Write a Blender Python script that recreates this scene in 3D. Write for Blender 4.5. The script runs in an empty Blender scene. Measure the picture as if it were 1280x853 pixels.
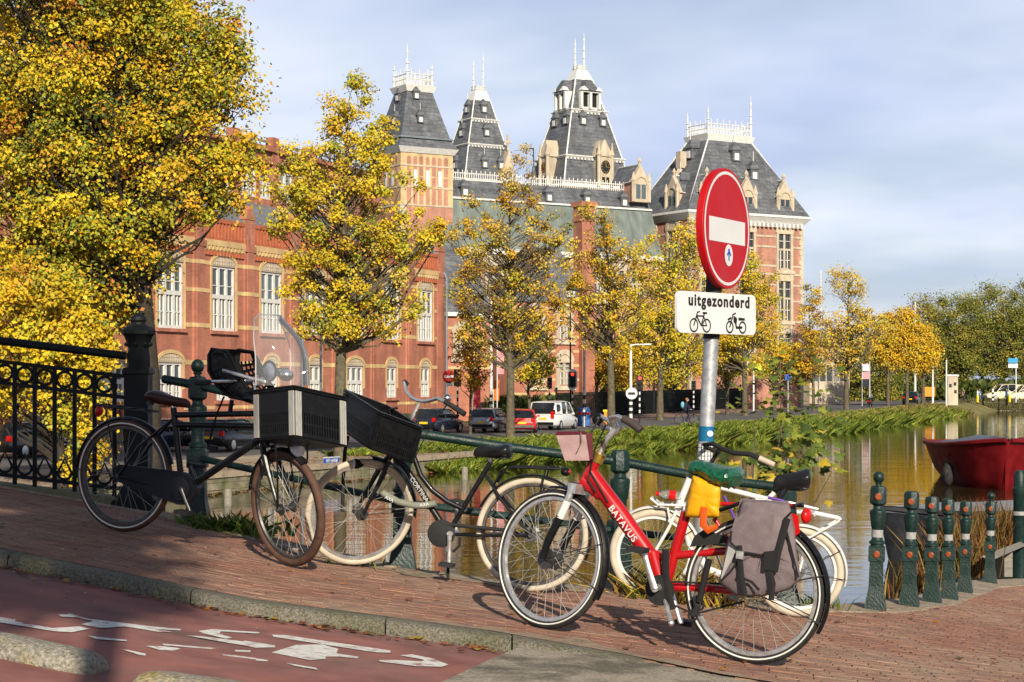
import bpy, bmesh, math, random
import numpy as np
from mathutils import Vector, Matrix

R = math.radians
rng = random.Random(7)
nrng = np.random.default_rng(11)
scene = bpy.context.scene
COL = scene.collection

# ------------------------------------------------------------------ camera
CZ, F, HY = 3.7, 2200.0, 480.0          # eye height over the water, focal length and horizon of a 1280 px wide picture
cam_d = bpy.data.cameras.new('camera')
cam = bpy.data.objects.new('camera', cam_d)
COL.objects.link(cam)
cam.location = (0, 0, CZ)
cam.rotation_euler = (R(90), 0, 0)
cam_d.sensor_width = 36.0
cam_d.lens = 36.0 * F / 1280.0
cam_d.shift_y = (HY - 426.5) / 1280.0
cam_d.clip_start = 0.1
cam_d.clip_end = 9000.0
scene.camera = cam

# ------------------------------------------------------------------ sun and sky
SUN_EL, SUN_AZ = R(25.5), R(11.0)        # sun behind the camera, a little to the right
to_sun = Vector((math.sin(SUN_AZ) * math.cos(SUN_EL), -math.cos(SUN_AZ) * math.cos(SUN_EL), math.sin(SUN_EL)))
sun_d = bpy.data.lights.new('sun', 'SUN')
sun_d.energy = 5.0
sun_d.angle = R(0.53)
sun_d.color = (1.0, 0.90, 0.74)
sun = bpy.data.objects.new('sun', sun_d)
sun.rotation_euler = to_sun.to_track_quat('Z', 'Y').to_euler()
sun.location = (10, -30, 30)
COL.objects.link(sun)

world = bpy.data.worlds.new('World')
scene.world = world
world.use_nodes = True
wn, wl = world.node_tree.nodes, world.node_tree.links
wn.clear()
w_out = wn.new('ShaderNodeOutputWorld')
w_bg = wn.new('ShaderNodeBackground')
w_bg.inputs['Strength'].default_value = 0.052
w_sky = wn.new('ShaderNodeTexSky')
w_sky.sky_type = 'NISHITA'
w_sky.sun_disc = False
w_sky.sun_elevation = SUN_EL
w_sky.sun_rotation = math.pi - SUN_AZ     # compass angle of the sun, behind the camera
w_sky.air_density = 1.0
w_sky.dust_density = 0.6
w_sky.ozone_density = 1.6
# thin cloud sheet: noise on a flat layer over the whole sky
w_tc = wn.new('ShaderNodeTexCoord')
w_sep = wn.new('ShaderNodeSeparateXYZ')
wl.new(w_tc.outputs['Generated'], w_sep.inputs[0])
w_add = wn.new('ShaderNodeMath'); w_add.operation = 'ADD'; w_add.inputs[1].default_value = 0.16
w_max = wn.new('ShaderNodeMath'); w_max.operation = 'MAXIMUM'; w_max.inputs[1].default_value = 0.0
wl.new(w_sep.outputs['Z'], w_max.inputs[0]); wl.new(w_max.outputs[0], w_add.inputs[0])
w_dx = wn.new('ShaderNodeMath'); w_dx.operation = 'DIVIDE'
w_dy = wn.new('ShaderNodeMath'); w_dy.operation = 'DIVIDE'
wl.new(w_sep.outputs['X'], w_dx.inputs[0]); wl.new(w_add.outputs[0], w_dx.inputs[1])
wl.new(w_sep.outputs['Y'], w_dy.inputs[0]); wl.new(w_add.outputs[0], w_dy.inputs[1])
w_com = wn.new('ShaderNodeCombineXYZ')
wl.new(w_dx.outputs[0], w_com.inputs[0]); wl.new(w_dy.outputs[0], w_com.inputs[1])
w_map = wn.new('ShaderNodeMapping')
w_map.inputs['Scale'].default_value = (0.8, 0.8, 1.0)
w_map.inputs['Rotation'].default_value = (0, 0, R(14))
wl.new(w_com.outputs[0], w_map.inputs[0])
w_n = wn.new('ShaderNodeTexNoise')
w_n.inputs['Scale'].default_value = 1.5; w_n.inputs['Detail'].default_value = 5.0; w_n.inputs['Roughness'].default_value = 0.5
wl.new(w_map.outputs[0], w_n.inputs['Vector'])
w_r = wn.new('ShaderNodeValToRGB')
w_r.color_ramp.elements[0].position = 0.36; w_r.color_ramp.elements[0].color = (0.55, 0.55, 0.55, 1)
w_r.color_ramp.elements[1].position = 0.62; w_r.color_ramp.elements[1].color = (0.95, 0.95, 0.95, 1)
wl.new(w_n.outputs['Fac'], w_r.inputs[0])
w_n2 = wn.new('ShaderNodeTexNoise')
w_n2.inputs['Scale'].default_value = 1.15; w_n2.inputs['Detail'].default_value = 4.0
wl.new(w_map.outputs[0], w_n2.inputs['Vector'])
w_r2 = wn.new('ShaderNodeValToRGB')
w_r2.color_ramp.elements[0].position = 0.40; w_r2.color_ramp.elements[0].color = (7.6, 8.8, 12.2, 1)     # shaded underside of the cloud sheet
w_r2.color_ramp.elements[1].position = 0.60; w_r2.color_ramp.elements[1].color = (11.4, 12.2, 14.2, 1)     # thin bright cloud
wl.new(w_n2.outputs['Fac'], w_r2.inputs[0])
w_mix = wn.new('ShaderNodeMixRGB')
w_el = wn.new('ShaderNodeMapRange'); w_el.interpolation_type = 'SMOOTHSTEP'      # cover thinned above the view, added to weaken sky fill and deepen shadows
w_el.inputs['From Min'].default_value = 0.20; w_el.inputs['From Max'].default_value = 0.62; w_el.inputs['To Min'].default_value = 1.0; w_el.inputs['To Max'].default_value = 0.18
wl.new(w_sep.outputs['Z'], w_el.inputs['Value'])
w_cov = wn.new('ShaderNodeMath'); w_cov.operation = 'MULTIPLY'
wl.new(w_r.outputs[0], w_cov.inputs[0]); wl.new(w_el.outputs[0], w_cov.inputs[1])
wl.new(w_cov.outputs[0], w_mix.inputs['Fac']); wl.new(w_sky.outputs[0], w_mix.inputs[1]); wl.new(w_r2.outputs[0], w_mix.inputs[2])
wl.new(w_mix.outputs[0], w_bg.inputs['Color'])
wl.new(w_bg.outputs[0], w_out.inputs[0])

scene.view_settings.view_transform = 'Standard'
scene.view_settings.look = 'None'
scene.view_settings.exposure = 0.58
scene.view_settings.gamma = 1.0
scene.view_settings.use_curve_mapping = False
scene.render.engine = 'CYCLES'
scene.cycles.use_denoising = True
scene.cycles.max_bounces = 8
scene.cycles.transparent_max_bounces = 16

# ------------------------------------------------------------------ geometry helpers
def W(px, py, d):
    """point at depth d on the line of sight through a picture point"""
    return Vector(((px - 640) / F * d, d, CZ - (py - HY) / F * d))

def clamp(v, a, b):
    return max(a, min(b, v))

def G(x, y):
    """near quay surface: ramp falling to the right and slightly away"""
    return CZ - 0.995 - 0.12 * clamp(x, -7, 9) - 0.02455 * clamp(y, -10, 30) + 0.05 * clamp(-1.3 - x, 0, 3)

def GP(px, py, dz=0.0):
    X = (px - 640) / F; Zd = (py - HY) / F
    a, b = 2.0, 60.0                          # the sight line meets the quay surface between these depths
    for _ in range(50):
        d = (a + b) / 2
        if CZ - Zd * d > G(X * d, d) + dz: a = d
        else: b = d
    return Vector((X * d, d, CZ - Zd * d))

class MB:
    """collects shapes, build() links them as one mesh object"""
    def __init__(self):
        self.v = []; self.f = []; self.c = []; self.mi = []; self.col = (1, 1, 1); self.m = 0; self.usecol = False
    def _f(self, idx):
        self.f.append(idx); self.c.append(self.col); self.mi.append(self.m)
    def setcol(self, c):
        self.col = c; self.usecol = True; return self
    def poly(self, pts):
        b = len(self.v); self.v += [tuple(p) for p in pts]; self._f(tuple(range(b, b + len(pts)))); return self
    def grid(self, rows, close_u=False, close_v=False):
        """rows: list of lists of points; faces between"""
        b = len(self.v); n = len(rows); m = len(rows[0])
        for r in rows: self.v += [tuple(p) for p in r]
        for i in range(n if close_v else n - 1):
            for j in range(m if close_u else m - 1):
                a = b + i * m + j; a2 = b + i * m + (j + 1) % m
                c = b + ((i + 1) % n) * m + j; c2 = b + ((i + 1) % n) * m + (j + 1) % m
                self._f((a, a2, c2, c))
        return b
    def box(self, c, s, rot=None):
        hx, hy, hz = s[0] / 2, s[1] / 2, s[2] / 2
        P = [Vector((x, y, z)) for x in (-hx, hx) for y in (-hy, hy) for z in (-hz, hz)]
        if rot is not None: P = [rot @ p for p in P]
        c = Vector(c); b = len(self.v)
        self.v += [tuple(p + c) for p in P]
        for q in ((0, 1, 3, 2), (4, 6, 7, 5), (0, 4, 5, 1), (2, 3, 7, 6), (0, 2, 6, 4), (1, 5, 7, 3)):
            self._f(tuple(b + i for i in q))
        return self
    def bx(self, x0, x1, y0, y1, z0, z1):
        return self.box(((x0 + x1) / 2, (y0 + y1) / 2, (z0 + z1) / 2), (abs(x1 - x0), abs(y1 - y0), abs(z1 - z0)))
    def hexa(self, lo, hi):
        """lo, hi: four points each"""
        b = len(self.v); self.v += [tuple(p) for p in lo] + [tuple(p) for p in hi]
        self._f((b + 3, b + 2, b + 1, b)); self._f((b + 4, b + 5, b + 6, b + 7))
        for i in range(4):
            j = (i + 1) % 4; self._f((b + i, b + j, b + 4 + j, b + 4 + i))
        return self
    def frustum(self, a, z0, b_, z1):
        """a, b_: (x0,x1,y0,y1)"""
        f = lambda r, z: [(r[0], r[2], z), (r[1], r[2], z), (r[1], r[3], z), (r[0], r[3], z)]
        return self.hexa(f(a, z0), f(b_, z1))
    def tube(self, pts, r, n=8, caps=True, closed=False, flat=1.0, up=None):
        pts = [Vector(p) for p in pts]; k = len(pts)
        rr = r if isinstance(r, (list, tuple)) else [r] * k
        tang = []
        for i in range(k):
            if closed: t = pts[(i + 1) % k] - pts[i - 1]
            else: t = pts[min(i + 1, k - 1)] - pts[max(i - 1, 0)]
            tang.append(t.normalized() if t.length > 1e-9 else Vector((0, 0, 1)))
        ref = Vector(up) if up is not None else (Vector((0, 0, 1)) if abs(tang[0].z) < 0.9 else Vector((1, 0, 0)))
        nrm = (ref - tang[0] * ref.dot(tang[0])).normalized()
        rows = []
        for i in range(k):
            t = tang[i]
            nrm = (nrm - t * nrm.dot(t))
            if nrm.length < 1e-6: nrm = t.orthogonal()
            nrm.normalize(); bi = t.cross(nrm)
            rows.append([pts[i] + (nrm * math.cos(a) * flat + bi * math.sin(a)) * rr[i] for a in (2 * math.pi * j / n for j in range(n))])
        b = self.grid(rows, close_u=True, close_v=closed)
        if caps and not closed:
            self._f(tuple(b + j for j in reversed(range(n)))); self._f(tuple(b + (k - 1) * n + j for j in range(n)))
        return self
    def lathe(self, prof, n=16, M=None, caps=True, square=0):
        """prof: (r, z); square: n=4 rotated so faces look along axes"""
        rows = []
        off = math.pi / 4 if n == 4 else 0
        k = math.sqrt(2) if n == 4 else 1
        for r, z in prof:
            row = [Vector((math.cos(2 * math.pi * j / n + off) * r * k, math.sin(2 * math.pi * j / n + off) * r * k, z)) for j in range(n)]
            rows.append([M @ p for p in row] if M is not None else row)
        b = self.grid(rows, close_u=True)
        if caps:
            self._f(tuple(b + j for j in reversed(range(n)))); self._f(tuple(b + (len(rows) - 1) * n + j for j in range(n)))
        return self
    def sphere(self, c, r, n=12, m=8, s=(1, 1, 1)):
        prof = [(max(1e-4, math.sin(math.pi * i / m)) , -math.cos(math.pi * i / m)) for i in range(m + 1)]
        M = Matrix.Translation(Vector(c)) @ Matrix.Diagonal((r * s[0], r * s[1], r * s[2], 1))
        return self.lathe(prof, n, M)
    def torus(self, c, axis, RR, r, n=40, m=8, a0=0.0, a1=2 * math.pi, ref=None, flat=1.0):
        c = Vector(c); axis = Vector(axis).normalized()
        e1 = Vector(ref) if ref is not None else axis.orthogonal()
        e1 = (e1 - axis * e1.dot(axis)).normalized(); e2 = axis.cross(e1)
        full = abs(a1 - a0 - 2 * math.pi) < 1e-6
        k = n if full else n + 1
        rows = []
        for i in range(k):
            a = a0 + (a1 - a0) * i / n
            d = e1 * math.cos(a) + e2 * math.sin(a)
            rows.append([c + d * (RR + r * math.cos(b)) + axis * (r * flat * math.sin(b)) for b in (2 * math.pi * j / m for j in range(m))])
        self.grid(rows, close_u=True, close_v=full)
        return self
    def prism(self, pts, off):
        """closed outline (3D points) pushed along off"""
        off = Vector(off); n = len(pts); b = len(self.v)
        self.v += [tuple(p) for p in pts] + [tuple(Vector(p) + off) for p in pts]
        self._f(tuple(reversed(range(b, b + n)))); self._f(tuple(range(b + n, b + 2 * n)))
        for i in range(n):
            j = (i + 1) % n; self._f((b + i, b + j, b + n + j, b + n + i))
        return self
    def wall(self, x0, x1, z0, z1, holes, y=0.0, depth=0.25):
        """front face at y looking along -y, with rectangular openings and their reveals"""
        xs = sorted({x0, x1, *[h[0] for h in holes], *[h[1] for h in holes]})
        zs = sorted({z0, z1, *[h[2] for h in holes], *[h[3] for h in holes]})
        for i in range(len(xs) - 1):
            for j in range(len(zs) - 1):
                cx, cz = (xs[i] + xs[i + 1]) / 2, (zs[j] + zs[j + 1]) / 2
                if any(h[0] < cx < h[1] and h[2] < cz < h[3] for h in holes): continue
                self.poly([(xs[i], y, zs[j]), (xs[i + 1], y, zs[j]), (xs[i + 1], y, zs[j + 1]), (xs[i], y, zs[j + 1])])
        for a, b, c, d in holes:
            y2 = y + depth
            self.poly([(a, y, c), (a, y, d), (a, y2, d), (a, y2, c)])
            self.poly([(b, y, c), (b, y2, c), (b, y2, d), (b, y, d)])
            self.poly([(a, y, d), (b, y, d), (b, y2, d), (a, y2, d)])
            self.poly([(a, y, c), (a, y2, c), (b, y2, c), (b, y, c)])
        return self
    def xf(self, M, start=0):
        self.v[start:] = [tuple(M @ Vector(p)) for p in self.v[start:]]
        return self
    def mesh(self, name, mats, smooth=35):
        me = bpy.data.meshes.new(name)
        me.from_pydata(self.v, [], self.f)
        if not isinstance(mats, (list, tuple)): mats = [mats]
        for m in mats: me.materials.append(MT[m] if isinstance(m, str) else m)
        if len(mats) > 1: me.polygons.foreach_set('material_index', self.mi)
        if self.usecol:
            at = me.color_attributes.new('Col', 'FLOAT_COLOR', 'CORNER')
            arr = np.ones((len(me.loops), 4), dtype=np.float32)
            lt = np.array([len(f) for f in self.f])
            arr[:, :3] = np.repeat(np.array(self.c, dtype=np.float32), lt, axis=0)
            at.data.foreach_set('color', arr.ravel())
        if smooth:
            me.polygons.foreach_set('use_smooth', [True] * len(me.polygons))
            me.set_sharp_from_angle(angle=R(smooth))
        me.update()
        return me
    def build(self, name, mats, parent=None, smooth=35, **kw):
        return link(name, self.mesh(name, mats, smooth), parent, **kw)

def link(name, data, parent=None, loc=None, rot=None, mat=None, label=None, cat=None, group=None, kind=None):
    o = bpy.data.objects.new(name, data)
    COL.objects.link(o)
    if parent is not None: o.parent = parent
    if mat is not None: o.matrix_local = mat
    else:
        if loc is not None: o.location = loc
        if rot is not None: o.rotation_euler = rot
    return tag(o, label, cat, group, kind)

def tag(o, label=None, cat=None, group=None, kind=None):
    if label: o['label'] = label
    if cat: o['category'] = cat
    if group: o['group'] = group
    if kind: o['kind'] = kind
    return o

def thing(name, label, cat, loc=(0, 0, 0), rz=0.0, group=None, mat=None):
    o = link(name, None, None, loc, (0, 0, rz), mat, label, cat, group)
    o.empty_display_size = 0.1
    return o

def copy_tree(o, parent=None):
    c = o.copy(); COL.objects.link(c); c.parent = parent
    for ch in list(o.children): copy_tree(ch, c)
    return c

# ------------------------------------------------------------------ materials
MT = {}
KEEP = {'paver', 'asphalt_red', 'concrete', 'granite', 'sand', 'coping', 'mossy', 'paint_white', 'yellow_bag', 'canvas_grey', 'gravel_path'}
def mat(name, col, rough=0.6, metal=0.0, var=0.12, scale=6.0, bump=0.0, bscale=60.0, attr=False, coat=0.0, col2=None, f2=(0.45, 0.7), s2=2.0, spec=0.3, detail=5.0, stretch=None, rvar=0.1):
    if name not in KEEP: col = tuple(c * .84 for c in col)
    m = bpy.data.materials.new(name); m.use_nodes = True
    n, l = m.node_tree.nodes, m.node_tree.links
    b = n['Principled BSDF']
    tc = n.new('ShaderNodeTexCoord'); vec = tc.outputs['Object']
    if stretch:
        mp = n.new('ShaderNodeMapping'); mp.inputs['Scale'].default_value = stretch; l.new(vec, mp.inputs[0]); vec = mp.outputs[0]
    no = n.new('ShaderNodeTexNoise'); no.inputs['Scale'].default_value = scale; no.inputs['Detail'].default_value = detail
    l.new(vec, no.inputs['Vector'])
    if attr:
        ca = n.new('ShaderNodeVertexColor'); ca.layer_name = 'Col'; base = ca.outputs['Color']
    else:
        rgb = n.new('ShaderNodeRGB'); rgb.outputs[0].default_value = (*col, 1); base = rgb.outputs[0]
    if col2 is not None:
        n2 = n.new('ShaderNodeTexNoise'); n2.inputs['Scale'].default_value = s2; n2.inputs['Detail'].default_value = 6; n2.inputs['Roughness'].default_value = 0.6
        l.new(vec, n2.inputs['Vector'])
        rp = n.new('ShaderNodeMapRange'); rp.inputs['From Min'].default_value = f2[0]; rp.inputs['From Max'].default_value = f2[1]
        l.new(n2.outputs['Fac'], rp.inputs['Value'])
        mx = n.new('ShaderNodeMixRGB'); mx.inputs[2].default_value = (*col2, 1)
        l.new(rp.outputs[0], mx.inputs['Fac']); l.new(base, mx.inputs[1]); base = mx.outputs[0]
    mr = n.new('ShaderNodeMapRange'); mr.inputs['From Min'].default_value = 0.3; mr.inputs['From Max'].default_value = 0.7
    mr.inputs['To Min'].default_value = 1 - var; mr.inputs['To Max'].default_value = 1 + var
    l.new(no.outputs['Fac'], mr.inputs['Value'])
    mul = n.new('ShaderNodeVectorMath'); mul.operation = 'SCALE'
    l.new(base, mul.inputs[0]); l.new(mr.outputs[0], mul.inputs['Scale'])
    l.new(mul.outputs[0], b.inputs['Base Color'])
    r2 = n.new('ShaderNodeMapRange'); r2.inputs['From Min'].default_value = 0.3; r2.inputs['From Max'].default_value = 0.7
    r2.inputs['To Min'].default_value = clamp(rough - rvar, 0.02, 1); r2.inputs['To Max'].default_value = clamp(rough + rvar, 0.02, 1)
    l.new(no.outputs['Fac'], r2.inputs['Value']); l.new(r2.outputs[0], b.inputs['Roughness'])
    b.inputs['Metallic'].default_value = metal
    b.inputs['Specular IOR Level'].default_value = spec
    if coat: b.inputs['Coat Weight'].default_value = coat; b.inputs['Coat Roughness'].default_value = 0.06
    if bump:
        bn = n.new('ShaderNodeTexNoise'); bn.inputs['Scale'].default_value = bscale; bn.inputs['Detail'].default_value = 4
        l.new(vec, bn.inputs['Vector'])
        bp = n.new('ShaderNodeBump'); bp.inputs['Strength'].default_value = bump; bp.inputs['Distance'].default_value = 0.02
        l.new(bn.outputs['Fac'], bp.inputs['Height']); l.new(bp.outputs[0], b.inputs['Normal'])
    MT[name] = m
    return m

def weather(m, src, stretch, lo, hi, scale=0.9):
    """soot and rain streaks: long soft noise multiplied over the colour"""
    n, l = m.node_tree.nodes, m.node_tree.links
    tc = n.new('ShaderNodeTexCoord'); mp = n.new('ShaderNodeMapping'); mp.inputs['Scale'].default_value = stretch; l.new(tc.outputs['Object'], mp.inputs[0])
    no = n.new('ShaderNodeTexNoise'); no.inputs['Scale'].default_value = scale; no.inputs['Detail'].default_value = 8; no.inputs['Roughness'].default_value = 0.65; l.new(mp.outputs[0], no.inputs['Vector'])
    mr = n.new('ShaderNodeMapRange'); mr.inputs['From Min'].default_value = 0.33; mr.inputs['From Max'].default_value = 0.62; mr.inputs['To Min'].default_value = lo; mr.inputs['To Max'].default_value = hi; l.new(no.outputs['Fac'], mr.inputs['Value'])
    sc = n.new('ShaderNodeVectorMath'); sc.operation = 'SCALE'; l.new(src, sc.inputs[0]); l.new(mr.outputs[0], sc.inputs['Scale'])
    l.new(sc.outputs[0], n['Principled BSDF'].inputs['Base Color'])

def courses(m, wdt, row, c2=0.8, mortar=0.6):
    """slate or stone courses multiplied over the colour"""
    n, l = m.node_tree.nodes, m.node_tree.links; b = n['Principled BSDF']; src = b.inputs['Base Color'].links[0].from_socket
    tc = n.new('ShaderNodeTexCoord'); sep = n.new('ShaderNodeSeparateXYZ'); l.new(tc.outputs['Object'], sep.inputs[0])
    ad = n.new('ShaderNodeMath'); ad.operation = 'ADD'; l.new(sep.outputs['X'], ad.inputs[0]); l.new(sep.outputs['Y'], ad.inputs[1])
    cb = n.new('ShaderNodeCombineXYZ'); l.new(ad.outputs[0], cb.inputs[0]); l.new(sep.outputs['Z'], cb.inputs[1])
    br = n.new('ShaderNodeTexBrick'); br.inputs['Scale'].default_value = 1.0; br.inputs['Brick Width'].default_value = wdt; br.inputs['Row Height'].default_value = row; br.inputs['Mortar Size'].default_value = row * .06
    br.inputs['Color1'].default_value = (1.1, 1.1, 1.1, 1); br.inputs['Color2'].default_value = (c2, c2, c2, 1); br.inputs['Mortar'].default_value = (mortar, mortar, mortar, 1); l.new(cb.outputs[0], br.inputs['Vector'])
    mu = n.new('ShaderNodeMixRGB'); mu.blend_type = 'MULTIPLY'; mu.inputs[0].default_value = 1.0; l.new(src, mu.inputs[1]); l.new(br.outputs['Color'], mu.inputs[2])
    weather(m, mu.outputs[0], (0.8, 0.8, 0.12), 0.75, 1.15)

def mat_brickwall(name, col, mortar, scale=1.0, var=0.16):
    m = mat(name, col, rough=0.85, var=var, scale=0.9, detail=8)
    n, l = m.node_tree.nodes, m.node_tree.links
    b = n['Principled BSDF']
    src = b.inputs['Base Color'].links[0].from_socket
    tc = n.new('ShaderNodeTexCoord')
    sep = n.new('ShaderNodeSeparateXYZ'); l.new(tc.outputs['Object'], sep.inputs[0])
    ad = n.new('ShaderNodeMath'); ad.operation = 'ADD'; l.new(sep.outputs['X'], ad.inputs[0]); l.new(sep.outputs['Y'], ad.inputs[1])
    cb = n.new('ShaderNodeCombineXYZ'); l.new(ad.outputs[0], cb.inputs[0]); l.new(sep.outputs['Z'], cb.inputs[1])
    br = n.new('ShaderNodeTexBrick'); br.inputs['Scale'].default_value = 1.0
    br.inputs['Brick Width'].default_value = 0.22 * scale; br.inputs['Row Height'].default_value = 0.07 * scale; br.inputs['Mortar Size'].default_value = 0.009 * scale
    br.inputs['Color1'].default_value = (1.12, 1.1, 1.1, 1); br.inputs['Color2'].default_value = (0.84, 0.84, 0.86, 1); br.inputs['Mortar'].default_value = mortar
    l.new(cb.outputs[0], br.inputs['Vector'])
    mu = n.new('ShaderNodeMixRGB'); mu.blend_type = 'MULTIPLY'; mu.inputs[0].default_value = 1.0
    l.new(src, mu.inputs[1]); l.new(br.outputs['Color'], mu.inputs[2])
    weather(m, mu.outputs[0], (0.9, 0.9, 0.14), 0.66, 1.12)
    return m

def mat_leaf(name, trans=0.38, rough=0.55):
    m = bpy.data.materials.new(name); m.use_nodes = True
    n, l = m.node_tree.nodes, m.node_tree.links
    b = n['Principled BSDF']; out = n['Material Output']
    ca = n.new('ShaderNodeVertexColor'); ca.layer_name = 'Col'
    l.new(ca.outputs[0], b.inputs['Base Color'])
    b.inputs['Roughness'].default_value = rough
    b.inputs['Specular IOR Level'].default_value = 0.25
    tr = n.new('ShaderNodeBsdfTranslucent'); l.new(ca.outputs[0], tr.inputs['Color'])
    mx = n.new('ShaderNodeMixShader'); mx.inputs[0].default_value = trans
    l.new(b.outputs[0], mx.inputs[1]); l.new(tr.outputs[0], mx.inputs[2]); l.new(mx.outputs[0], out.inputs['Surface'])
    MT[name] = m
    return m

def mat_glass_pane(name, col, rough=0.08):
    m = mat(name, col, rough=rough, var=0.25, scale=1.2, rvar=0.04, spec=0.9)
    n, l = m.node_tree.nodes, m.node_tree.links; b = n['Principled BSDF']
    oi = n.new('ShaderNodeObjectInfo'); rp = n.new('ShaderNodeValToRGB'); rp.color_ramp.interpolation = 'CONSTANT'      # blinds drawn behind some windows
    rp.color_ramp.elements[0].color = (0.02, 0.03, 0.035, 1); rp.color_ramp.elements[1].position = 0.45; rp.color_ramp.elements[1].color = (0.06, 0.085, 0.09, 1)
    e = rp.color_ramp.elements.new(0.75); e.color = (0.16, 0.16, 0.14, 1)
    l.new(oi.outputs['Random'], rp.inputs[0]); l.new(rp.outputs[0], b.inputs['Base Color'])
    return m

def mat_clear(name, tint=(0.95, 0.96, 0.97), haze=0.08):
    m = bpy.data.materials.new(name); m.use_nodes = True
    n, l = m.node_tree.nodes, m.node_tree.links
    n.remove(n['Principled BSDF']); out = n['Material Output']
    tr = n.new('ShaderNodeBsdfTransparent'); tr.inputs[0].default_value = (*tint, 1)
    gl = n.new('ShaderNodeBsdfGlossy'); gl.inputs['Roughness'].default_value = 0.06
    df = n.new('ShaderNodeBsdfDiffuse'); df.inputs[0].default_value = (0.6, 0.6, 0.6, 1)
    fr = n.new('ShaderNodeFresnel'); fr.inputs[0].default_value = 1.25
    m1 = n.new('ShaderNodeMixShader'); m1.inputs[0].default_value = haze
    l.new(tr.outputs[0], m1.inputs[1]); l.new(df.outputs[0], m1.inputs[2])
    m2 = n.new('ShaderNodeMixShader'); l.new(fr.outputs[0], m2.inputs[0]); l.new(m1.outputs[0], m2.inputs[1]); l.new(gl.outputs[0], m2.inputs[2])
    l.new(m2.outputs[0], out.inputs['Surface'])
    MT[name] = m
    return m

# colours
mat('spoke', (0.30, 0.295, 0.28), rough=0.6, metal=0.0, var=0.1, spec=0.3)
mat('paver', (1, 1, 1), rough=0.88, attr=True, var=0.2, scale=14, bump=0.5, bscale=180, col2=(0.30, 0.215, 0.15), f2=(0.46, 0.80), s2=1.1)
mat('sand', (0.30, 0.215, 0.145), rough=0.95, var=0.3, scale=30, bump=0.6, bscale=160, col2=(0.15, 0.13, 0.08), f2=(0.5, 0.7), s2=3)
mat('asphalt_red', (0.27, 0.105, 0.085), rough=0.9, var=0.22, scale=5, bump=0.5, bscale=260, col2=(0.17, 0.10, 0.085), f2=(0.42, 0.72), s2=1.3)
mat('concrete', (0.33, 0.285, 0.215), rough=0.95, var=0.4, scale=60, bump=0.9, bscale=120, col2=(0.13, 0.115, 0.085), f2=(0.45, 0.62), s2=3.5)
mat('granite', (0.165, 0.15, 0.115), rough=0.95, var=0.55, scale=90, bump=1.0, bscale=130, col2=(0.12, 0.115, 0.07), f2=(0.42, 0.66), s2=4)
mat('coping', (0.31, 0.245, 0.175), rough=0.92, var=0.3, scale=25, bump=0.7, bscale=110, col2=(0.17, 0.14, 0.10), f2=(0.48, 0.7), s2=4)
mat('mossy', (0.25, 0.23, 0.185), rough=0.95, var=0.5, scale=70, bump=0.9, bscale=110, col2=(0.30, 0.22, 0.05), f2=(0.5, 0.72), s2=3)
mat('paint_white', (0.62, 0.60, 0.55), rough=0.8, var=0.18, scale=40, bump=0.4, bscale=260, col2=(0.27, 0.11, 0.09), f2=(0.53, 0.68), s2=14)
mat('quay_stone', (0.22, 0.19, 0.13), rough=0.9, var=0.35, scale=3, bump=0.8, bscale=12, col2=(0.10, 0.105, 0.045), f2=(0.42, 0.65), s2=1.2)
mat('iron_green', (0.007, 0.024, 0.020), rough=0.45, var=0.3, scale=12, bump=0.25, bscale=55, col2=(0.10, 0.075, 0.05), f2=(0.66, 0.76), s2=9)
mat('iron_dark', (0.006, 0.008, 0.008), rough=0.6, var=0.3, scale=12, bump=0.15, bscale=60, spec=0.2)
mat('reflector', (0.26, 0.055, 0.015), rough=0.45, var=0.2, scale=40)
mat('tape_white', (0.30, 0.30, 0.29), rough=0.5, var=0.2, scale=30, col2=(0.12, 0.12, 0.12), f2=(0.55, 0.68), s2=25)
mat('soil', (0.085, 0.065, 0.04), rough=0.95, var=0.4, scale=3, bump=0.6, bscale=14, col2=(0.10, 0.115, 0.03), f2=(0.45, 0.62), s2=0.5)
mat('road', (0.105, 0.10, 0.097), rough=0.9, var=0.2, scale=0.8)
mat('footway', (0.25, 0.155, 0.12), rough=0.9, var=0.2, scale=0.6)
mat('gravel_path', (0.30, 0.24, 0.17), rough=0.95, var=0.25, scale=0.7)
mat('verge', (0.13, 0.135, 0.035), rough=0.95, var=0.35, scale=0.7, col2=(0.24, 0.17, 0.06), f2=(0.45, 0.65), s2=0.3)
mat_brickwall('brick_red', (0.40, 0.150, 0.092), (1.15, 1.35, 1.5, 1))
mat_brickwall('brick_museum', (0.40, 0.185, 0.125), (1.15, 1.35, 1.5, 1))
mat_brickwall('brick_yellow', (0.60, 0.42, 0.22), (1.0, 1.0, 1.0, 1))
mat('terracotta', (0.42, 0.12, 0.055), rough=0.8, var=0.15, scale=2)
mat('stone_yellow', (0.60, 0.42, 0.20), rough=0.8, var=0.15, scale=1.5)
mat('stone_cream', (0.50, 0.42, 0.31), rough=0.8, var=0.12, scale=1.2)
mat('trim_white', (0.66, 0.65, 0.61), rough=0.6, var=0.12, scale=3)
mat('slate', (0.105, 0.112, 0.125), rough=0.6, var=0.25, scale=1.4, detail=9, stretch=(1, 1, 4), col2=(0.135, 0.14, 0.148), f2=(0.4, 0.7), s2=0.4)
courses(MT['slate'], 0.5, 0.42)
mat('lead', (0.16, 0.18, 0.20), rough=0.5, var=0.2, scale=1.0)
mat('copper_green', (0.15, 0.18, 0.165), rough=0.6, var=0.25, scale=0.5, detail=8, stretch=(3, 3, 0.4))
mat_glass_pane('pane', (0.035, 0.055, 0.065))
mat('red_door', (0.30, 0.02, 0.015), rough=0.5)
mat('dark_void', (0.01, 0.01, 0.01), rough=0.8)
mat('gold', (0.55, 0.36, 0.07), rough=0.35, metal=0.8)
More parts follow.
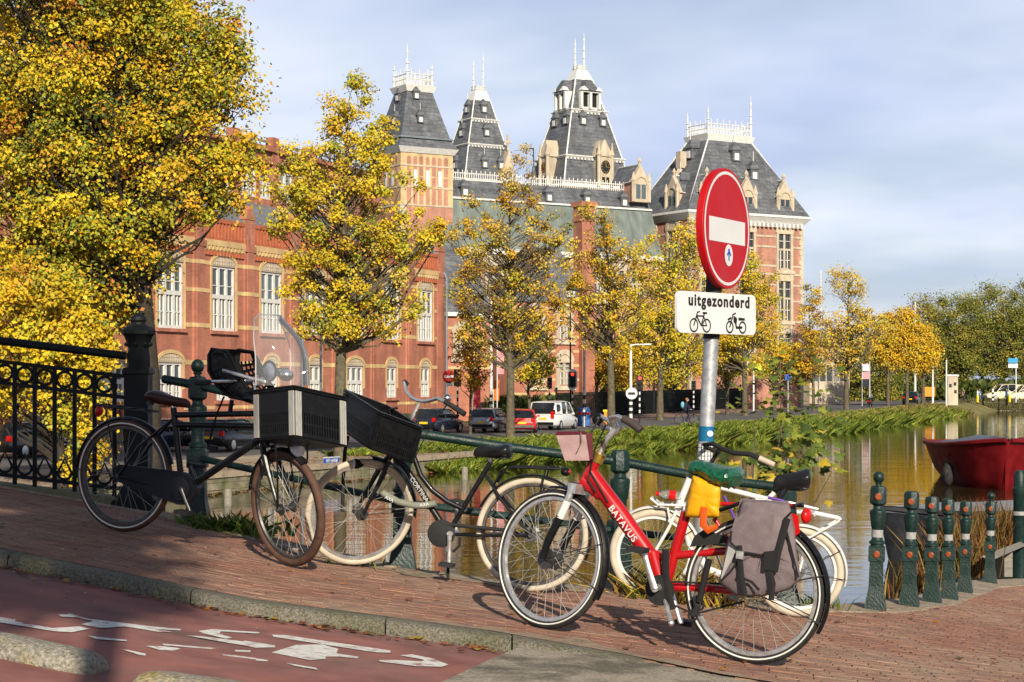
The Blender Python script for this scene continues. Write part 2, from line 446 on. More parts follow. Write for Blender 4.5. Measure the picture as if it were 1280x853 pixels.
mat('bark', (0.105, 0.08, 0.055), rough=0.95, var=0.4, scale=5, bump=0.9, bscale=18, col2=(0.09, 0.095, 0.05), f2=(0.45, 0.7), s2=1.2)
mat('bark_dark', (0.035, 0.028, 0.02), rough=0.95, var=0.4, scale=5, bump=0.8, bscale=16)
mat_leaf('leaf', 0.22); mat_leaf('grass', 0.25, 0.6)
mat('black_paint', (0.008, 0.008, 0.009), rough=0.36, var=0.25, scale=20, coat=0.04, spec=0.25)
mat('black_plastic', (0.008, 0.008, 0.009), rough=0.4, var=0.3, scale=30, spec=0.15)
mat('black_matte', (0.016, 0.016, 0.016), rough=0.75, var=0.25, scale=30)
mat('navy', (0.007, 0.008, 0.014), rough=0.6, var=0.2, scale=30)
mat('rubber', (0.020, 0.019, 0.018), rough=0.8, var=0.3, scale=30, col2=(0.05, 0.045, 0.035), f2=(0.5, 0.75), s2=6)
mat('rubber_brown', (0.085, 0.042, 0.028), rough=0.75, var=0.25, scale=25)
mat('rubber_cream', (0.50, 0.43, 0.33), rough=0.7, var=0.15, scale=12, col2=(0.30, 0.24, 0.16), f2=(0.55, 0.75), s2=5)
mat('reflex_stripe', (0.75, 0.74, 0.68), rough=0.5, var=0.08, scale=12)
mat('chrome', (0.62, 0.62, 0.62), rough=0.22, metal=1.0, var=0.15, scale=30)
mat('alloy', (0.66, 0.65, 0.62), rough=0.36, metal=0.8, var=0.15, scale=30)
mat('alloy_dark', (0.12, 0.115, 0.11), rough=0.45, metal=0.8, var=0.2, scale=30)
mat('red_paint', (0.40, 0.006, 0.008), rough=0.3, var=0.1, scale=6, coat=0.35)
mat('white_paint', (0.66, 0.65, 0.61), rough=0.35, var=0.08, scale=14)
mat('brown_leather', (0.05, 0.014, 0.011), rough=0.4, var=0.25, scale=18)
mat('saddle_black', (0.012, 0.012, 0.013), rough=0.32, var=0.2, scale=20)
mat('canvas_grey', (0.165, 0.128, 0.132), rough=0.9, var=0.15, scale=20, bump=0.5, bscale=300)
mat('canvas_light', (0.42, 0.40, 0.38), rough=0.9, var=0.12, scale=20)
mat('webbing', (0.012, 0.011, 0.012), rough=0.8, var=0.2, scale=30)
mat('pink_bag', (0.44, 0.29, 0.28), rough=0.55, var=0.18, scale=9, bump=0.3, bscale=20)
mat('maroon', (0.10, 0.012, 0.02), rough=0.5)
mat('green_cover', (0.006, 0.085, 0.038), rough=0.2, var=0.4, scale=40, bump=0.35, bscale=45, spec=0.6)
mat('yellow_bag', (0.62, 0.30, 0.004), rough=0.45, var=0.10, scale=8, bump=0.5, bscale=10)
mat('orange_tape', (0.60, 0.09, 0.006), rough=0.5)
mat('tail_red', (0.50, 0.008, 0.008), rough=0.18, var=0.1)
mat('lamp_glass', (0.72, 0.74, 0.74), rough=0.12, var=0.2, scale=40)
mat('sleeve', (0.20, 0.21, 0.165), rough=0.8, var=0.15, scale=30)
mat('purple', (0.10, 0.03, 0.28), rough=0.5)
mat('grip_brown', (0.055, 0.040, 0.034), rough=0.7)
mat('grip_cream', (0.48, 0.38, 0.30), rough=0.7)
mat('galv', (0.40, 0.41, 0.42), rough=0.5, metal=0.55, var=0.2, scale=18, bump=0.1, bscale=40)
mat('sign_red', (0.42, 0.002, 0.004), rough=0.5, var=0.04, scale=4)
mat('sign_white', (0.64, 0.635, 0.62), rough=0.45, var=0.05, scale=5)
mat('ink', (0.010, 0.010, 0.010), rough=0.6)
mat('sky_blue', (0.02, 0.26, 0.52), rough=0.5)
mat('name_blue', (0.01, 0.08, 0.36), rough=0.4)
mat('boat_red', (0.15, 0.006, 0.008), rough=0.55, var=0.25, scale=2.5, spec=0.15)
mat('boat_dark', (0.016, 0.018, 0.022), rough=0.4, var=0.3, scale=4)
mat('boat_grey', (0.24, 0.25, 0.26), rough=0.55, var=0.2, scale=4)
mat('tarp_blue', (0.05, 0.11, 0.20), rough=0.6, var=0.3, scale=4)
mat('wood_grey', (0.22, 0.20, 0.16), rough=0.9, var=0.3, scale=6, stretch=(1, 8, 8))
mat('car_black', (0.010, 0.011, 0.013), rough=0.25, var=0.1, coat=0.5)
mat('car_blue', (0.012, 0.018, 0.035), rough=0.25, var=0.1, coat=0.5)
mat('car_silver', (0.32, 0.35, 0.41), rough=0.3, metal=0.4, var=0.1, coat=0.4)
mat('car_red', (0.55, 0.012, 0.012), rough=0.25, var=0.05, coat=0.5)
mat('car_white', (0.62, 0.62, 0.60), rough=0.3, var=0.05, coat=0.4)
mat('car_cream', (0.75, 0.66, 0.42), rough=0.35, var=0.05)
mat('car_glass', (0.012, 0.016, 0.018), rough=0.08, spec=0.8, var=0.2)
mat('plate_yellow', (0.72, 0.46, 0.02), rough=0.5)
mat('tyre_far', (0.012, 0.012, 0.012), rough=0.8)
mat('banner_red', (0.60, 0.05, 0.06), rough=0.7, var=0.15, scale=2)
mat('banner_pink', (0.62, 0.28, 0.30), rough=0.7, var=0.15, scale=2)
mat('banner_orange', (0.65, 0.16, 0.02), rough=0.7)
mat('yellow_paint', (0.80, 0.55, 0.01), rough=0.5)
mat('orange_paint', (0.75, 0.24, 0.01), rough=0.5)
mat('lime', (0.62, 0.72, 0.02), rough=0.5)
mat('skin', (0.55, 0.32, 0.22), rough=0.6)
mat('cloth_navy', (0.012, 0.016, 0.04), rough=0.85)
mat('cloth_cyan', (0.16, 0.42, 0.50), rough=0.85)
mat('cloth_pink', (0.60, 0.25, 0.28), rough=0.85)
mat('cloth_white', (0.62, 0.62, 0.62), rough=0.85)
mat('cloth_blue', (0.05, 0.15, 0.42), rough=0.85)
mat('hair', (0.25, 0.14, 0.06), rough=0.8)
weather(MT['stone_cream'], MT['stone_cream'].node_tree.nodes['Principled BSDF'].inputs['Base Color'].links[0].from_socket, (1.2, 1.2, .25), .7, 1.12)
weather(MT['stone_yellow'], MT['stone_yellow'].node_tree.nodes['Principled BSDF'].inputs['Base Color'].links[0].from_socket, (1.2, 1.2, .4), .75, 1.1)
mat_clear('perspex', haze=0.14); mat_clear('perspex_edge', haze=0.55); mat_clear('bottle_clear', haze=0.15)
# ------------------------------------------------------------------ near quay: pavement, kerb, cycle path
def interp(pts, x):
    if x <= pts[0][0]: return pts[0][1]
    for (a, b), (c, d) in zip(pts, pts[1:]):
        if x <= c: return b + (d - b) * (x - a) / (c - a)
    return pts[-1][1]
FRONT = [(-14, 9.8), (-6, 9.35), (-2.59, 8.9), (-1.24, 8.56), (-0.1, 8.43), (0.5, 8.15), (0.93, 7.83), (1.3, 7.72), (3, 6.9), (9, 4.0), (30, 0)]
EDGE = [(-14, 13.5), (-6, 13.2), (-2.9, 13.0), (-2.2, 12.7), (-0.69, 11.42), (0.0, 11.35), (0.7, 11.8), (1.9, 12.15), (2.40, 12.65), (3.2, 14.1), (4.5, 17.4), (6.5, 20.8), (12, 27), (30, 40)]
front = lambda x: interp(FRONT, x)
edge = lambda x: interp(EDGE, x)
def frange(a, b, n): return [a + (b - a) * i / n for i in range(n + 1)]

def sheet(name, lo, hi, xs, dz, mt, n=4, **kw):
    m = MB(); rows = []
    for x in xs:
        a, b = lo(x), hi(x)
        rows.append([(x, y, G(x, y) + (dz(x, y) if callable(dz) else dz)) for y in frange(a, b, n)])
    m.grid([list(r) for r in zip(*rows)])
    return m.build(name, mt, smooth=0, **kw)

XS = frange(-14, 14, 112)
pave = sheet('pavement', lambda x: front(x) - 0.02, lambda x: edge(x) - 0.02, XS, -0.005, 'sand', n=10, kind='structure')
path_r = lambda y: interp([(3.0, -0.95), (6.0, -0.5), (7.06, -0.25), (8.3, 0.08), (9, 0.2)], y)
m = MB(); rows = []
for y in frange(2.0, 7.9, 14):
    rows.append([(x, y, G(x, y) - 0.06) for x in frange(-14, path_r(y), 24)])
rows.append([(x, front(x) - 0.10, G(x, front(x)) - 0.06) for x in frange(-14, path_r(8.3), 24)])
m.grid(rows); cyc = m.build('cycle_path', 'asphalt_red', smooth=0, kind='structure')
m = MB(); rows = []
for y in frange(1.0, 7.0, 10):
    rows.append([(x, y, G(x, y) - 0.056 + 0.052 * clamp((x + .3) / 0.6, 0, 1)) for x in frange(path_r(y) - 0.02, 14, 40)])
for k in (0.5, 0.75, 1.0):
    rows.append([(x, 7.0 + (max(front(x), 7.0) + 0.03 - 7.0) * k, G(x, 7.0 + (max(front(x), 7.0) + 0.03 - 7.0) * k) - 0.056 + 0.052 * clamp((x + .3) / 0.6, 0, 1)) for x in frange(path_r(7.0 + 1.4 * k) - 0.02, 14, 40)])
m.grid(rows); m.build('concrete_apron', 'concrete', smooth=0, kind='structure')
m = MB(); m.grid([[(x, y, G(x, y) - 0.10) for x in [-40, -14, -7] + frange(-6.5, 9.5, 32) + [14, 40]] for y in (-30, -10, 0, 2, 5, 8, 11)])
m.build('ground', 'road', smooth=0, kind='structure')

# paving bricks: laid geometry, far too thin in the picture to pick apart singly
m = MB(); m.usecol = True
bl, bw = 0.205, 0.055
y = 6.6; row = 0
while y < 18.5:
    x = -7.0 + (row % 2) * bl / 2 + rng.uniform(-.01, .01)
    skew = 0.0
    while x < 7.5:
        cx, cy = x + bl / 2, y + bw / 2 - 0.055 * (x + 1)
        if front(cx) + 0.03 < cy < edge(cx) - 0.30:
            sh = rng.uniform(0.86, 1.1); t = rng.random()
            base = (0.245, 0.118, 0.078) if t < .62 else ((0.215, 0.115, 0.084) if t < .85 else (0.275, 0.150, 0.10))
            m.col = tuple(c * sh for c in base)
            g = 0.004
            dz = rng.gauss(0, 0.0010); tx, ty = rng.gauss(0, .007), rng.gauss(0, .018)
            x0, x1, y0, y1 = cx - bl / 2 + g, cx + bl / 2 - g, cy - bw / 2 + g, cy + bw / 2 - g
            hi = [(a, b - 0.055 * (a - cx), G(a, b) + dz + tx * (a - cx) + ty * (b - cy)) for a, b in ((x0, y0), (x1, y0), (x1, y1), (x0, y1))]
            lo = [(p[0], p[1], p[2] - 0.02) for p in hi]
            b = len(m.v); m.v += lo + hi
            m._f((b + 4, b + 5, b + 6, b + 7))
            for i in range(4):
                j = (i + 1) % 4; m._f((b + i, b + j, b + 4 + j, b + 4 + i))
        x += bl
    y += bw; row += 1
m.build('paving_bricks', 'paver', pave, smooth=0, kind='stuff')

# drifted sand along the kerb and over the front courses
m = MB(); rows = []
for x in frange(-6.5, 3.2, 240):
    w = (0.05 if x < -0.9 else 0.13 + .12 * math.exp(-((x - .35) / .8) ** 2)) * (0.55 + .9 * abs(math.sin(x * 5.1) * math.sin(x * 1.7 + 1) + .25 * math.sin(x * 23)))
    a, b = front(x) + .012, front(x) + .012 + w
    rows.append([(x, y, G(x, y) + .0075 - .004 * k) for k, y in enumerate(frange(a, b, 2))])
m.grid([list(r) for r in zip(*rows)]); m.build('sand_drift', 'sand', smooth=0, kind='stuff')['label'] = 'pale sand drifted along the kerb over the bricks'
m = MB(); rows = []
for x in frange(-2.2, 3.0, 160):
    w = .20 * (0.5 + .9 * abs(math.sin(x * 4.3 + 1) * math.sin(x * 1.3) + .3 * math.sin(x * 19)))
    b = edge(x) - .30
    rows.append([(x, y, G(x, y) + .0075 - .004 * (1 - k / 2)) for k, y in enumerate(frange(b - w, b, 2))])
m.grid([list(r) for r in zip(*rows)]); m.build('sand_drift', 'sand', smooth=0, kind='stuff')['label'] = 'pale sand drifted along the coping stones'

# coping stones along the quay edge
cop = link('quay_coping', None, kind='structure')
ex = [p for p in EDGE if -8 <= p[0] <= 12]
def along(pts, step):
    out = []; P = [Vector((a, b, 0)) for a, b in pts]
    acc = 0
    for p, q in zip(P, P[1:]):
        L = (q - p).length; n = max(1, round(L / step))
        for i in range(n): out.append((p.lerp(q, i / n), p.lerp(q, (i + 1) / n)))
    return out
for p, q in along(ex, 0.95):
    t = (q - p).normalized(); nn = Vector((t.y, -t.x, 0))
    g = t * 0.006; w = 0.34 + rng.uniform(-.02, .03)
    a, b = p + g, q - g
    pts = [a + nn * w, b + nn * w, b - nn * 0.03, a - nn * 0.03]
    dz = rng.uniform(0.0, .012)
    hi = [Vector((v.x, v.y, G(v.x, v.y) + dz)) for v in pts]; lo = [v - Vector((0, 0, .25)) for v in hi]
    m = MB(); m.hexa(lo, hi); o = m.build('coping_stone', 'coping', cop, smooth=0)
# quay wall below
m = MB(); m.grid([[(x, y, G(x, y) - 0.1 if k else -0.6) for x, y in EDGE] for k in (0, 1)])
qw = m.build('quay_wall', 'quay_stone', smooth=0, label='near stone quay wall under the tube railing, dropping to the water', cat='wall')

# kerb stones
kerb = link('kerb', None, kind='structure')
xk = -8.2
while xk < 0.12:
    L = 0.95 if xk < -0.9 else 0.6
    xa, xb_ = xk + 0.004, xk + L - 0.004
    m = MB(); rows = []
    fade = lambda x: clamp((0.35 - x) / 0.6, 0.15, 1)
    for x in frange(xa, xb_, 4):
        yb = front(x) + 0.01
        prof = [(0.0, -0.1), (0.0, 0.006), (-0.10, 0.008), (-0.135, 0.003), (-0.155, -0.012), (-0.165, -0.035), (-0.17, -0.075), (-0.17, -0.11)]
        rows.append([(x, yb + py, G(x, yb + py) + (pz if pz > 0 else -0.06 + (pz + 0.06) * 1.0)) for py, pz in prof])
    b = m.grid(rows)
    k = len(rows[0]); m._f(tuple(b + i for i in range(k))); m._f(tuple(b + 4 * k + i for i in reversed(range(k))))
    m.build('kerb_stone', 'granite', kerb, smooth=40)
    xk += L

# two rounded divider blocks at the path's near side
def block(name, label, p0, p1, hgt, wid):
    p0, p1 = Vector(p0), Vector(p1); t = (p1 - p0); L = t.length; t.normalize(); nn = Vector((-t.y, t.x, 0)).normalized()
    m = MB(); rows = []
    for s, k in ((0, 0.0), (0.004, .55), (0.02, .8), (0.06, .95), (0.12, 1), (L / 2, 1), (L - .12, 1), (L - .06, .95), (L - .02, .8), (L - .004, .55), (L, 0.0)):
        c = p0 + t * s
        row = []
        for a in frange(-0.15, 1.15, 12):
            an = math.pi * a
            yy, zz = -math.cos(an) * wid / 2 * (0.6 + .4 * k), max(math.sin(an), -.25) * hgt
            v = c + nn * yy; z = G(v.x, v.y) - 0.06 + (zz if zz < 0 else hgt * (1 - (1 - zz / hgt) ** 1.4) * (0.25 + .75 * k))
            row.append((v.x, v.y, z))
        rows.append(row)
    b0 = m.grid(rows); nr = len(rows[0]); m._f(tuple(b0 + i for i in reversed(range(nr)))); m._f(tuple(b0 + (len(rows) - 1) * nr + i for i in range(nr)))
    o = m.build(name, 'mossy', smooth=60, label=label, cat='concrete block')
    return o
bA = GP(118, 846, -.06); bB = GP(168, 866, -.06)
block('divider_block', 'pale mossy rounded concrete divider block at the bottom left corner', (-3.2, bA.y + .42, 0), (bA.x, bA.y + .08, 0), .072, .22)
block('divider_block', 'dark grey rounded concrete divider block right of the pale mossy one', (bB.x, bB.y + .06, 0), (bB.x + 1.6, bB.y - .12, 0), .075, .22)

# painted marks on the cycle path
def mark(pts, ox, oy, sc=4.0):
    P = [GP(ox + a / sc, oy + b / sc, -.06) for a, b in pts]
    m = MB()
    bm = bmesh.new()
    vs = [bm.verts.new((p.x, p.y, G(p.x, p.y) - 0.056)) for p in P]
    f = bm.faces.new(vs); bm.normal_update()
    if f.normal.z < 0: f.normal_flip()
    bmesh.ops.triangulate(bm, faces=[f])
    me = bpy.data.meshes.new('painted_mark'); bm.to_mesh(me); bm.free(); me.materials.append(MT['paint_white'])
    return link('painted_mark', me, cyc)
L4 = (0, 640); L8 = (320, 640)
mark([(-60, 522), (80, 543), (72, 552), (265, 586), (400, 577), (445, 590), (360, 607), (270, 602), (-60, 548)], *L4)
mark([(290, 520), (350, 514), (450, 540), (600, 558), (760, 578), (908, 590), (900, 598), (775, 590), (862, 605), (800, 606), (622, 577), (540, 584), (480, 583), (405, 566), (470, 551), (380, 532), (310, 529)], *L4)
mark([(440, 624), (500, 631), (636, 645), (634, 652), (480, 641)], *L4)
mark([(606, 692), (640, 695), (728, 714), (728, 724), (696, 720)], *L4)
mark([(728, 675), (820, 677), (908, 688), (870, 698), (800, 696)], *L4)
mark([(930, 622), (1000, 626), (1375, 672), (1375, 682), (1280, 684)], *L4)
mark([(992, 600), (1060, 591), (1300, 606), (1290, 613), (1105, 602), (1096, 612), (1162, 634), (1130, 639), (1020, 613)], *L4)
mark([(1170, 695), (1255, 698), (1250, 706), (1180, 703)], *L4)
mark([(810, 664), (1080, 686), (1060, 691), (820, 672)], *L4)
mark([(785, 733), (910, 750), (900, 758), (780, 740)], *L4)
mark([(1110, 715), (1280, 736), (1280, 743), (1115, 722)], *L4)
mark([(-60, 648), (60, 666), (50, 674), (-60, 656)], *L8)
mark([(78, 618), (150, 621), (672, 698), (672, 709), (590, 706), (88, 629)], *L8)
mark([(78, 708), (200, 670), (330, 667), (412, 690), (402, 712), (516, 730), (502, 738), (420, 728), (345, 728), (352, 739), (270, 746)], *L8)
mark([(612, 746), (700, 745), (826, 753), (842, 745), (720, 722), (780, 717), (870, 735), (962, 768), (930, 779), (800, 776), (620, 753)], *L8)
mark([(0, 738), (62, 746), (55, 752), (0, 748)], *L8)
mark([(150, 760), (300, 785), (310, 795), (200, 776)], *L8)

# fallen leaves, grit and crumbs lying about
def litter(name, mt, spots, size, cols, parent=None, **kw):
    m = MB(); m.usecol = True
    for x, y, z in spots:
        s = size * rng.uniform(.5, 1.3); a = rng.uniform(0, 6.28); m.col = tuple(c * rng.uniform(.7, 1.2) for c in rng.choice(cols))
        pts = []
        for k in range(5):
            r = s * (1.0 if k % 2 == 0 else .6); an = a + k * 1.257
            pts.append((x + r * math.cos(an), y + r * math.sin(an), z + rng.uniform(0, s * .5)))
        m.poly(pts)
    return m.build(name, mt, parent, smooth=0, kind='stuff', **kw)
spots = []
for _ in range(420):
    x = rng.uniform(-4.5, 1.2); y = front(x) - 0.17 - abs(rng.gauss(0, .09)); spots.append((x, y, G(x, y) - .055))
for _ in range(230):
    x = rng.uniform(-4.5, 3.5); y = rng.uniform(front(x), edge(x)); spots.append((x, y, G(x, y) + .004))
for _ in range(340):
    x = rng.choice([rng.gauss(-2.0, .25), rng.uniform(-2.6, 2.3), rng.gauss(1.3, .5)]); y = edge(x) - abs(rng.gauss(.1, .16)); spots.append((x, y, G(x, y) + .012))
litter('fallen_leaves', 'leaf', spots, .022, [(0.28, .10, .03), (.16, .06, .025), (.35, .17, .03), (.12, .07, .04)])['label'] = 'small brown fallen leaves lying along the kerb and quay edge'
spots = []
for _ in range(420):
    x = rng.uniform(-4.5, 5.5); y = rng.uniform(front(x) - (.9 if x < .5 else 0), min(edge(x), front(x) + 6)); spots.append((x, y, G(x, y) + (.004 if y > front(x) else -.055)))
litter('paper_crumbs', 'leaf', spots, .0075, [(.55, .52, .45), (.42, .38, .30)])['label'] = 'tiny pale crumbs scattered over the brick pavement'

# ------------------------------------------------------------------ water and far bank
def xb(d):
    return -37.7 + 0.469 * d if d < 133.4 else 24.86 + 0.387 * (d - 133.4)
def bank_d(px):
    """depth at which the far waterline crosses a picture column"""
    X = (px - 640) / F
    d = 37.7 / (0.469 - X) if X < .44 else 200
    return d if d < 133.4 else min(241.0, (24.86 - 0.387 * 133.4) / (X - 0.387))
def zs(d):
    return CZ - 2.94 + clamp((d - 106) * 0.004, -0.06, 0.42)

m = bpy.data.materials.new('water'); m.use_nodes = True; MT['water'] = m
n, l = m.node_tree.nodes, m.node_tree.links; b = n['Principled BSDF']
b.inputs['Base Color'].default_value = (0.024, 0.021, 0.007, 1)
b.inputs['Roughness'].default_value = 0.03
b.inputs['IOR'].default_value = 1.40
tc = n.new('ShaderNodeTexCoord')
def wave(scale, st, dist):
    mp = n.new('ShaderNodeMapping'); mp.inputs['Scale'].default_value = st; l.new(tc.outputs['Object'], mp.inputs[0])
    no = n.new('ShaderNodeTexNoise'); no.inputs['Scale'].default_value = scale; no.inputs['Detail'].default_value = 3; no.inputs['Roughness'].default_value = .55
    l.new(mp.outputs[0], no.inputs['Vector'])
    bp = n.new('ShaderNodeBump'); bp.inputs['Strength'].default_value = 1.0; bp.inputs['Distance'].default_value = dist
    l.new(no.outputs['Fac'], bp.inputs['Height']); return bp
w1 = wave(1.1, (0.5, 1.7, 1), 0.007); w2 = wave(0.30, (0.5, 1.2, 1), 0.015)
l.new(w2.outputs[0], w1.inputs['Normal']); l.new(w1.outputs[0], b.inputs['Normal'])
m = MB(); m.poly([(-500, -5, 0), (900, -5, 0), (900, 241.3, 0), (-500, 241.3, 0)]); m.build('water', 'water', smooth=0, kind='structure')

# land beyond the canal, one sheet to the horizon
DS = [-40, 0, 20, 40, 55, 65, 75, 85, 96, 110, 125, 140, 147, 160, 175, 190, 205, 220, 232, 241.5]
m = MB(); m.grid([[(x, d, zs(d)) for x in (-4000, -600, xb(d) - 40, xb(d) - 24, xb(d) - 12, xb(d) - (0 if d < 76 else 3.6))] for d in DS])
rows = [[(x, d, zs(d) if d < 300 else zs(300)) for x in (-4000, -600, -100, 0, 100, 600, 4000)] for d in (241.5, 260, 300, 600, 1500, 8000)]
m.grid(rows); m.build('terrain', 'soil', smooth=0, kind='structure')
def strip(name, o0, o1, d0, d1, dz, mt, n=40, **kw):
    m = MB(); m.grid([[(xb(d) - o, d, (zs(d) + dz)) for o in (o1, o0)] for d in frange(d0, d1, n)])
    return m.build(name, mt, smooth=0, **kw)
strip('verge', 3.5, 6.0, 76, 241, .006, 'verge', kind='structure')
strip('canal_path', 0.2, 6.6, 20, 76, .006, 'gravel_path', kind='structure')
strip('towpath', 5.6, 7.8, 60, 241, .010, 'gravel_path', kind='structure')
strip('road', 7.8, 16.5, -20, 241, .014, 'road', kind='structure')
strip('footway', 16.5, 22.6, -20, 241, .018, 'footway', kind='structure')
m = MB(); m.grid([[(x, d, zs(300) + (.03 if 246 < d < 262 else .01)) for x in (20, 60, 400)] for d in (242.2, 246, 246.2, 261.8, 262, 275)])
m.build('cross_road', 'road', smooth=0, kind='structure')
# sloping grassy bank
m = MB(); m.grid([[(xb(d) - o, d, (-0.15 + (zs(d) + .15) * k)) for o, k in ((-0.8, 0), (0.4, .25), (1.6, .6), (3.7, 1.0))] for d in frange(72, 241, 60)])
m.build('grass_bank', 'verge', smooth=0, kind='structure')
# stone wall of the far quay, left part, in courses
fq = thing('stone_quay_wall', 'old stone quay wall across the canal behind the black bicycles', 'wall')
m = MB(); m.grid([[(xb(d) - .04, d, z) for d in frange(-20, 76, 30)] for z in (-.6, 2.0)])
m.v = [(x, y, min(z, zs(y) - .02)) for x, y, z in m.v]; m.build('backing', 'quay_stone', fq, smooth=0)
bt = Vector((0.469, 1, 0)).normalized(); bn = Vector((bt.y, -bt.x, 0))
for row in range(4):
    d = 44.0 + (row % 2) * .7
    while d < 75.5:
        L = rng.uniform(1.0, 1.7)
        z0 = -0.35 + row * 0.24; z1 = min(z0 + 0.23, zs(d) - .16)
        p = Vector((xb(d), d, 0)); q = p + bt * (L - .03)
        pr = rng.uniform(.03, .07)
        m = MB(); m.hexa([v + bn * k + Vector((0, 0, z0)) for v, k in ((p, 0), (q, 0), (q, pr), (p, pr))], [v + bn * k + Vector((0, 0, z1)) for v, k in ((p, 0), (q, 0), (q, pr), (p, pr))])
        m.build('stone', 'quay_stone', fq, smooth=0)
        d += L * bt.y
d = 44
while d < 75.8:
    p = Vector((xb(d), d, 0)); q = p + bt * 1.9
    m = MB(); z0, z1 = zs(d) - .16, zs(d) + .05
    m.hexa([v + bn * k + Vector((0, 0, z0)) for v, k in ((p, -.5), (q, -.5), (q, .12), (p, .12))], [v + bn * k + Vector((0, 0, z1)) for v, k in ((p, -.5), (q, -.5), (q, .12), (p, .12))])
    m.build('cap_stone', 'coping', fq, smooth=0); d += 1.93 * bt.y
# fallen leaves along that wall's foot and top
spots = [(xb(d) - rng.uniform(0.2, 3), d, zs(d) + .06) for d in [rng.uniform(50, 76) for _ in range(700)]] + [(xb(d) + rng.uniform(0.05, .5), d, .02) for d in [rng.uniform(50, 76) for _ in range(500)]]
litter('leaf_drift', 'leaf', spots, .09, [(.30, .12, .03), (.34, .20, .04), (.2, .09, .03)])['label'] = 'brown leaf drift along the far stone quay wall'
# far end wall
m = MB(); m.wall(62, 500, -.5, zs(300) + .02, [], y=241.2); m.bx(62, 500, 240.9, 241.4, zs(300) - .12, zs(300) + .06)
m.build('embankment_wall', 'quay_stone', smooth=0, label='long grey embankment wall closing the canal at far right', cat='wall')
# street name plate on the stone wall
def text_mesh(body, size, mt, name='lettering', offset=0.0, extrude=0.002, spacing=1.0):
    cu = bpy.data.curves.new(name, 'FONT'); cu.body = body; cu.size = size; cu.align_x = 'CENTER'; cu.align_y = 'CENTER'
    cu.offset = offset; cu.extrude = extrude; cu.space_character = spacing; cu.resolution_u = 4
    o = bpy.data.objects.new('tmp_text', cu); COL.objects.link(o)
    dg = bpy.context.evaluated_depsgraph_get()
    me = bpy.data.meshes.new_from_object(o.evaluated_get(dg)); me.name = name
    bpy.data.objects.remove(o); bpy.data.curves.remove(cu)
    me.materials.clear(); me.materials.append(MT[mt])
    return me
dpl = 37.7 / (0.469 + 228 / 2200) ; p = Vector((xb(dpl), dpl, CZ - (578 - HY) / F * dpl)) + bn * .10
rz = math.atan2(bt.y, bt.x)
pl = thing('name_plate', 'small blue enamel name plate with white letters on the far quay wall', 'sign', p, rz)
# the wall is seen at a slant, so the plate is about 0.9 m wide
m = MB(); m.bx(-.55, .55, 0, .03, -.16, .16); m.build('plate', 'name_blue', pl)
for body, s, z in (('HET LANDJE', .15, .06), ('693', .17, -.08)):
    link('lettering', text_mesh(body, s, 'sign_white', offset=.004), pl, mat=Matrix.Translation((0, -.006, z)) @ Matrix.Rotation(R(90), 4, 'X'))
m = MB(); m.bx(-.59, .59, .001, .025, -.20, -.165); m.bx(-.59, .59, .001, .025, .165, .20); m.build('border', 'sign_white', pl)

# ------------------------------------------------------------------ grass and reeds on the bank (stuff)
def quads(name, co, cols, mt, parent=None, **kw):
    """co (n,k,3) polygons with one colour each"""
    n, k = co.shape[:2]
    me = bpy.data.meshes.new(name)
    me.vertices.add(n * k); me.vertices.foreach_set('co', co.astype(np.float32).ravel())
    me.loops.add(n * k); me.loops.foreach_set('vertex_index', np.arange(n * k, dtype=np.int32))
    me.polygons.add(n); me.polygons.foreach_set('loop_start', np.arange(0, n * k, k, dtype=np.int32))
    me.update(calc_edges=True)
    at = me.color_attributes.new('Col', 'FLOAT_COLOR', 'POINT')
    c = np.ones((n * k, 4), dtype=np.float32); c[:, :3] = np.repeat(cols, k, axis=0)
    at.data.foreach_set('color', c.ravel())
    me.materials.append(MT[mt]); me.validate()
    return link(name, me, parent, **kw)

def blades(base, h, w, lean, cols):
    n = len(base); a = nrng.uniform(0, 2 * np.pi, n)
    side = np.stack([np.cos(a), np.sin(a), np.zeros(n)], 1) * (w / 2)[:, None]
    ln = nrng.normal(0, 1, (n, 2)) * (lean * h)[:, None]
    mid = base + np.concatenate([ln * .35, (h * .55)[:, None]], 1)
    tip = base + np.concatenate([ln, h[:, None]], 1)
    return np.stack([base - side, base + side, mid + side * .9, tip, mid - side * .9], 1), cols

def pick(pal, n):
    cols = np.array([p[:3] for p in pal], dtype=float); wts = np.array([p[3] for p in pal], dtype=float); wts /= wts.sum()
    return cols[nrng.choice(len(pal), n, p=wts)]
N = 130000
px = nrng.uniform(548, 1205, N)
# keep d within range for the given column
dd = np.array([bank_d(p) for p in px]); dd = np.clip(dd + nrng.uniform(-1, 1, N) * 3, 73, 240)
o = nrng.uniform(-0.9, 4.2, N)
xx = np.array([xb(d) for d in dd]) - o
zz = np.array([zs(d) for d in dd]); k = np.clip((o + .8) / 4.5, 0, 1); zb = -0.15 + (zz + .15) * k
clump = np.sin(dd * .9) + np.sin(dd * .37 + 2) + np.sin(dd * 2.1 + o)
h = (0.30 + .30 * (clump > .6) + .2 * nrng.random(N)) * (1.15 - .65 * k) * (0.5 + .8 * nrng.random(N))
w = (0.03 + .05 * nrng.random(N)) * (1 + dd / 220)
green = pick([(.15, .22, .028, 4), (.23, .28, .035, 3), (.33, .33, .045, 2.4), (.08, .13, .02, 2.5)], N)
brown = pick([(.30, .20, .08, 3), (.24, .12, .06, 2), (.36, .28, .08, 2)], N)
mixf = np.clip((dd - 150) / 60 + .4 * np.sin(dd * .5 + o) - .1 + .8 * (k - .6), 0.02, .6)
cols = np.where((nrng.random(N) < mixf)[:, None], brown, green) * nrng.uniform(.7, 1.25, (N, 1))
co, cols = blades(np.stack([xx, dd, zb], 1), h, w, np.full(N, .75), cols)
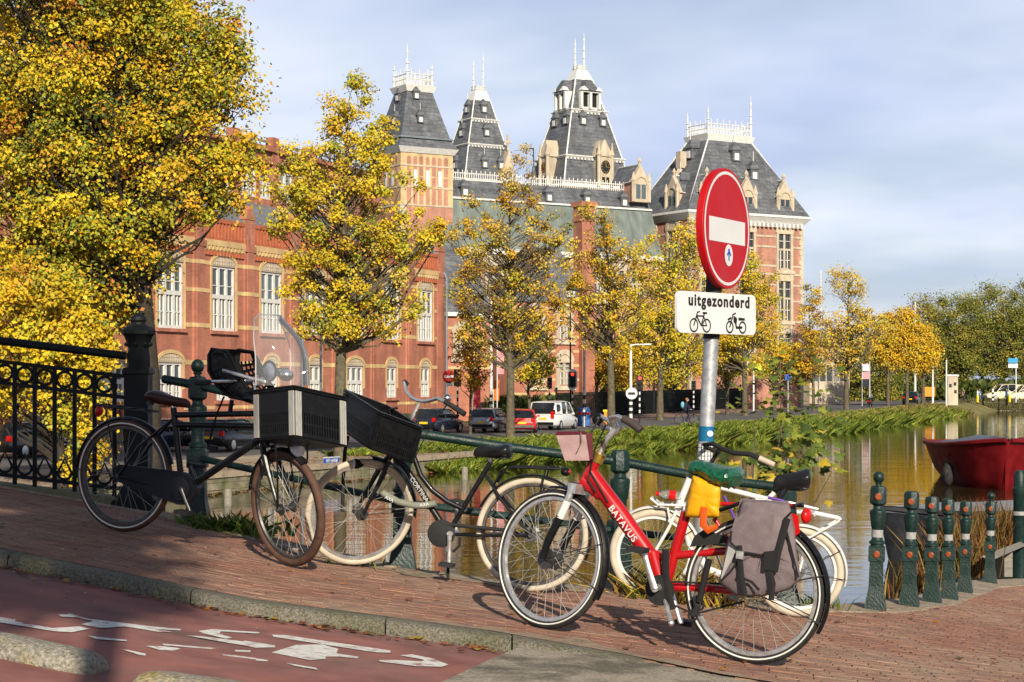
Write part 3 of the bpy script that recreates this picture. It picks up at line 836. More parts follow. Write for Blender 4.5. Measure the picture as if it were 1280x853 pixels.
quads('bank_grass', co, cols, 'grass', kind='stuff', label='tall green and brown grass and reeds along the far canal bank', cat='grass')
N = 12000
px = nrng.uniform(560, 1200, N); dd = np.array([bank_d(p) for p in px]) * nrng.uniform(1.0, 1.1, N); dd = np.clip(dd, 76, 240)
o = nrng.uniform(3.5, 6.5, N)
base = np.stack([np.array([xb(d) for d in dd]) - o, dd, np.array([zs(d) for d in dd])], 1)
co, cols = blades(base, nrng.uniform(.06, .2, N), np.full(N, .08), np.full(N, .4), pick([(.15, .16, .03, 3), (.24, .19, .06, 3), (.09, .11, .02, 2)], N) * nrng.uniform(.7, 1.2, (N, 1)))
quads('verge_grass', co, cols, 'grass', kind='stuff', label='short dry grass on the verge above the bank', cat='grass')
# wall-end grass at far right
N = 5000
base = np.stack([nrng.uniform(61, 84, N), np.full(N, 240.95), nrng.uniform(.1, 1.2, N)], 1)
co, cols = blades(base, nrng.uniform(.3, .8, N), np.full(N, .12), np.full(N, .3), pick([(.12, .12, .05, 3), (.18, .15, .07, 3)], N))
quads('wall_weeds', co, cols, 'grass', kind='stuff', label='grey green weeds growing on the embankment wall', cat='grass')
# ------------------------------------------------------------------ buildings
MESH = {}
def cached(key, fn):
    if key not in MESH: MESH[key] = fn()
    return MESH[key]
ROT_LEFT = Matrix.Rotation(R(-90), 4, 'Z')      # puts a front-facing piece on the face that looks along -x

def halfring(m, w, rise, th, y0, y1, z, n=14):
    """arch band over an opening of width w: outer thickness th"""
    rows = []
    for i in range(n + 1):
        a = math.pi * i / n; c, s = -math.cos(a), math.sin(a)
        pin = (c * w / 2, s * rise); po = (c * (w / 2 + th), s * (rise + th))
        rows.append([(pin[0], y0, z + pin[1]), (po[0], y0, z + po[1]), (po[0], y1, z + po[1]), (pin[0], y1, z + pin[1])])
    m.grid(rows, close_u=True)
def halfdisc(m, w, rise, y, z, n=14):
    m.poly([(-math.cos(math.pi * i / n) * w / 2, y, z + math.sin(math.pi * i / n) * rise) for i in range(n + 1)][::-1])

def hall_window(w, h, upper):
    """white timber window of the brick hall: frame with lights, glass, arch, sill"""
    fr = MB(); y0, y1 = .06, .20
    def bar(x0, x1, z0, z1, yy=y0): fr.bx(x0, x1, yy, y1, z0, z1)
    b = .13
    bar(-w / 2, w / 2, 0, .16); bar(-w / 2, w / 2, h - b, h)
    bar(-w / 2, -w / 2 + b, .16, h - b); bar(w / 2 - b, w / 2, .16, h - b)
    nl = 3 if w > 2.0 else 2
    tz = h * (.53 if upper else .5)
    bar(-w / 2 + b, w / 2 - b, tz - .12, tz + .12, y0 - .01)
    for i in range(1, nl):
        x = -w / 2 + w * i / nl; bar(x - .11, x + .11, .16, h - b, y0 + .01)
    for i in range(nl):
        x = -w / 2 + w * (i + .5) / nl
        bar(x - .035, x + .035, .16, tz - .12, y0 + .04)
        bar(-w / 2 + w * i / nl + .1, -w / 2 + w * (i + 1) / nl - .1, (tz) * .45, tz * .45 + .06, y0 + .045)
        if upper: bar(-w / 2 + w * i / nl + .1, -w / 2 + w * (i + 1) / nl - .1, tz + (h - tz) * .35, tz + (h - tz) * .35 + .05, y0 + .045)
    gl = MB(); gl.poly([(-w / 2, .17, 0), (w / 2, .17, 0), (w / 2, .17, h), (-w / 2, .17, h)])
    ar = MB(); rise = .62 if upper else .5
    halfring(ar, w + .1, rise, .20, -.07, .05, h)
    ar.bx(-w / 2 - .18, -w / 2 - .02, -.05, .05, h * (.0 if upper else .3), h); ar.bx(w / 2 + .02, w / 2 + .18, -.05, .05, h * (.0 if upper else .3), h)
    ty = MB(); halfdisc(ty, w + .1, rise, -.02, h)
    for i in range(9):                                    # small diaper bricks in the tympanum
        x = (i - 4) * w / 10
        for j in range(2):
            if abs(x) < w / 2 * (1 - .35 * j): ty.bx(x - .05, x + .05, -.05, -.021, h + .08 + j * .2, h + .2 + j * .2)
    sl = MB(); sl.bx(-w / 2 - .2, w / 2 + .2, -.16, .1, -.2, -.02)
    return [gl.mesh('pane', 'pane', 0), fr.mesh('frame', 'trim_white', 0), ar.mesh('arch', 'stone_yellow', 0), ty.mesh('tympanum', 'stone_cream', 0), sl.mesh('sill', 'brick_red', 0)]

def put_window(parent, meshes, x, z, side=0, y=0.0):
    M = Matrix.Translation((x, y, z))
    if side: M = Matrix.Translation((y, x, z)) @ ROT_LEFT
    win = link('window', meshes[0], parent, mat=M)
    for me, nm in zip(meshes[1:], ('frame', 'arch', 'tympanum', 'sill')): link(nm, me, win)
    return win

# ---- long brick hall on the left, facing the canal
d0 = 70.0
hall = thing('brick_hall', 'long red brick hall with tall white arched windows behind the left trees', 'building', (-57.5 + .41 * d0, d0, CZ - 2.94), math.atan2(1, .41))
S = lambda d: (d - d0) * 1.0808
END = S(128.2)
wins = [S(75.2 + 5 * k) for k in range(-1, 11)]
holes = []; gmap = {}
for i, s in enumerate(wins):
    holes.append((s - 1.25, s + 1.25, 5.95, 9.6))
    gw = 2.3 if i in (0, 2, 4, 9) else 1.5
    if i == 5: gw = 2.3
    gmap[i] = gw
    holes.append((s - gw / 2, s + gw / 2, 2.0, 4.1))
wl_ = MB(); wl_.wall(-14, END, -.4, 12.3, holes, depth=.3)
wl_.poly([(END, 0, -.4), (END, 14, -.4), (END, 14, 12.3), (END, 0, 12.3)])
wl_.build('wall', 'brick_red', hall, smooth=0)
UPW = hall_window(2.5, 3.65, True)
for i, s in enumerate(wins):
    put_window(hall, UPW, s, 5.95)
    gw = gmap[i]
    put_window(hall, cached(('hallg', gw), lambda: hall_window(gw, 2.1, False)), s, 2.0)
    # corbelled cornice and balustrade panel of the bay, between the piers
    x0, x1 = s - 2.702 + .55, s + 2.702 - .55
    m = MB(); m.bx(x0, x1, -.16, .02, 10.72, 11.05); m.bx(x0, x1, -.10, .02, 10.45, 10.72)
    nb = 11
    for j in range(nb):
        xx = x0 + (x1 - x0) * (j + .5) / nb; m.bx(xx - .10, xx + .10, -.15, -.10, 10.5, 10.715)
    m.build('cornice', 'stone_yellow', hall, smooth=0)
    m = MB()
    for j in range(13):
        xx = x0 + (x1 - x0) * (j + .5) / 13; m.bx(xx - .11, xx + .11, -.11, .02, 10.18, 10.45)
    m.build('corbel_table', 'terracotta', hall, smooth=0)
    m = MB(); m.bx(x0, x1, -.08, .02, 11.05, 11.2); m.bx(x0, x1, -.12, .1, 12.05, 12.28)
    for j in range(12):
        xx = x0 + (x1 - x0) * (j + .5) / 12; m.bx(xx - .08, xx + .08, -.09, .0, 11.2, 12.05)
    m.build('balustrade', 'terracotta', hall, smooth=0)
for s in [w - 2.702 for w in wins] + [wins[-1] + 2.5]:
    m = MB(); m.bx(s - .55, s + .55, -.13, .0, -.4, 12.5); m.bx(s - .34, s + .34, -.19, -.13, -.4, 11.6); m.bx(s - .6, s + .6, -.22, .12, 10.6, 10.95)
    m.hexa([(s - .6, -.17, 12.5), (s + .6, -.17, 12.5), (s + .6, .3, 12.5), (s - .6, .3, 12.5)], [(s - .05, -.17, 13.3), (s + .05, -.17, 13.3), (s + .05, .3, 13.3), (s - .05, .3, 13.3)])
    m.build('pier', 'brick_red', hall, smooth=0)
for z, hh in ((9.62, .22), (8.05, .22), (6.08, .24), (4.0, .25), (1.5, .2)):
    xs = [-14.0] + [v for i, s in enumerate(wins) for v in ((s - 1.42, s + 1.42) if z > 5 else (s - gmap[i] / 2 - .2, s + gmap[i] / 2 + .2))] + [END]
    for a, b in zip(xs[0::2], xs[1::2]):
        m = MB(); m.bx(a, b, -.03, .02, z, z + hh)
        s = min((w - 2.702 for w in wins), key=lambda v: abs(v - (a + b) / 2))
        if a < s - .6 and b > s + .6: m.bx(s - .56, s + .56, -.155, -.03, z, z + hh); m.bx(s - .36, s + .36, -.205, -.155, z, z + hh)
        m.build('stone_band', 'stone_yellow', hall, smooth=0)
m = MB(); m.bx(-14, END, -.3, 0, -.4, .9); m.build('plinth', 'quay_stone', hall, smooth=0)
# slate slope and recessed attic with a band of white windows
m = MB(); m.poly([(-14, .3, 12.0), (END, .3, 12.0), (END, 5.0, 14.6), (-14, 5.0, 14.6)])
for s in frange(-14, END, 90): m.bx(s - .02, s + .02, .29, .35, 12.0, 12.02)
m.build('roof', 'lead', hall, smooth=0)
aw = [S(97 + 2.2 * k) for k in range(12)]
m = MB(); m.wall(S(94.5), END - 1, 14.4, 18.0, [(s - .95, s + .95, 14.9, 16.9) for s in aw], y=4.8)
m.bx(S(94.5) - .1, END - .9, 4.6, 4.85, 17.2, 17.45); m.bx(S(94.5) - .2, END - .8, 4.5, 5.4, 18.0, 18.3)
for s in frange(S(95), END - 1.5, 7): m.bx(s - .4, s + .4, 4.65, 5.2, 14.4, 19.0)
m.poly([(S(94.5), 4.8, 14.4), (S(94.5), 4.8, 18.4), (S(94.5), 16, 18.4), (S(94.5), 16, 14.4)])
m.build('attic_wall', 'brick_red', hall, smooth=0)
AW = hall_window(1.9, 2.0, False)[:2]
for s in aw: put_window(hall, AW, s, 14.9, y=4.8)
m = MB(); m.poly([(S(94.5), 5, 18.6), (END, 5, 18.6), (END, 11, 20.4), (S(94.5), 11, 20.4)]); m.build('attic_roof', 'slate', hall, smooth=0)
M = Matrix.Translation((S(108), 13, 0))
m = MB(); m.lathe([(1.1, 18), (1.1, 21.2), (1.35, 21.2), (1.35, 21.5), (1.0, 21.6), (.9, 23.2), (1.1, 23.3), (.15, 25.2), (.05, 26.5)], 8, M); m.build('cupola', 'trim_white', hall, smooth=0)
m = MB(); s = wins[4]; m.bx(s - .9, s + .9, -.03, .1, -.2, 1.95); m.build('door', 'red_door', hall, smooth=0)
for s in (S(108.0), END - .5):
    m = MB(); m.tube([(s, -.42, 0), (s, -.42, 10.6), (s, -.2, 11)], .09, 8); m.build('downpipe', 'lead', hall)

# ---- museum behind: all on one square plan turned against the view
UA = math.atan2(.527, .85); uu = Vector((.85, .527, 0)); vv = Vector((-.527, .85, 0))
def plan(d, pl, pc, pr):
    """near corner at picture column pc and depth d; lengths of the right and left faces"""
    X = (pc - 640) / F; x = X * d
    t = (pr - 640) / F; a = (t * d - x) / (uu.x - t * uu.y)
    t = (pl - 640) / F; b = (t * d - x) / (vv.x - t * vv.y)
    return Vector((x, d, BZ)), a, b
BZ = CZ - 2.7
HZ = lambda y, d: CZ - BZ + (HY - y) / F * d       # height above the museum's ground of picture row y at depth d
def inset(a, b, i): return (a * i, a - a * i, b * i, b - b * i)

def dormer_mesh():
    out = []
    m = MB(); m.bx(-.55, .55, -.15, 1.6, 0, 1.15); m.hexa([(-.7, -.25, 1.15), (.7, -.25, 1.15), (.7, 1.8, 1.15), (-.7, 1.8, 1.15)], [(-.08, .1, 2.1), (.08, .1, 2.1), (.08, 1.9, 2.1), (-.08, 1.9, 2.1)])
    out.append(m.mesh('roof_hatch', 'slate', 0))
    m = MB(); m.bx(-.30, .30, -.2, -.14, .12, .85); out.append(m.mesh('shutter', 'trim_white', 0))
    m = MB(); m.tube([(0, .1, 2.1), (0, .1, 3.2)], [.05, .02], 6); out.append(m.mesh('finial', 'trim_white', 0))
    return out
DORM = dormer_mesh()
def roof_hatch(parent, x, z, lev, a, b, side=0, s=1.0):
    """sits on the sloping face; lev: (inset0, z0, inset1, z1)"""
    i0, z0, i1, z1 = lev; i = i0 + (i1 - i0) * (z - z0) / (z1 - z0)
    if side == 0: M = Matrix.Translation((x * a, i * b - .1, z))
    else: M = Matrix.Translation((i * a - .1, x * b, z)) @ ROT_LEFT
    o = link('roof_hatch', DORM[0], parent, mat=M @ Matrix.Scale(s, 4)); link('shutter', DORM[1], o); link('finial', DORM[2], o)

def cresting(parent, r, z, h, spires, sp_h, fascia=.7):
    x0, x1, y0, y1 = r
    m = MB(); g = .35 if fascia > .3 else .08
    m.frustum((x0 - g * .3, x1 + g * .3, y0 - g * .3, y1 + g * .3), z - fascia, (x0 - g, x1 + g, y0 - g, y1 + g), z)
    m.build('roof_curb', 'trim_white', parent, smooth=0)
    m = MB()
    for (ax, ay, bx, by) in ((x0, y0, x1, y0), (x0, y0, x0, y1), (x0, y1, x1, y1), (x1, y0, x1, y1)):
        A, B = Vector((ax, ay, z)), Vector((bx, by, z)); L = (B - A).length; n = max(4, int(L / .42))
        m.tube([A + Vector((0, 0, .1)), B + Vector((0, 0, .1))], .06, 4); m.tube([A + Vector((0, 0, h * .75)), B + Vector((0, 0, h * .75))], .06, 4); m.tube([A + Vector((0, 0, h * .42)), B + Vector((0, 0, h * .42))], .05, 4)
        for i in range(n + 1):
            p = A.lerp(B, i / n); m.tube([p, p + Vector((0, 0, h * (1.12 if i % 2 else .85)))], .034, 4)
            if i < n: m.tube([p + Vector((0, 0, .1)), A.lerp(B, (i + 1) / n) + Vector((0, 0, h * .7))], .022, 4); m.tube([p + Vector((0, 0, h * .7)), A.lerp(B, (i + 1) / n) + Vector((0, 0, .1))], .022, 4)
    m.build('cresting', 'trim_white', parent, smooth=0)
    for (x, y), hh in zip(spires, sp_h):
        m = MB(); M = Matrix.Translation((x, y, z))
        m.lathe([(.13, 0), (.13, hh * .3), (.22, hh * .32), (.10, hh * .36), (.10, hh * .5), (.19, hh * .52), (.08, hh * .56), (.06, hh * .75), (.14, hh * .79), (.04, hh * .84), (.015, hh)], 8, M)
        m.build('spire', 'trim_white', parent)

def hips(parent, a, b, levs, r=.10):
    for cx, cy in ((0, 0), (1, 0), (0, 1), (1, 1)):
        m = MB(); pts = []
        for i, z in levs:
            r4 = inset(a, b, i); pts.append((r4[cx], r4[2 + cy], z + .03))
        m.tube(pts, r, 5); m.build('hip_rib', 'trim_white', parent)

def stone_window(w, h, arch=True, bars=2):
    fr = MB(); t = .32
    fr.bx(-w / 2 - t, -w / 2, -.10, .12, -.1, h); fr.bx(w / 2, w / 2 + t, -.10, .12, -.1, h); fr.bx(-w / 2 - t - .2, w / 2 + t + .2, -.2, .12, -.45, -.1)
    fr.bx(-.13, .13, .0, .12, -.1, h); fr.bx(-w / 2, w / 2, .02, .13, h * .52, h * .52 + .22)
    gl = MB(); gl.poly([(-w / 2, .16, -.1), (w / 2, .16, -.1), (w / 2, .16, h), (-w / 2, .16, h)])
    ar = MB()
    if arch: halfring(ar, w, w * .55, t + .1, -.12, .05, h); halfdisc(ar, w, w * .55, -.03, h); ar.bx(-w / 2 - t, w / 2 + t, -.13, .1, h - .12, h + .12)
    else: ar.bx(-w / 2 - t, w / 2 + t, -.13, .1, h - .05, h + .3)
    bz = MB()
    for k in (-1, 1):
        x = k * (w / 4 + .06)
        bz.bx(x - .04, x + .04, .05, .15, -.1, h * .52); bz.bx(x - w / 4 + .08, x + w / 4 - .08, .05, .15, h * .25, h * .25 + .06); bz.bx(x - w / 4 + .08, x + w / 4 - .08, .05, .15, h * .77, h * .77 + .06)
    return [gl.mesh('pane', 'pane', 0), fr.mesh('frame', 'stone_cream', 0), ar.mesh('arch', 'stone_cream', 0), bz.mesh('tympanum', 'trim_white', 0)]
def put_swindow(parent, meshes, x, z, side=0, y=0.0):
    M = Matrix.Translation((x, y, z)) if not side else Matrix.Translation((y, x, z)) @ ROT_LEFT
    win = link('window', meshes[0], parent, mat=M)
    for me, nm in zip(meshes[1:], ('frame', 'arch', 'glazing_bars')): link(nm, me, win)

def box_walls(m, a, b, z0, z1, holes_front=(), holes_left=()):
    m.wall(0, a, z0, z1, list(holes_front), depth=.3)
    k = len(m.v); m.wall(-b, 0, z0, z1, [(-h[1], -h[0], h[2], h[3]) for h in holes_left], depth=.3); m.xf(ROT_LEFT, k)
    m.poly([(a, 0, z0), (a, b, z0), (a, b, z1), (a, 0, z1)]); m.poly([(a, b, z0), (0, b, z0), (0, b, z1), (a, b, z1)])

# ---- square brick tower with yellow arcaded belfry
loc, a, b = plan(170, 467.5, 501, 566)
tw = thing('arcaded_tower', 'square brick tower with yellow arcaded top and grey hipped roof, leftmost tower', 'tower', loc, UA)
zc, zb_ = HZ(184, 170), HZ(257, 170)
m = MB(); box_walls(m, a, b, -1, zb_); m.build('wall', 'brick_museum', tw, smooth=0)
m = MB(); m.bx(-.12, .55, -.12, .55, zb_ - 2.6, zb_)
for k in range(5): m.bx(-.2, .75 if k % 2 else .45, -.16, .4, zb_ - 2.6 + k * .5, zb_ - 2.3 + k * .5)
m.build('quoin', 'stone_cream', tw, smooth=0)
m = MB(); box_walls(m, a, b, zb_, zc); m.build('belfry', 'brick_yellow', tw, smooth=0)
for side, L, n in ((0, a, 7), (1, b, 7)):
    x0, x1 = .55, L - .45
    for i in range(n):
        w_ = (x1 - x0) / n; xx = x0 + w_ * (i + .5)
        m = MB(); zt, z2 = zc - .75, zc - 2.6
        m.poly([(xx - w_ * .32, -.03, z2), (xx + w_ * .32, -.03, z2), (xx + w_ * .32, -.03, zt - w_ * .3)] + [(xx + w_ * .32 * math.cos(t), -.03, zt - w_ * .3 + w_ * .32 * math.sin(t)) for t in frange(.2, 2.94, 6)] + [(xx - w_ * .32, -.03, zt - w_ * .3)])
        m.poly([(xx - w_ * .34, -.03, zb_ + .25), (xx + w_ * .34, -.03, zb_ + .25), (xx + w_ * .34, -.03, z2 - .18), (xx - w_ * .34, -.03, z2 - .18)])
        o = m.build('blind_panel', 'brick_museum', tw, smooth=0)
        if side: o.matrix_local = Matrix(((0, 1, 0, 0), (1, 0, 0, 0), (0, 0, 1, 0), (0, 0, 0, 1)))
        if i in (1, 3, 5):
            M = Matrix.Translation((xx, -.06, zb_ + 2.0)) if not side else Matrix.Translation((-.06, xx, zb_ + 2.0)) @ ROT_LEFT
            q = MB(); q.bx(-w_ * .3, w_ * .3, -.02, .02, 0, z2 - zb_ - 2.3); q = q.build('window', 'pane', tw, smooth=0, mat=M)
            q2 = MB(); q2.bx(-w_ * .3, w_ * .3, -.05, -.021, 0, 1.55); q2.build('shutter', 'trim_white', q, smooth=0)
    for z in (zb_ + .05, zb_ + 3.9, zb_ + 1.8):
        q = MB(); q.bx(0, L, -.07, .0, z, z + .16)
        o = q.build('stone_band', 'stone_cream', tw, smooth=0)
        if side: o.matrix_local = Matrix(((0, 1, 0, 0), (1, 0, 0, 0), (0, 0, 1, 0), (0, 0, 0, 1)))
m = MB(); m.frustum((-.1, a + .1, -.1, b + .1), zc - .45, (-.45, a + .45, -.45, b + .45), zc + .1); m.build('cornice', 'trim_white', tw, smooth=0)
zt = HZ(108, 170)
m = MB(); m.frustum((-.4, a + .4, -.4, b + .4), zc + .1, inset(a, b, .03), zc + 1.1); m.frustum(inset(a, b, .03), zc + 1.1, inset(a, b, .26), zt); m.build('roof', 'slate', tw, smooth=0)
m = MB(); m.frustum((-.1, a + .1, -.1, b + .1), zc + 1.0, inset(a, b, .01), zc + 1.2); m.build('roof_band', 'lead', tw, smooth=0)
lev = (.03, zc + 1.1, .26, zt)
for side, x, z in ((0, .42, zc + 2.6), (0, .40, zc + 5), (1, .4, zc + 2.5), (1, .5, zc + 4.9)): roof_hatch(tw, x, z, lev, a, b, side, .62)
r4 = inset(a, b, .26); cresting(tw, r4, zt + .5, 1.5, [(r4[0], r4[2]), (r4[1], r4[2]), (r4[0], r4[3])], [4.0, 2.2, 2.3], .6)

# ---- the two great stepped slate towers
def great_tower(name, label, d, pl, pc, pr, rows, clock):
    loc, a, b = plan(d, pl, pc, pr)
    b = max(b, a * .8)
    T = thing(name, label, 'tower', loc, UA)
    lv = [(i, HZ(y, d)) for y, i in rows]
    ze = lv[0][1]
    m = MB(); box_walls(m, a, b, -1, ze - 2.2); m.build('wall', 'brick_museum', T, smooth=0)
    m = MB(); m.bx(-.1, a + .1, -.1, b + .1, ze - 2.2, ze - .7); m.frustum((-.1, a + .1, -.1, b + .1), ze - .7, (-.6, a + .6, -.6, b + .6), ze - .25); m.build('frieze', 'stone_cream', T, smooth=0)
    m = MB(); m.bx(-.65, a + .65, -.65, b + .65, ze - .25, ze + .1); m.build('eaves', 'trim_white', T, smooth=0)
    for (i0, z0), (i1, z1) in zip(lv[:-1], lv[1:]):
        m = MB(); m.frustum(inset(a, b, i0), z0 + .1, inset(a, b, i1), z1); m.build('roof', 'slate', T, smooth=0)
    for i, z in lv[1:-1]:
        r = inset(a, b, i); m = MB(); m.frustum((r[0] - .1, r[1] + .1, r[2] - .1, r[3] + .1), z - .2, (r[0] - .3, r[1] + .3, r[2] - .3, r[3] + .3), z); m.bx(r[0] - .3, r[1] + .3, r[2] - .3, r[3] + .3, z, z + .1)
        n = int(a * (1 - 2 * i) / .5)
        m.build('roof_band', 'trim_white', T, smooth=0)
        m = MB()
        for k in range(n + 1): m.bx(r[0] + (r[1] - r[0]) * k / n - .1, r[0] + (r[1] - r[0]) * k / n + .1, r[2] - .3, r[2] - .05, z - .42, z - .21)
        m.build('bracket_course', 'trim_white', T, smooth=0)
    hips(T, a, b, lv)
    it, zt = lv[-1]; r = inset(a, b, it); h = HZ(rows[-1][0] - 20, d) - zt
    m = MB(); m.frustum((r[0] - .08, r[1] + .08, r[2] - .08, r[3] + .08), zt - .1, inset(a, b, it + .05), zt + h * .62); m.build('crown', 'trim_white', T, smooth=0)
    r = inset(a, b, it + .06); xm, ym = (r[0] + r[1]) / 2, (r[2] + r[3]) / 2
    cresting(T, r, zt + h * .65, h * .3, [(r[0], ym), (r[1], ym)], [h * 2.0, h * 2.5], .08)
    return T, a, b, lv
T, a, b, lv = great_tower('stepped_tower', 'slender stepped slate tower with white bands, second from the left', 250, 566, 581, 645, [(224, 0), (178, .137), (145, .253), (119, .345)], False)
for k in range(3):
    l0, l1 = lv[k], lv[k + 1]
    for side, xs in ((0, (.40, .72) if k == 0 else (.5,)), (1, (.5,))):
        for x in xs: roof_hatch(T, x, l0[1] + (l1[1] - l0[1]) * .35, (l0[0], l0[1], l1[0], l1[1]), a, b, side, .95)
# stone gable over its front
m = MB(); m.prism([(a * .68, -.5, lv[0][1] - 2.5), (a * .98, -.5, lv[0][1] - 2.5), (a * .98, -.5, lv[0][1] + .8), (a * .83, -.5, lv[0][1] + 4.6), (a * .68, -.5, lv[0][1] + .8)], (0, 1.6, 0)); m.tube([(a * .83, -.1, lv[0][1] + 4.5), (a * .83, -.1, lv[0][1] + 6.8)], .16, 5); m.bx(a * .83 - .6, a * .83 + .6, -.2, 0, lv[0][1] + 5.6, lv[0][1] + 5.9)
m.build('gable', 'stone_cream', T, smooth=0)
T, a, b, lv = great_tower('clock_tower', 'tall slate clock tower with white bands, lantern bays and twin spires', 205, 671, 705, 788, [(230, 0), (193, .078), (132, .247), (90, .373)], True)
for side, xs in ((0, (.38, .68)), (1, (.3, .62))):
    for x in xs: roof_hatch(T, x, lv[1][1] + 3.9, (lv[1][0], lv[1][1], lv[2][0], lv[2][1]), a, b, side, .85)
for side in (0, 1):                                          # clock aedicule
    L = a if side == 0 else b; xc = L * (.56 if side == 0 else .42); z0 = lv[0][1] + .2; hgt = lv[1][1] - z0
    M = Matrix.Translation((xc, .05 * b - 1.2, 0)) if side == 0 else Matrix.Translation((.05 * a - 1.2, xc, 0)) @ ROT_LEFT
    q = MB(); w2 = L * .088
    q.bx(-w2, w2, 0, 1.6, z0, z0 + hgt * 1.0); q.hexa([(-w2 - .2, -.15, z0 + hgt), (w2 + .2, -.15, z0 + hgt), (w2 + .2, 1.8, z0 + hgt), (-w2 - .2, 1.8, z0 + hgt)], [(-.1, .2, z0 + hgt + 2.0), (.1, .2, z0 + hgt + 2.0), (.1, 1.8, z0 + hgt + 2.0), (-.1, 1.8, z0 + hgt + 2.0)])
    for k in (-1, 1): q.lathe([(.22, z0 - .3), (.22, z0 + hgt), (.34, z0 + hgt + .2), (.2, z0 + hgt + .6), (.05, z0 + hgt + 1.6)], 8, Matrix.Translation((k * (w2 + .1), 0, 0)))
    q = q.build('clock_bay', 'stone_cream', T, smooth=0, mat=M)
    c = MB(); c.poly([(math.cos(t) * w2 * .8, -.04, z0 + hgt * .62 + math.sin(t) * w2 * .95) for t in frange(0, 6.03, 23)][::-1]); c.build('clock_face', 'boat_dark' if side == 0 else 'maroon', q, smooth=0)
    c = MB()
    for k in range(12):
        t = k * math.pi / 6; p = Vector((math.sin(t) * w2 * .66, -.07, z0 + hgt * .62 + math.cos(t) * w2 * .78)); c.box(p, (.09, .03, .2), Matrix.Rotation(t, 3, 'Y'))
    c.box((0, -.08, z0 + hgt * .62 + w2 * .3), (.08, .03, w2 * .7)); c.box((w2 * .2, -.08, z0 + hgt * .62), (w2 * .5, .03, .08)); c.build('clock_hands', 'gold', q, smooth=0)
    c = MB(); c.bx(-w2 * .6, -.1, -.05, -.01, z0 + .2, z0 + hgt * .25); c.bx(.1, w2 * .6, -.05, -.01, z0 + .2, z0 + hgt * .25); c.build('opening', 'dark_void', q, smooth=0)
zl = lv[2][1] + .2
for side in (0, 1):                                          # lantern bays with slate hoods
    L = a if side == 0 else b; i = .27
    M = Matrix.Translation((L * .5, i * b - .7, zl)) if side == 0 else Matrix.Translation((i * a - .7, L * .5, zl)) @ ROT_LEFT
    w2 = L * .135
    q = MB(); q.bx(-w2, w2, .4, 1.8, 0, 2.1)
    for x in (-w2, 0, w2): q.bx(x - .16, x + .16, 0, .5, 0, 2.0)
    q.bx(-w2 - .1, w2 + .1, -.05, .6, 1.9, 2.05)
    for k in (-1, 1): q.hexa([(k * w2 * .8 - .5, -.3, 2.1), (k * w2 * .8 + .5, -.3, 2.1), (k * w2 * .8 + .5, .5, 2.1), (k * w2 * .8 - .5, .5, 2.1)], [(k * w2 * .8 - .05, -.1, 2.6), (k * w2 * .8 + .05, -.1, 2.6), (k * w2 * .8 + .05, .5, 2.6), (k * w2 * .8 - .05, .5, 2.6)])
    q = q.build('lantern_bay', 'trim_white', T, smooth=0, mat=M)
    c = MB()
    for x in (-w2 * .5, w2 * .5): c.bx(x - w2 * .32, x + w2 * .32, .36, .40, .25, 2.1)
    c.build('opening', 'dark_void', q, smooth=0)
    c = MB(); c.hexa([(-w2 * .8, -.3, 2.1), (w2 * .8, -.3, 2.1), (w2 * .8, 1.6, 2.1), (-w2 * .8, 1.6, 2.1)], [(-w2 * .3, .5, 3.5), (w2 * .3, .5, 3.5), (w2 * .3, 1.8, 3.5), (-w2 * .3, 1.8, 3.5)]); c.build('hood', 'slate', q, smooth=0)

# ---- corner pavilion with big hipped roof
loc, a, b = plan(185, 795, 862, 1003)
P = thing('corner_pavilion', 'banded brick corner pavilion with steep hipped slate roof and white cresting', 'building', loc, UA)
ze = HZ(268, 188)
colx = [a * .155, a * .5, a * .835]; levels = [(HZ(336, 190), 4.0), (HZ(400, 190), 4.4), (HZ(450, 190), 3.0)]
hf = [(x - .85, x + .85, z - .0, z + h) for x in colx for z, h in levels]
hl = [(y - .85, y + .85, z, z + h) for y in (b * .3, b * .72) for z, h in levels]
m = MB(); box_walls(m, a, b, -1, ze, hf, hl); m.build('wall', 'brick_museum', P, smooth=0)
for (z, h) in levels:
    SW = cached(('sw', h), lambda: stone_window(1.7, h))
    for x in colx: put_swindow(P, SW, x, z)
    for y in (b * .3, b * .72): put_swindow(P, SW, y, z, 1)
for z in [HZ(y, 190) for y in (296, 309, 357, 377, 418)] + [HZ(333, 190) - .9, HZ(333, 190), HZ(403, 190)]:
    segs = [-.0] + [v for x in colx for v in (x - 1.2, x + 1.2)] + [a]
    for s0, s1 in zip(segs[0::2], segs[1::2]): m = MB(); m.bx(s0, s1, -.06, .03, z, z + .2); m.build('stone_band', 'stone_cream', P, smooth=0)
    segs = [0.0] + [v for x in (b * .3, b * .72) for v in (x - 1.2, x + 1.2)] + [b]
    for s0, s1 in zip(segs[0::2], segs[1::2]): m = MB(); m.bx(-.06, .03, s0, s1, z, z + .2); m.build('stone_band', 'stone_cream', P, smooth=0)
m = MB()
for x, y in ((0, 0), (a, 0), (0, b)):
    z = -1; k = 0
    while z < ze - .6:
        e = .5 if k % 2 else .32; m.bx(x - (e if x else .09), x + (.09 if x else e), y - (.09 if y == 0 else e), y + (e if y == 0 else .09), z, z + .52); z += .54; k += 1
m.build('quoins', 'stone_cream', P, smooth=0)
m = MB(); m.frustum((-.1, a + .1, -.1, b + .1), ze - .8, (-.7, a + .7, -.7, b + .7), ze - .1); m.bx(-.75, a + .75, -.75, b + .75, ze - .1, ze + .15)
n = 26
for k in range(n): m.bx(a * k / n, a * k / n + .25, -.5, -.05, ze - 1.15, ze - .7)
m.build('cornice', 'trim_white', P, smooth=0)
zt = HZ(173, 190); it = .31
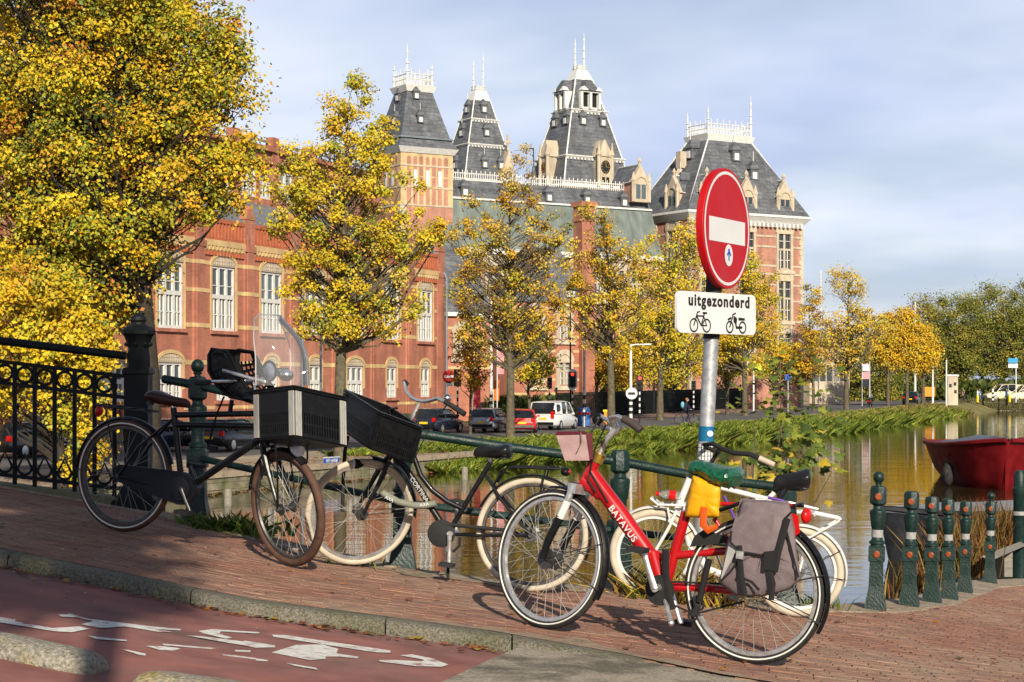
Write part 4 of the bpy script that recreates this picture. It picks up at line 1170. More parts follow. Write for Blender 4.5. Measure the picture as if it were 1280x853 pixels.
m = MB(); m.frustum((-.6, a + .6, -.6, b + .6), ze + .15, inset(a, b, it), zt); m.build('roof', 'slate', P, smooth=0)
hips(P, a, b, [(-.03, ze + .15), (it, zt)], .10)
r = inset(a, b, it); cresting(P, r, zt + .5, 1.5, [(r[0], r[2]), (r[1], r[2]), (r[0], r[3])], [3.0, 4.6, 2.8], .7)
lev = (-.03, ze + .15, it, zt)
for side, x, z in ((0, .5, ze + 6.0), (0, .62, ze + 4.0), (1, .45, ze + 6.2), (1, .30, ze + 2.4)): roof_hatch(P, x, z, lev, a, b, side, 1.0)
def gable_dormer(parent, x, z, side, y=0.0):
    M = Matrix.Translation((x, y, z)) if not side else Matrix.Translation((y, x, z)) @ ROT_LEFT
    q = MB(); w2 = 1.0; h = 2.05
    q.prism([(-w2, 0, 0), (w2, 0, 0), (w2, 0, h), (w2 + .25, 0, h), (0, 0, h + 1.9), (-w2 - .25, 0, h), (-w2, 0, h)], (0, .5, 0)); q.lathe([(.22, h + 1.7), (.12, h + 2.0), (.25, h + 2.3), (.05, h + 2.7)], 6, Matrix.Translation((0, .25, 0)))
    for k in (-1, 1): q.lathe([(.22, 0), (.22, h), (.3, h + .2), (.05, h + 1.1)], 6, Matrix.Translation((k * w2, -.05, 0)))
    halfring(q, 1.4, .75, .16, -.12, .0, h - .2)
    q = q.build('gable_dormer', 'stone_cream', parent, smooth=0, mat=M)
    c = MB(); c.bx(-.62, -.08, -.04, 0.0, .35, h - .2); c.bx(.08, .62, -.04, .0, .35, h - .2); c.build('pane', 'pane', q, smooth=0)
    c = MB(); c.prism([(-w2, .5, 0), (w2, .5, 0), (w2, .5, h), (-w2, .5, h)], (0, 2.0, 0)); c.build('cheek', 'brick_museum', q, smooth=0)
    c = MB(); c.prism([(-w2 - .15, .45, h), (w2 + .15, .45, h), (0, .45, h + 1.9)], (0, 3.6, 0)); c.build('dormer_roof', 'slate', q, smooth=0)
    for pts_, r_ in (([(0, .45, h + 1.95), (0, 4.0, h + 1.95)], .07), ([(w2 + .2, .45, h), (w2 + .2, 2.8, h)], .05), ([(-w2 - .2, .45, h), (-w2 - .2, 2.8, h)], .05)): c = MB(); c.tube(pts_, r_, 5); c.build('dormer_trim', 'trim_white', q)
for x in colx: gable_dormer(P, x, ze + .1, 0, -.1)
for y in (b * .30,): gable_dormer(P, y, ze + .1, 1, -.1)
m = MB(); m.tube([(a * .02, b * .55, ze + .6), (a * .17, b * .5, ze + 5.6)], [.3, .3], 6); m.bx(a * .17 - .5, a * .17 + .3, b * .5 - .4, b * .5 + .4, ze + 5.2, ze + 7.0)
m.build('roof_flue', 'stone_cream', P, smooth=0)

# ---- long museum wing with copper-green roof between tower and pavilion
loc, a, b = plan(172, 500, 556, 826)
b = 14
Wg = thing('museum_wing', 'long brick museum wing under a patchy green copper roof behind the middle trees', 'building', loc, UA)
ze = HZ(318, 180); zm = ze + 5.2; zt = zm + 1.9
m = MB(); box_walls(m, a, b, -1, ze); m.build('wall', 'brick_museum', Wg, smooth=0)
m = MB(); m.bx(-.4, a, -.5, .1, ze - .4, ze + .15); m.build('gutter', 'trim_white', Wg, smooth=0)
m = MB(); m.frustum((-.2, a, -.3, b), ze + .15, (.9, a - .2, 1.5, b - 1.5), zm); m.build('copper_roof', 'copper_green', Wg, smooth=0)
m = MB(); m.frustum((.8, a - .2, 1.4, b - 1.5), zm, (1.6, a - .6, 2.5, b - 2.5), zt); m.build('slate_roof', 'slate', Wg, smooth=0)
m = MB(); m.bx(.7, a - .2, 1.25, 1.45, zm - .12, zm + .06); m.build('roof_band', 'trim_white', Wg, smooth=0)
m = MB(); n = 90
for k in range(n + 1):
    x = 1.6 + (a - 2.2) * k / n; m.tube([(x, 2.5, zt), (x, 2.5, zt + (1.05 if k % 2 else .8))], .05, 4)
m.tube([(1.6, 2.5, zt + .7), (a - .6, 2.5, zt + .7)], .06, 4); m.tube([(1.6, 2.5, zt + .2), (a - .6, 2.5, zt + .2)], .06, 4); m.build('cresting', 'trim_white', Wg, smooth=0)
lev = (0.10, zm, .17, zt)
for x in (.12, .3, .5, .68, .86):
    o = link('roof_hatch', DORM[0], Wg, mat=Matrix.Translation((a * x, 1.5, zm + .2)) @ Matrix.Scale(.8, 4)); link('shutter', DORM[1], o); link('finial', DORM[2], o)
SW = stone_window(1.5, 3.2)
for k in range(9): put_swindow(Wg, SW, 3 + k * (a - 5) / 8.5, ze - 4.6, y=-.2)
for z in (ze - 5.6, ze - 8, ze - 1.2):
    m = MB(); m.bx(0, a, -.08, .0, z, z + .35); m.build('stone_band', 'stone_cream', Wg, smooth=0)
gable_dormer(Wg, a - 2.0, zt - 1.2, 0, .8)

# ---- banded brick house with chimney in front of the wing, and the small slate-roofed annexe
loc, a, b = plan(140, 612, 640, 738)
Hs = thing('banded_house', 'red brick house with pale stone bands, steep grey roof and tall chimney', 'building', loc, UA)
ze = HZ(378, 142)
lz = HZ(498, 142) - .2
hf = [(x - .5, x + .5, z, z + 1.9) for x in (a * .30, a * .66) for z in (lz + 1.3, lz + 5.0)]
m = MB(); box_walls(m, a, b, -1, ze, hf); m.build('wall', 'brick_red', Hs, smooth=0)
SW = stone_window(1.0, 1.9, True)
for h in hf: put_swindow(Hs, SW, (h[0] + h[1]) / 2, h[2])
for k in range(7):
    z = ze - .6 - k * 1.15
    if z < 1: break
    segs = [0] + [v for x in (a * .30, a * .66) for v in (x - .85, x + .85)] + [a]
    for s0, s1 in zip(segs[0::2], segs[1::2]): m = MB(); m.bx(s0, s1, -.04, .0, z, z + .2); m.build('stone_band', 'stone_yellow', Hs, smooth=0)
m = MB(); m.frustum((-.2, a + .2, -.2, b + .2), ze, inset(a, b, .32), ze + 4.5); m.build('roof', 'slate', Hs, smooth=0)
m = MB(); cx = a * .93; m.bx(cx - .62, cx + .62, -.5, .8, -.5, HZ(256, 142)); m.bx(cx - .78, cx + .78, -.66, .96, HZ(256, 142), HZ(250, 142)); m.bx(cx - .7, cx + .7, -.58, .88, HZ(275, 142), HZ(272, 142))
m.build('chimney', 'brick_red', Hs, smooth=0)
loc, a, b = plan(133, 545, 558, 612)
An = thing('slate_annexe', 'low brick annexe with steep slate roof beside the long hall', 'building', loc, UA)
b = 6; ze = HZ(392, 133)
m = MB(); box_walls(m, a, b, -1, ze, [(a * .35 - .5, a * .35 + .5, ze - 3.2, ze - 1.5)]); m.build('wall', 'brick_red', An, smooth=0)
put_swindow(An, stone_window(1.0, 1.7), a * .35, ze - 3.2)
m = MB(); m.bx(-.25, a + .2, -.3, .1, ze - .2, ze + .1); m.build('gutter', 'trim_white', An, smooth=0)
m = MB(); m.frustum((-.2, a + .2, -.25, b), ze + .1, (.2, a - .4, 2.6, b - 2.6), ze + 5.4); m.build('roof', 'slate', An, smooth=0)
for z in (ze - 4.2, ze - 1.2): m = MB(); m.bx(0, a, -.04, 0, z, z + .2); m.build('stone_band', 'stone_yellow', An, smooth=0)
# slim slate fleche between the towers
loc, a, b = plan(190, 662, 667, 676)
Fl = thing('slate_fleche', 'thin grey slate spirelet left of the clock tower', 'tower', loc, UA)
z0, z1 = HZ(300, 190), HZ(207, 190)
m = MB(); m.lathe([(1.1, -1), (1.1, z0), (1.3, z0 + .1), (.12, z1)], 8); m.build('spire', 'slate', Fl, smooth=0)
m = MB(); m.tube([(0, 0, z1 - .2), (0, 0, HZ(185, 190))], .06, 5); m.bx(-.5, .0, -.03, .03, HZ(187, 190), HZ(185.5, 190)); m.build('finial', 'iron_dark', Fl)
# pale low building glimpsed between the far trees
loc, a, b = plan(215, 1000, 1012, 1062)
Pb = thing('pale_villa', 'low cream villa half hidden behind the far trees', 'building', loc, UA)
b = 8
m = MB(); box_walls(m, a, b, -1, HZ(432, 215), [(a * k / 6 - .5, a * k / 6 + .5, 3, 5) for k in range(1, 6)]); m.build('wall', 'stone_cream', Pb, smooth=0)
for k in range(1, 6):
    m = MB(); m.bx(a * k / 6 - .5, a * k / 6 + .5, .2, .25, 3, 5); m.build('window', 'pane', Pb, smooth=0)
m = MB(); m.frustum((-.4, a + .4, -.4, b + .4), HZ(432, 215), inset(a, b, .2), HZ(412, 215)); m.build('roof', 'slate', Pb, smooth=0)
# ------------------------------------------------------------------ trees
YEL = (.66, .46, .020); GOLD = (.64, .35, .014); LIME = (.42, .40, .028); GRN = (.16, .205, .025); DGR = (.055, .082, .013); ORG = (.47, .16, .017); BRN = (.27, .13, .035); PALE = (.54, .42, .11); OLV = (.17, .17, .026)

def leaves(centers, sig, n, size, pal, squash=.75, out_c=None):
    C = np.array(centers); k = len(C)
    which = nrng.integers(0, k, n)
    # shell-biased scatter inside every clump
    v = nrng.normal(0, 1, (n, 3)); v /= np.linalg.norm(v, axis=1)[:, None] + 1e-9
    r = nrng.random(n) ** .5 * nrng.choice([1, 1, 1, 1.5], n)
    off = v * r[:, None] * np.array(sig)[which][:, None]; off[:, 2] *= squash
    pos = C[which] + off
    up = v * .45 + nrng.normal(0, .5, (n, 3)) + np.array([.05, -.45, .45])
    up /= np.linalg.norm(up, axis=1)[:, None]
    a = nrng.normal(0, 1, (n, 3)); a[:, 2] -= .6
    a -= up * (a * up).sum(1)[:, None]; a /= np.linalg.norm(a, axis=1)[:, None] + 1e-9
    b = np.cross(up, a)
    s = size * nrng.uniform(.45, 1.3, n)
    L, Wd = (s * .55)[:, None], (s * .40)[:, None]
    fold = up * (s * .10)[:, None]
    co = np.stack([pos - a * L, pos + b * Wd + fold - a * L * .1, pos + a * L, pos - b * Wd + fold - a * L * .1], 1)
    ncol = len(pal); cols = np.array([p[0] for p in pal]); wts = np.array([p[1] for p in pal], float); wts /= wts.sum()
    cl = nrng.choice(ncol, k, p=wts)[which]
    lf = nrng.choice(ncol, n, p=wts)
    idx = np.where(nrng.random(n) < .45, cl, lf)
    tint = nrng.uniform(.82, 1.15, (k, 1))[which]
    return co, (cols[idx] * .8 + cols[cl] * .2) * 0.87 * tint * nrng.uniform(.78, 1.18, (n, 1))

def tree(name, label, base_px, d, ell, n_leaf, size, pal, tr=.25, n_clump=70, sig=.8, fork=.35, group='trees on the far bank', bark='bark', base=None, leafmat='leaf', bare=0, lean=0.0, blobs=None, limb=1.0):
    if base is None: base = Vector(((base_px - 640) / F * d, d, zs(d)))
    T = thing(name, label, 'tree', base, 0, group)
    mp = d / F
    E = []
    for e in (ell or []):
        px, py, rx, ry = e[:4]
        c = W(px, py, d) - base; E.append((c, rx * mp, (e[4] if len(e) > 4 else rx * .9) * mp, ry * mp))
    for bb in (blobs or []): E.append((Vector(bb[0]), *bb[1]))
    vol = np.array([e[1] * e[2] * e[3] for e in E]) ** (2 / 3); vol /= vol.sum()
    cs, sg = [], []
    n_clump = int(n_clump * (1.5 if d > 60 else 1.15))
    for k in range(n_clump):
        e = E[int(nrng.choice(len(E), p=vol))]
        v = nrng.normal(0, 1, 3); v /= np.linalg.norm(v); r = nrng.random() ** .42
        c = e[0] + Vector((v[0] * e[1] * r, v[1] * e[2] * r, v[2] * e[3] * r))
        cs.append(c); sg.append(sig * nrng.uniform(.45, 1.15))
    zmin = min(c.z for c in cs); zmax = max(c.z for c in cs)
    top = Vector((np.mean([c.x for c in cs]), np.mean([c.y for c in cs]), zmin + (zmax - zmin) * .8))
    fz = zmin + (zmax - zmin) * 0.05 if fork is None else max(.5, fork * zmax)
    # trunk with gentle bends
    tp = [Vector((0, 0, -.3)), Vector((0, 0, .1)), Vector((lean * .1, 0, fz * .5)), Vector((top.x * .12 + lean * .2, 0, fz))]
    steps = 5
    for i in range(1, steps + 1):
        k = i / steps; q = tp[3].lerp(top, k); q += Vector((rng.gauss(0, .12), rng.gauss(0, .12), 0)) * (zmax - fz) * .12 * (1 if i < steps else 0)
        tp.append(q)
    rad = [tr * 1.35, tr * 1.1, tr * .92, tr * .85] + [tr * (.8 - .68 * i / steps) for i in range(1, steps + 1)]
    m = MB(); m.tube(tp, rad, 9)
    def trunk_at(z):
        for p, q, r0, r1 in zip(tp, tp[1:], rad, rad[1:]):
            if p.z <= z <= q.z: k = (z - p.z) / max(1e-6, q.z - p.z); return p.lerp(q, k), r0 + (r1 - r0) * k
        return tp[-1], rad[-1]
    for c, s in zip(cs, sg):
        hd = math.hypot(c.x, c.y)
        z = clamp(c.z - hd * rng.uniform(.7, 1.1) - s * .5, fz * .92, zmax * .93)
        p, r0 = trunk_at(z)
        mid = p.lerp(c, .5) + Vector((rng.gauss(0, .1), rng.gauss(0, .1), -.06)) * (c - p).length
        r0 = min(r0 * .5, .022 * (c - p).length + .015) * limb
        m.tube([p, p.lerp(mid, .5) + Vector((0, 0, .03 * (c - p).length)), mid, c], [r0, r0 * .75, r0 * .5, max(.012, r0 * .15)], 5, caps=False)
        for _ in range(2 + bare):
            t = mid.lerp(c, rng.random()); e = t + Vector((rng.gauss(0, 1), rng.gauss(0, 1), rng.gauss(.4, .8))) * s * .8
            m.tube([t, t.lerp(e, .5) + Vector((0, 0, s * .1)), e], [max(.01, r0 * .3), max(.009, r0 * .2), .008], 4, caps=False)
    m.build('trunk', bark, T, smooth=60)
    co, cols = leaves([tuple(c) for c in cs], sg, int(n_leaf * 1.9), size * .70, pal)
    quads('crown', co, cols, leafmat, T)
    return T

# the big tree at the left and the low yellow one in front of it
tree('broadleaf_tree', 'huge green and gold tree filling the upper left corner', 190, 58,
     [(95, 60, 170, 190), (120, 230, 150, 130), (235, 130, 75, 110), (270, 60, 40, 70), (60, -60, 200, 120), (250, 230, 60, 50), (90, 340, 120, 60), (300, 210, 30, 40), (170, 325, 45, 45), (130, 375, 50, 35), (60, 300, 110, 80), (20, 150, 120, 140), (150, 30, 110, 110)],
     108000, .18, [(YEL, 5.0), (LIME, 4.0), (GRN, 2.6), (GOLD, 2.2), (DGR, 1.0), (ORG, .7)], tr=.30, n_clump=720, sig=.82, fork=.30, bark='bark_dark', limb=.6)
tree('broadleaf_tree', 'low bright yellow tree overhanging the far quay behind the iron fence', 78, 51.5,
     [(40, 390, 75, 60), (75, 450, 65, 65), (15, 455, 70, 60), (95, 510, 40, 55), (100, 420, 40, 40), (105, 570, 24, 26)],
     19000, .18, [(YEL, 6), (LIME, 3), (GOLD, 1.6), (GRN, 1.2), (ORG, .5)], tr=.14, n_clump=150, sig=.55, fork=.10, bark='bark_dark')
tree('broadleaf_tree', 'golden tree in front of the brick hall, its grey trunk above the crates', 425, 70,
     [(445, 250, 85, 80), (440, 165, 50, 55), (370, 225, 45, 55), (505, 300, 55, 45), (400, 330, 70, 55), (440, 110, 22, 22), (470, 370, 70, 50), (360, 270, 40, 40), (430, 400, 60, 40)],
     20000, .175, [(YEL, 6), (LIME, 4), (GOLD, .8), (GRN, 1.2), (PALE, 1)], tr=.25, n_clump=180, sig=.52, fork=.30)
tree('broadleaf_tree', 'sparse brownish gold tree in front of the grey roofs left of centre', 638, 96,
     [(635, 330, 60, 90), (650, 240, 35, 45), (590, 300, 38, 60), (690, 310, 38, 55), (630, 410, 60, 45), (680, 395, 45, 45), (655, 205, 14, 25), (580, 370, 30, 40)],
     10500, .185, [(YEL, 2.2), (GOLD, 2.4), (BRN, 3), (LIME, 1.6), (PALE, 1.6), (OLV, 1)], tr=.24, n_clump=140, sig=.6, fork=.25, bare=2)
tree('street_tree', 'small slim rust orange tree beside the parked hatchbacks', 588, 103,
     [(586, 400, 12, 35), (588, 440, 26, 42), (590, 465, 22, 20)], 2600, .18, [(ORG, 3), (BRN, 3), (GOLD, 3), (YEL, 1)], tr=.09, n_clump=50, sig=.5, fork=.25)
tree('street_tree', 'bushy yellow green tree right of the thick central trunk', 662, 122,
     [(662, 440, 30, 38), (668, 468, 22, 18), (650, 420, 18, 22)], 3200, .24, [(YEL, 3), (LIME, 4), (GRN, 2), (GOLD, 1)], tr=.13, n_clump=50, sig=.7, fork=.2)
tree('broadleaf_tree', 'open yellow tree with thin crown before the copper roof', 764, 112,
     [(755, 330, 48, 65), (735, 290, 28, 40), (785, 360, 38, 55), (725, 380, 30, 40), (760, 410, 40, 35)], 6000, .22,
     [(YEL, 3), (GOLD, 2.2), (LIME, 2.2), (PALE, 1.6), (BRN, 1.6), (OLV, 1)], tr=.26, n_clump=110, sig=.6, fork=.3, bare=2)
tree('broadleaf_tree', 'dense golden tree left of the red round sign', 825, 135,
     [(835, 330, 48, 48), (850, 390, 52, 55), (815, 420, 45, 45), (870, 300, 30, 30), (800, 370, 30, 40), (850, 450, 40, 25)], 9500, .25,
     [(YEL, 4.4), (GOLD, 1.6), (LIME, 3.4), (GRN, 1.2), (PALE, 1)], tr=.27, n_clump=120, sig=1.0, fork=.28)
tree('street_tree', 'golden orange tree behind the traffic lights at the middle', 745, 152,
     [(742, 440, 26, 40), (760, 470, 30, 25), (725, 470, 20, 22)], 3600, .26, [(GOLD, 4), (YEL, 3), (ORG, 1.2), (LIME, 1)], tr=.15, n_clump=50, sig=1.0, fork=.2, group='trees behind the far road')
for px, d, lab, pal in ((790, 178, 'yellow tree behind the white arm pole', [(YEL, 3), (GOLD, 3), (LIME, 2)]), (845, 186, 'olive yellow tree above the cyclist', [(YEL, 3), (LIME, 4), (OLV, 2)]), (885, 192, 'yellow tree behind the grey sign pole', [(YEL, 3), (LIME, 2), (GOLD, 2)])):
    tree('street_tree', lab, px, d, [(px, 445, 36, 32), (px - 10, 470, 36, 22), (px + 14, 425, 24, 26)], 4200, .32, pal, tr=.18, n_clump=60, sig=1.3, fork=.2, group='trees behind the far road')
tree('broadleaf_tree', 'yellow tree right behind the round sign', 931, 151,
     [(935, 360, 42, 40), (930, 415, 46, 45), (960, 385, 26, 40), (900, 430, 40, 35), (925, 330, 24, 22)], 7000, .26,
     [(YEL, 4), (LIME, 3), (GOLD, 2), (GRN, 1), (PALE, 1)], tr=.25, n_clump=95, sig=1.0, fork=.3)
tree('street_tree', 'slim olive tree between the sign plate and the corner pavilion', 909, 157, [(905, 455, 26, 26), (915, 430, 22, 22)], 2600, .27, [(OLV, 3), (LIME, 3), (YEL, 2)], tr=.17, n_clump=40, sig=.9, fork=.3)
tree('street_tree', 'dark gold narrow tree at the pavilion corner', 1017, 172, [(1015, 400, 16, 45), (1018, 440, 22, 30), (1000, 460, 22, 22)], 3600, .27, [(BRN, 2), (GOLD, 3), (OLV, 2), (YEL, 2)], tr=.16, n_clump=55, sig=.85, fork=.25, bare=1)
tree('street_tree', 'yellow tree at the foot of the corner pavilion', 968, 175, [(965, 440, 34, 34), (985, 455, 28, 28), (950, 420, 20, 25)], 4200, .28, [(YEL, 3), (GOLD, 2), (LIME, 2)], tr=.18, n_clump=55, sig=1.0, fork=.25, group='trees behind the far road')
tree('broadleaf_tree', 'tall pale yellow see-through tree standing right of the pavilion', 1058, 180,
     [(1062, 365, 26, 34), (1068, 420, 42, 42), (1042, 430, 34, 40), (1080, 400, 24, 28), (1050, 340, 14, 14)], 5200, .27,
     [(PALE, 4), (YEL, 3), (GOLD, 2), (LIME, 1)], tr=.27, n_clump=100, sig=.95, fork=.3, bare=2)
for px, py, r, lab in ((1110, 432, 25, 'left one of three round bright yellow trees by the bank'), (1134, 422, 25, 'middle one of three round bright yellow trees by the bank'), (1154, 440, 20, 'right one of three round bright yellow trees by the bank')):
    tree('street_tree', lab, px, 200, [(px, py, r, r * 1.15), (px, py - 22, r * .6, r * .7), (px, py + 16, r * .8, r * .6)], 4200, .29, [(YEL, 4), (GOLD, 5), (PALE, 1), (LIME, 1)], tr=.2, n_clump=60, sig=.9, fork=.32, group='round yellow trees by the bank')
far = [(1008, 255, 470, 34, 20, OLV), (1040, 262, 455, 36, 26, GRN), (1085, 258, 440, 40, 36, OLV), (1120, 270, 425, 34, 34, GRN), (1150, 268, 410, 32, 40, BRN), (1176, 275, 402, 30, 40, GRN), (1203, 272, 408, 30, 44, OLV), (1228, 280, 398, 32, 46, GRN), (1254, 276, 400, 32, 44, OLV), (1278, 282, 398, 32, 46, GRN), (1304, 278, 400, 34, 46, OLV), (1332, 284, 400, 36, 46, BRN)]
names = ['dim low tree behind the sapling', 'dark green tree behind the tall pale tree', 'olive tree behind the banner', 'dark tree behind the round yellow trees', 'brown topped tree above the white mast', 'dark green tree right of the white mast', 'olive tree over the white kiosk', 'tall green tree behind the yellow posts', 'olive tree above the cream van', 'green tree behind the bus stop sign', 'olive tree at the right picture edge', 'brown tree just past the right picture edge']
for (px, d, py, rx, ry, c), nm in zip(far, names):
    tree('park_tree', nm, px, d, [(px, py + rng.uniform(-4, 8), rx, ry * .9), (px - rx * .5, py + 24, rx * .8, ry * .7), (px + rx * .5, py + 30, rx * .8, ry * .7), (px + rx * .2, py - ry * .6, rx * .5, ry * .4), (px, py + 52, rx * .95, 24)], 8000, .36,
         [(c, 3), (GRN, 2), (DGR, 2), (OLV, 5), ((.40, .31, .035), 4)], tr=.3, n_clump=110, sig=1.7, fork=.22, group='park trees at the far right', bark='bark_dark')

# trees behind the photographer: their shade lies on the left part of the pavement
SHP = [(YEL, 3), (LIME, 3), (GRN, 3)]
tree('broadleaf_tree', 'tree behind the viewer shading the left of the pavement', 0, 1, None, 19000, .18, SHP, tr=.2, n_clump=130, sig=.55, fork=.5, base=Vector((-1.0, -6.2, 2.5)), group='trees behind the viewer',
     blobs=[((1.0, 0, 7.9), (1.0, .5, .55)), ((1.7, .3, 8.3), (.55, .4, .45)), ((.0, .2, 8.2), (1.1, .6, .6)), ((-.6, 0, 9.2), (1.4, .6, .7)), ((.9, 0, 9.5), (1.3, .5, .7)), ((1.9, 0, 7.3), (.3, .3, .25)), ((1.0, 0, 10.4), (1.3, .5, .6)), ((-.6, 0, 10.3), (1.4, .5, .6)), ((1.9, .1, 9.2), (.5, .4, .5)), ((.5, 0, 6.5), (1.0, .35, .25)), ((1.3, .2, 6.9), (.5, .3, .2))])
tree('broadleaf_tree', 'tree behind the viewer shading the right of the quay', 0, 1, None, 5000, .16, SHP, tr=.18, n_clump=60, sig=.5, fork=.5, base=Vector((9.6, -3.0, 1.4)), group='trees behind the viewer',
     blobs=[((-.9, 0, 7.6), (1.5, 1.4, 1.0)), ((.6, .6, 8.4), (1.5, 1.2, 1.2))])
# undergrowth below the far trees
n = 14000; px = nrng.uniform(985, 1400, n); dd = nrng.uniform(262, 300, n)
base = np.stack([(px - 640) / F * dd, dd, zs(300) + nrng.random(n) ** 1.3 * 2.6], 1)
co, cols = blades(base, nrng.uniform(.5, 1.1, n), np.full(n, .5), np.full(n, .6), pick([(.05, .075, .015, 4), (.09, .11, .02, 3), (.16, .14, .03, 1)], n))
quads('undergrowth', co, cols, 'grass', kind='stuff', label='dark undergrowth below the park trees', cat='shrubs')
lp = thing('street_lamp', 'tall street lamp behind the viewer casting the long thin shadow', 'street lamp', (-0.12, -0.7, G(-0.12, -.7)))
m = MB(); m.tube([(0, 0, -.1), (0, 0, 4), (0, 0, 6.2)], [.07, .065, .06], 10); m.build('mast', 'galv', lp)
m = MB(); m.tube([(0, 0, 6.1), (-.3, 0, 6.5), (-.9, 0, 6.6)], .04, 8); m.build('arm', 'galv', lp)
m = MB(); m.box((-1.1, 0, 6.55), (.6, .22, .12)); m.build('lantern', 'alloy_dark', lp)
# ------------------------------------------------------------------ bollards, railings
def bollard_parts(k=1.0, ball=True, tape=True, refl=2):
    out = {}
    m = MB()
    m.lathe([(.082, 0), (.080, .03), (.066, .12), (.056, .165), (.053, .20), (.049, .36), (.060, .365), (.060, .46), (.050, .47)], 4)
    m.lathe([(.048, .465), (.048, .48), (.058, .485), (.058, .50), (.044, .51), (.040, .525), (.040, .585), (.046, .60), (.050, .62), (.060, .70), (.058, .715), (.040, .725), (.034, .735), (.034, .75), (.044, .757)], 14)
    m.lathe([(.046, .755), (.060, .768), (.060, .865), (.050, .885), (.036, .89)], 8)
    if ball: m.lathe([(.022, .885), (.020, .90), (.03, .905)] + [(.042 * math.sin(t), .948 - .042 * math.cos(t)) for t in frange(.6, 3.1, 8)], 14)
    for i in range(len(m.v)): m.v[i] = (m.v[i][0], m.v[i][1], m.v[i][2] * k)
    out['shaft'] = m.mesh('shaft', 'iron_green', 40)
    m = MB()
    for z in ((.415, .815) if refl == 2 else ()):
        m.lathe([(.030, 0), (.030, .008), (.024, .012)], 8, Matrix.Translation((0, -.060 if z < .5 else -.0565, z * k)) @ Matrix.Rotation(R(90), 4, 'X'))
    out['reflector'] = m
    m = MB(); m.lathe([(.0425, .53 * k), (.0425, .582 * k)], 14, caps=False); out['tape_band'] = m.mesh('tape_band', 'tape_white', 40)
    return out
BB1, BB0 = bollard_parts(1, True), bollard_parts(1, False)
rfl = {}
for z in (.415, .815):
    m = MB(); m.lathe([(.025, 0), (.025, .008), (.018, .012)], 8, Matrix.Translation((0, -.060 if z < .5 else -.0565, z)) @ Matrix.Rotation(R(90), 4, 'X')); rfl[z] = m.mesh('reflector', 'reflector', 30)
labs = ['leftmost green iron bollard with ball top, nearest the water', 'second green bollard from the left, without a ball', 'third green bollard from the left in the row', 'fourth green bollard from the left in the row', 'fifth green bollard from the left beside the reeds', 'far right green bollard with a ball top beside the reeds']
for i, ((px, py), hh) in enumerate(zip([(1094, 766), (1136, 761), (1164.6, 756.6), (1186.6, 752), (1205.7, 744), (1237, 732.7)], (159, 147, 135.6, 128, 117, 105))):
    p = GP(px, py - 3); sc = hh * p.y / F / .888
    o = thing('bollard', labs[i], 'bollard', p - Vector((0, 0, .02)), R(-16 + rng.uniform(-6, 6)), 'green bollards along the quay')
    o.scale = (sc * .94, sc * .94, sc); o.rotation_euler.x = R(rng.uniform(-1, 1)); o.rotation_euler.y = R(1.5 if i < 2 else rng.uniform(-1, 1))
    S_ = BB1 if i in (0, 5) else BB0
    link('shaft', S_['shaft'], o); link('tape_band', S_['tape_band'], o)
    for z in rfl: link('reflector', rfl[z], o)

# tube railing on the same kind of posts
RD = 11.62
tr_ = thing('tube_railing', 'dark green iron railing of two tubes on cast posts along the quay', 'railing')
def post(px, py_base, d, top_y, ball, rot=0):
    zt = CZ - (top_y - HY) / F * d; x = (px - 640) / F * d; zb = G(x, d) - .05
    k = (zt - zb) / (.99 if ball else .888)
    o = link('post', (BB1 if ball else BB0)['shaft'], tr_, (x, d, zb), (0, 0, R(rot))); o.scale = (1.12, 1.12, k)
    return Vector((x, d, zb)), k
post(247, 0, 12.45, 449, True); post(503, 0, 11.45, 528, False); post(775, 0, 11.62, 563, False, 20); post(984, 0, 11.9, 604, False)
m = MB(); pts = [W(205, 474, 12.6), W(247, 482, 12.45), W(503, 539, 11.45)]
m.tube(pts, .031, 12); m.build('upper_rail', 'iron_green', tr_)
m = MB(); m.tube([W(503, 539, 11.45), W(640, 560, 11.5), W(775, 577, 11.62)], .031, 12); m.build('upper_rail', 'iron_green', tr_)
m = MB(); m.tube([W(775, 577, 11.62), W(890, 599, 11.75), W(984, 610, 11.9)], .031, 12); m.build('upper_rail', 'iron_green', tr_)
for a_, b_ in (((240, 571, 12.45), (503, 628, 11.45)), ((503, 628, 11.45), (775, 664, 11.62)), ((775, 664, 11.62), (984, 688, 11.9))):
    m = MB(); m.tube([W(*a_), W(*b_)], .024, 10); m.build('lower_rail', 'iron_green', tr_)

# iron bar fence with the big column
fd = 12.85
fx = lambda px: (px - 640) / F * fd
cx_ = fx(173); cb = G(cx_, fd)
col = thing('fence_column', 'stout dark cast iron fence column with a knobbed cap', 'column', (cx_, fd, cb))
m = MB(); m.lathe([(.13, -.05), (.13, .10), (.11, .14), (.092, .18), (.086, .22), (.086, .98), (.10, .985), (.10, 1.01), (.088, 1.03)], 4)
m.build('shaft', 'iron_dark', col)
m = MB(); m.lathe([(.086, 1.03), (.083, 1.12), (.076, 1.17), (.09, 1.22), (.105, 1.26), (.125, 1.275), (.128, 1.30), (.10, 1.325), (.055, 1.345)], 8)
for k in range(8):
    t = k * math.pi / 4; m.sphere((math.cos(t) * .088, math.sin(t) * .088, 1.20), .018, 6, 4)
m.build('capital', 'iron_dark', col)
m = MB(); m.lathe([(.055, 1.335), (.05, 1.36), (.062, 1.375), (.055, 1.40), (.03, 1.42), (.012, 1.43)], 12); m.build('finial', 'iron_dark', col)
m = MB(); m.lathe([(.165, -.1), (.165, .07)], 4); m.build('base', 'iron_dark', col)
fn = thing('iron_fence', 'black iron bar fence with ring ornaments at the left edge', 'fence')
SL = .12
fz = lambda x, off: cb + off - SL * (x - cx_)
x0 = fx(-230); x1 = cx_ - .09
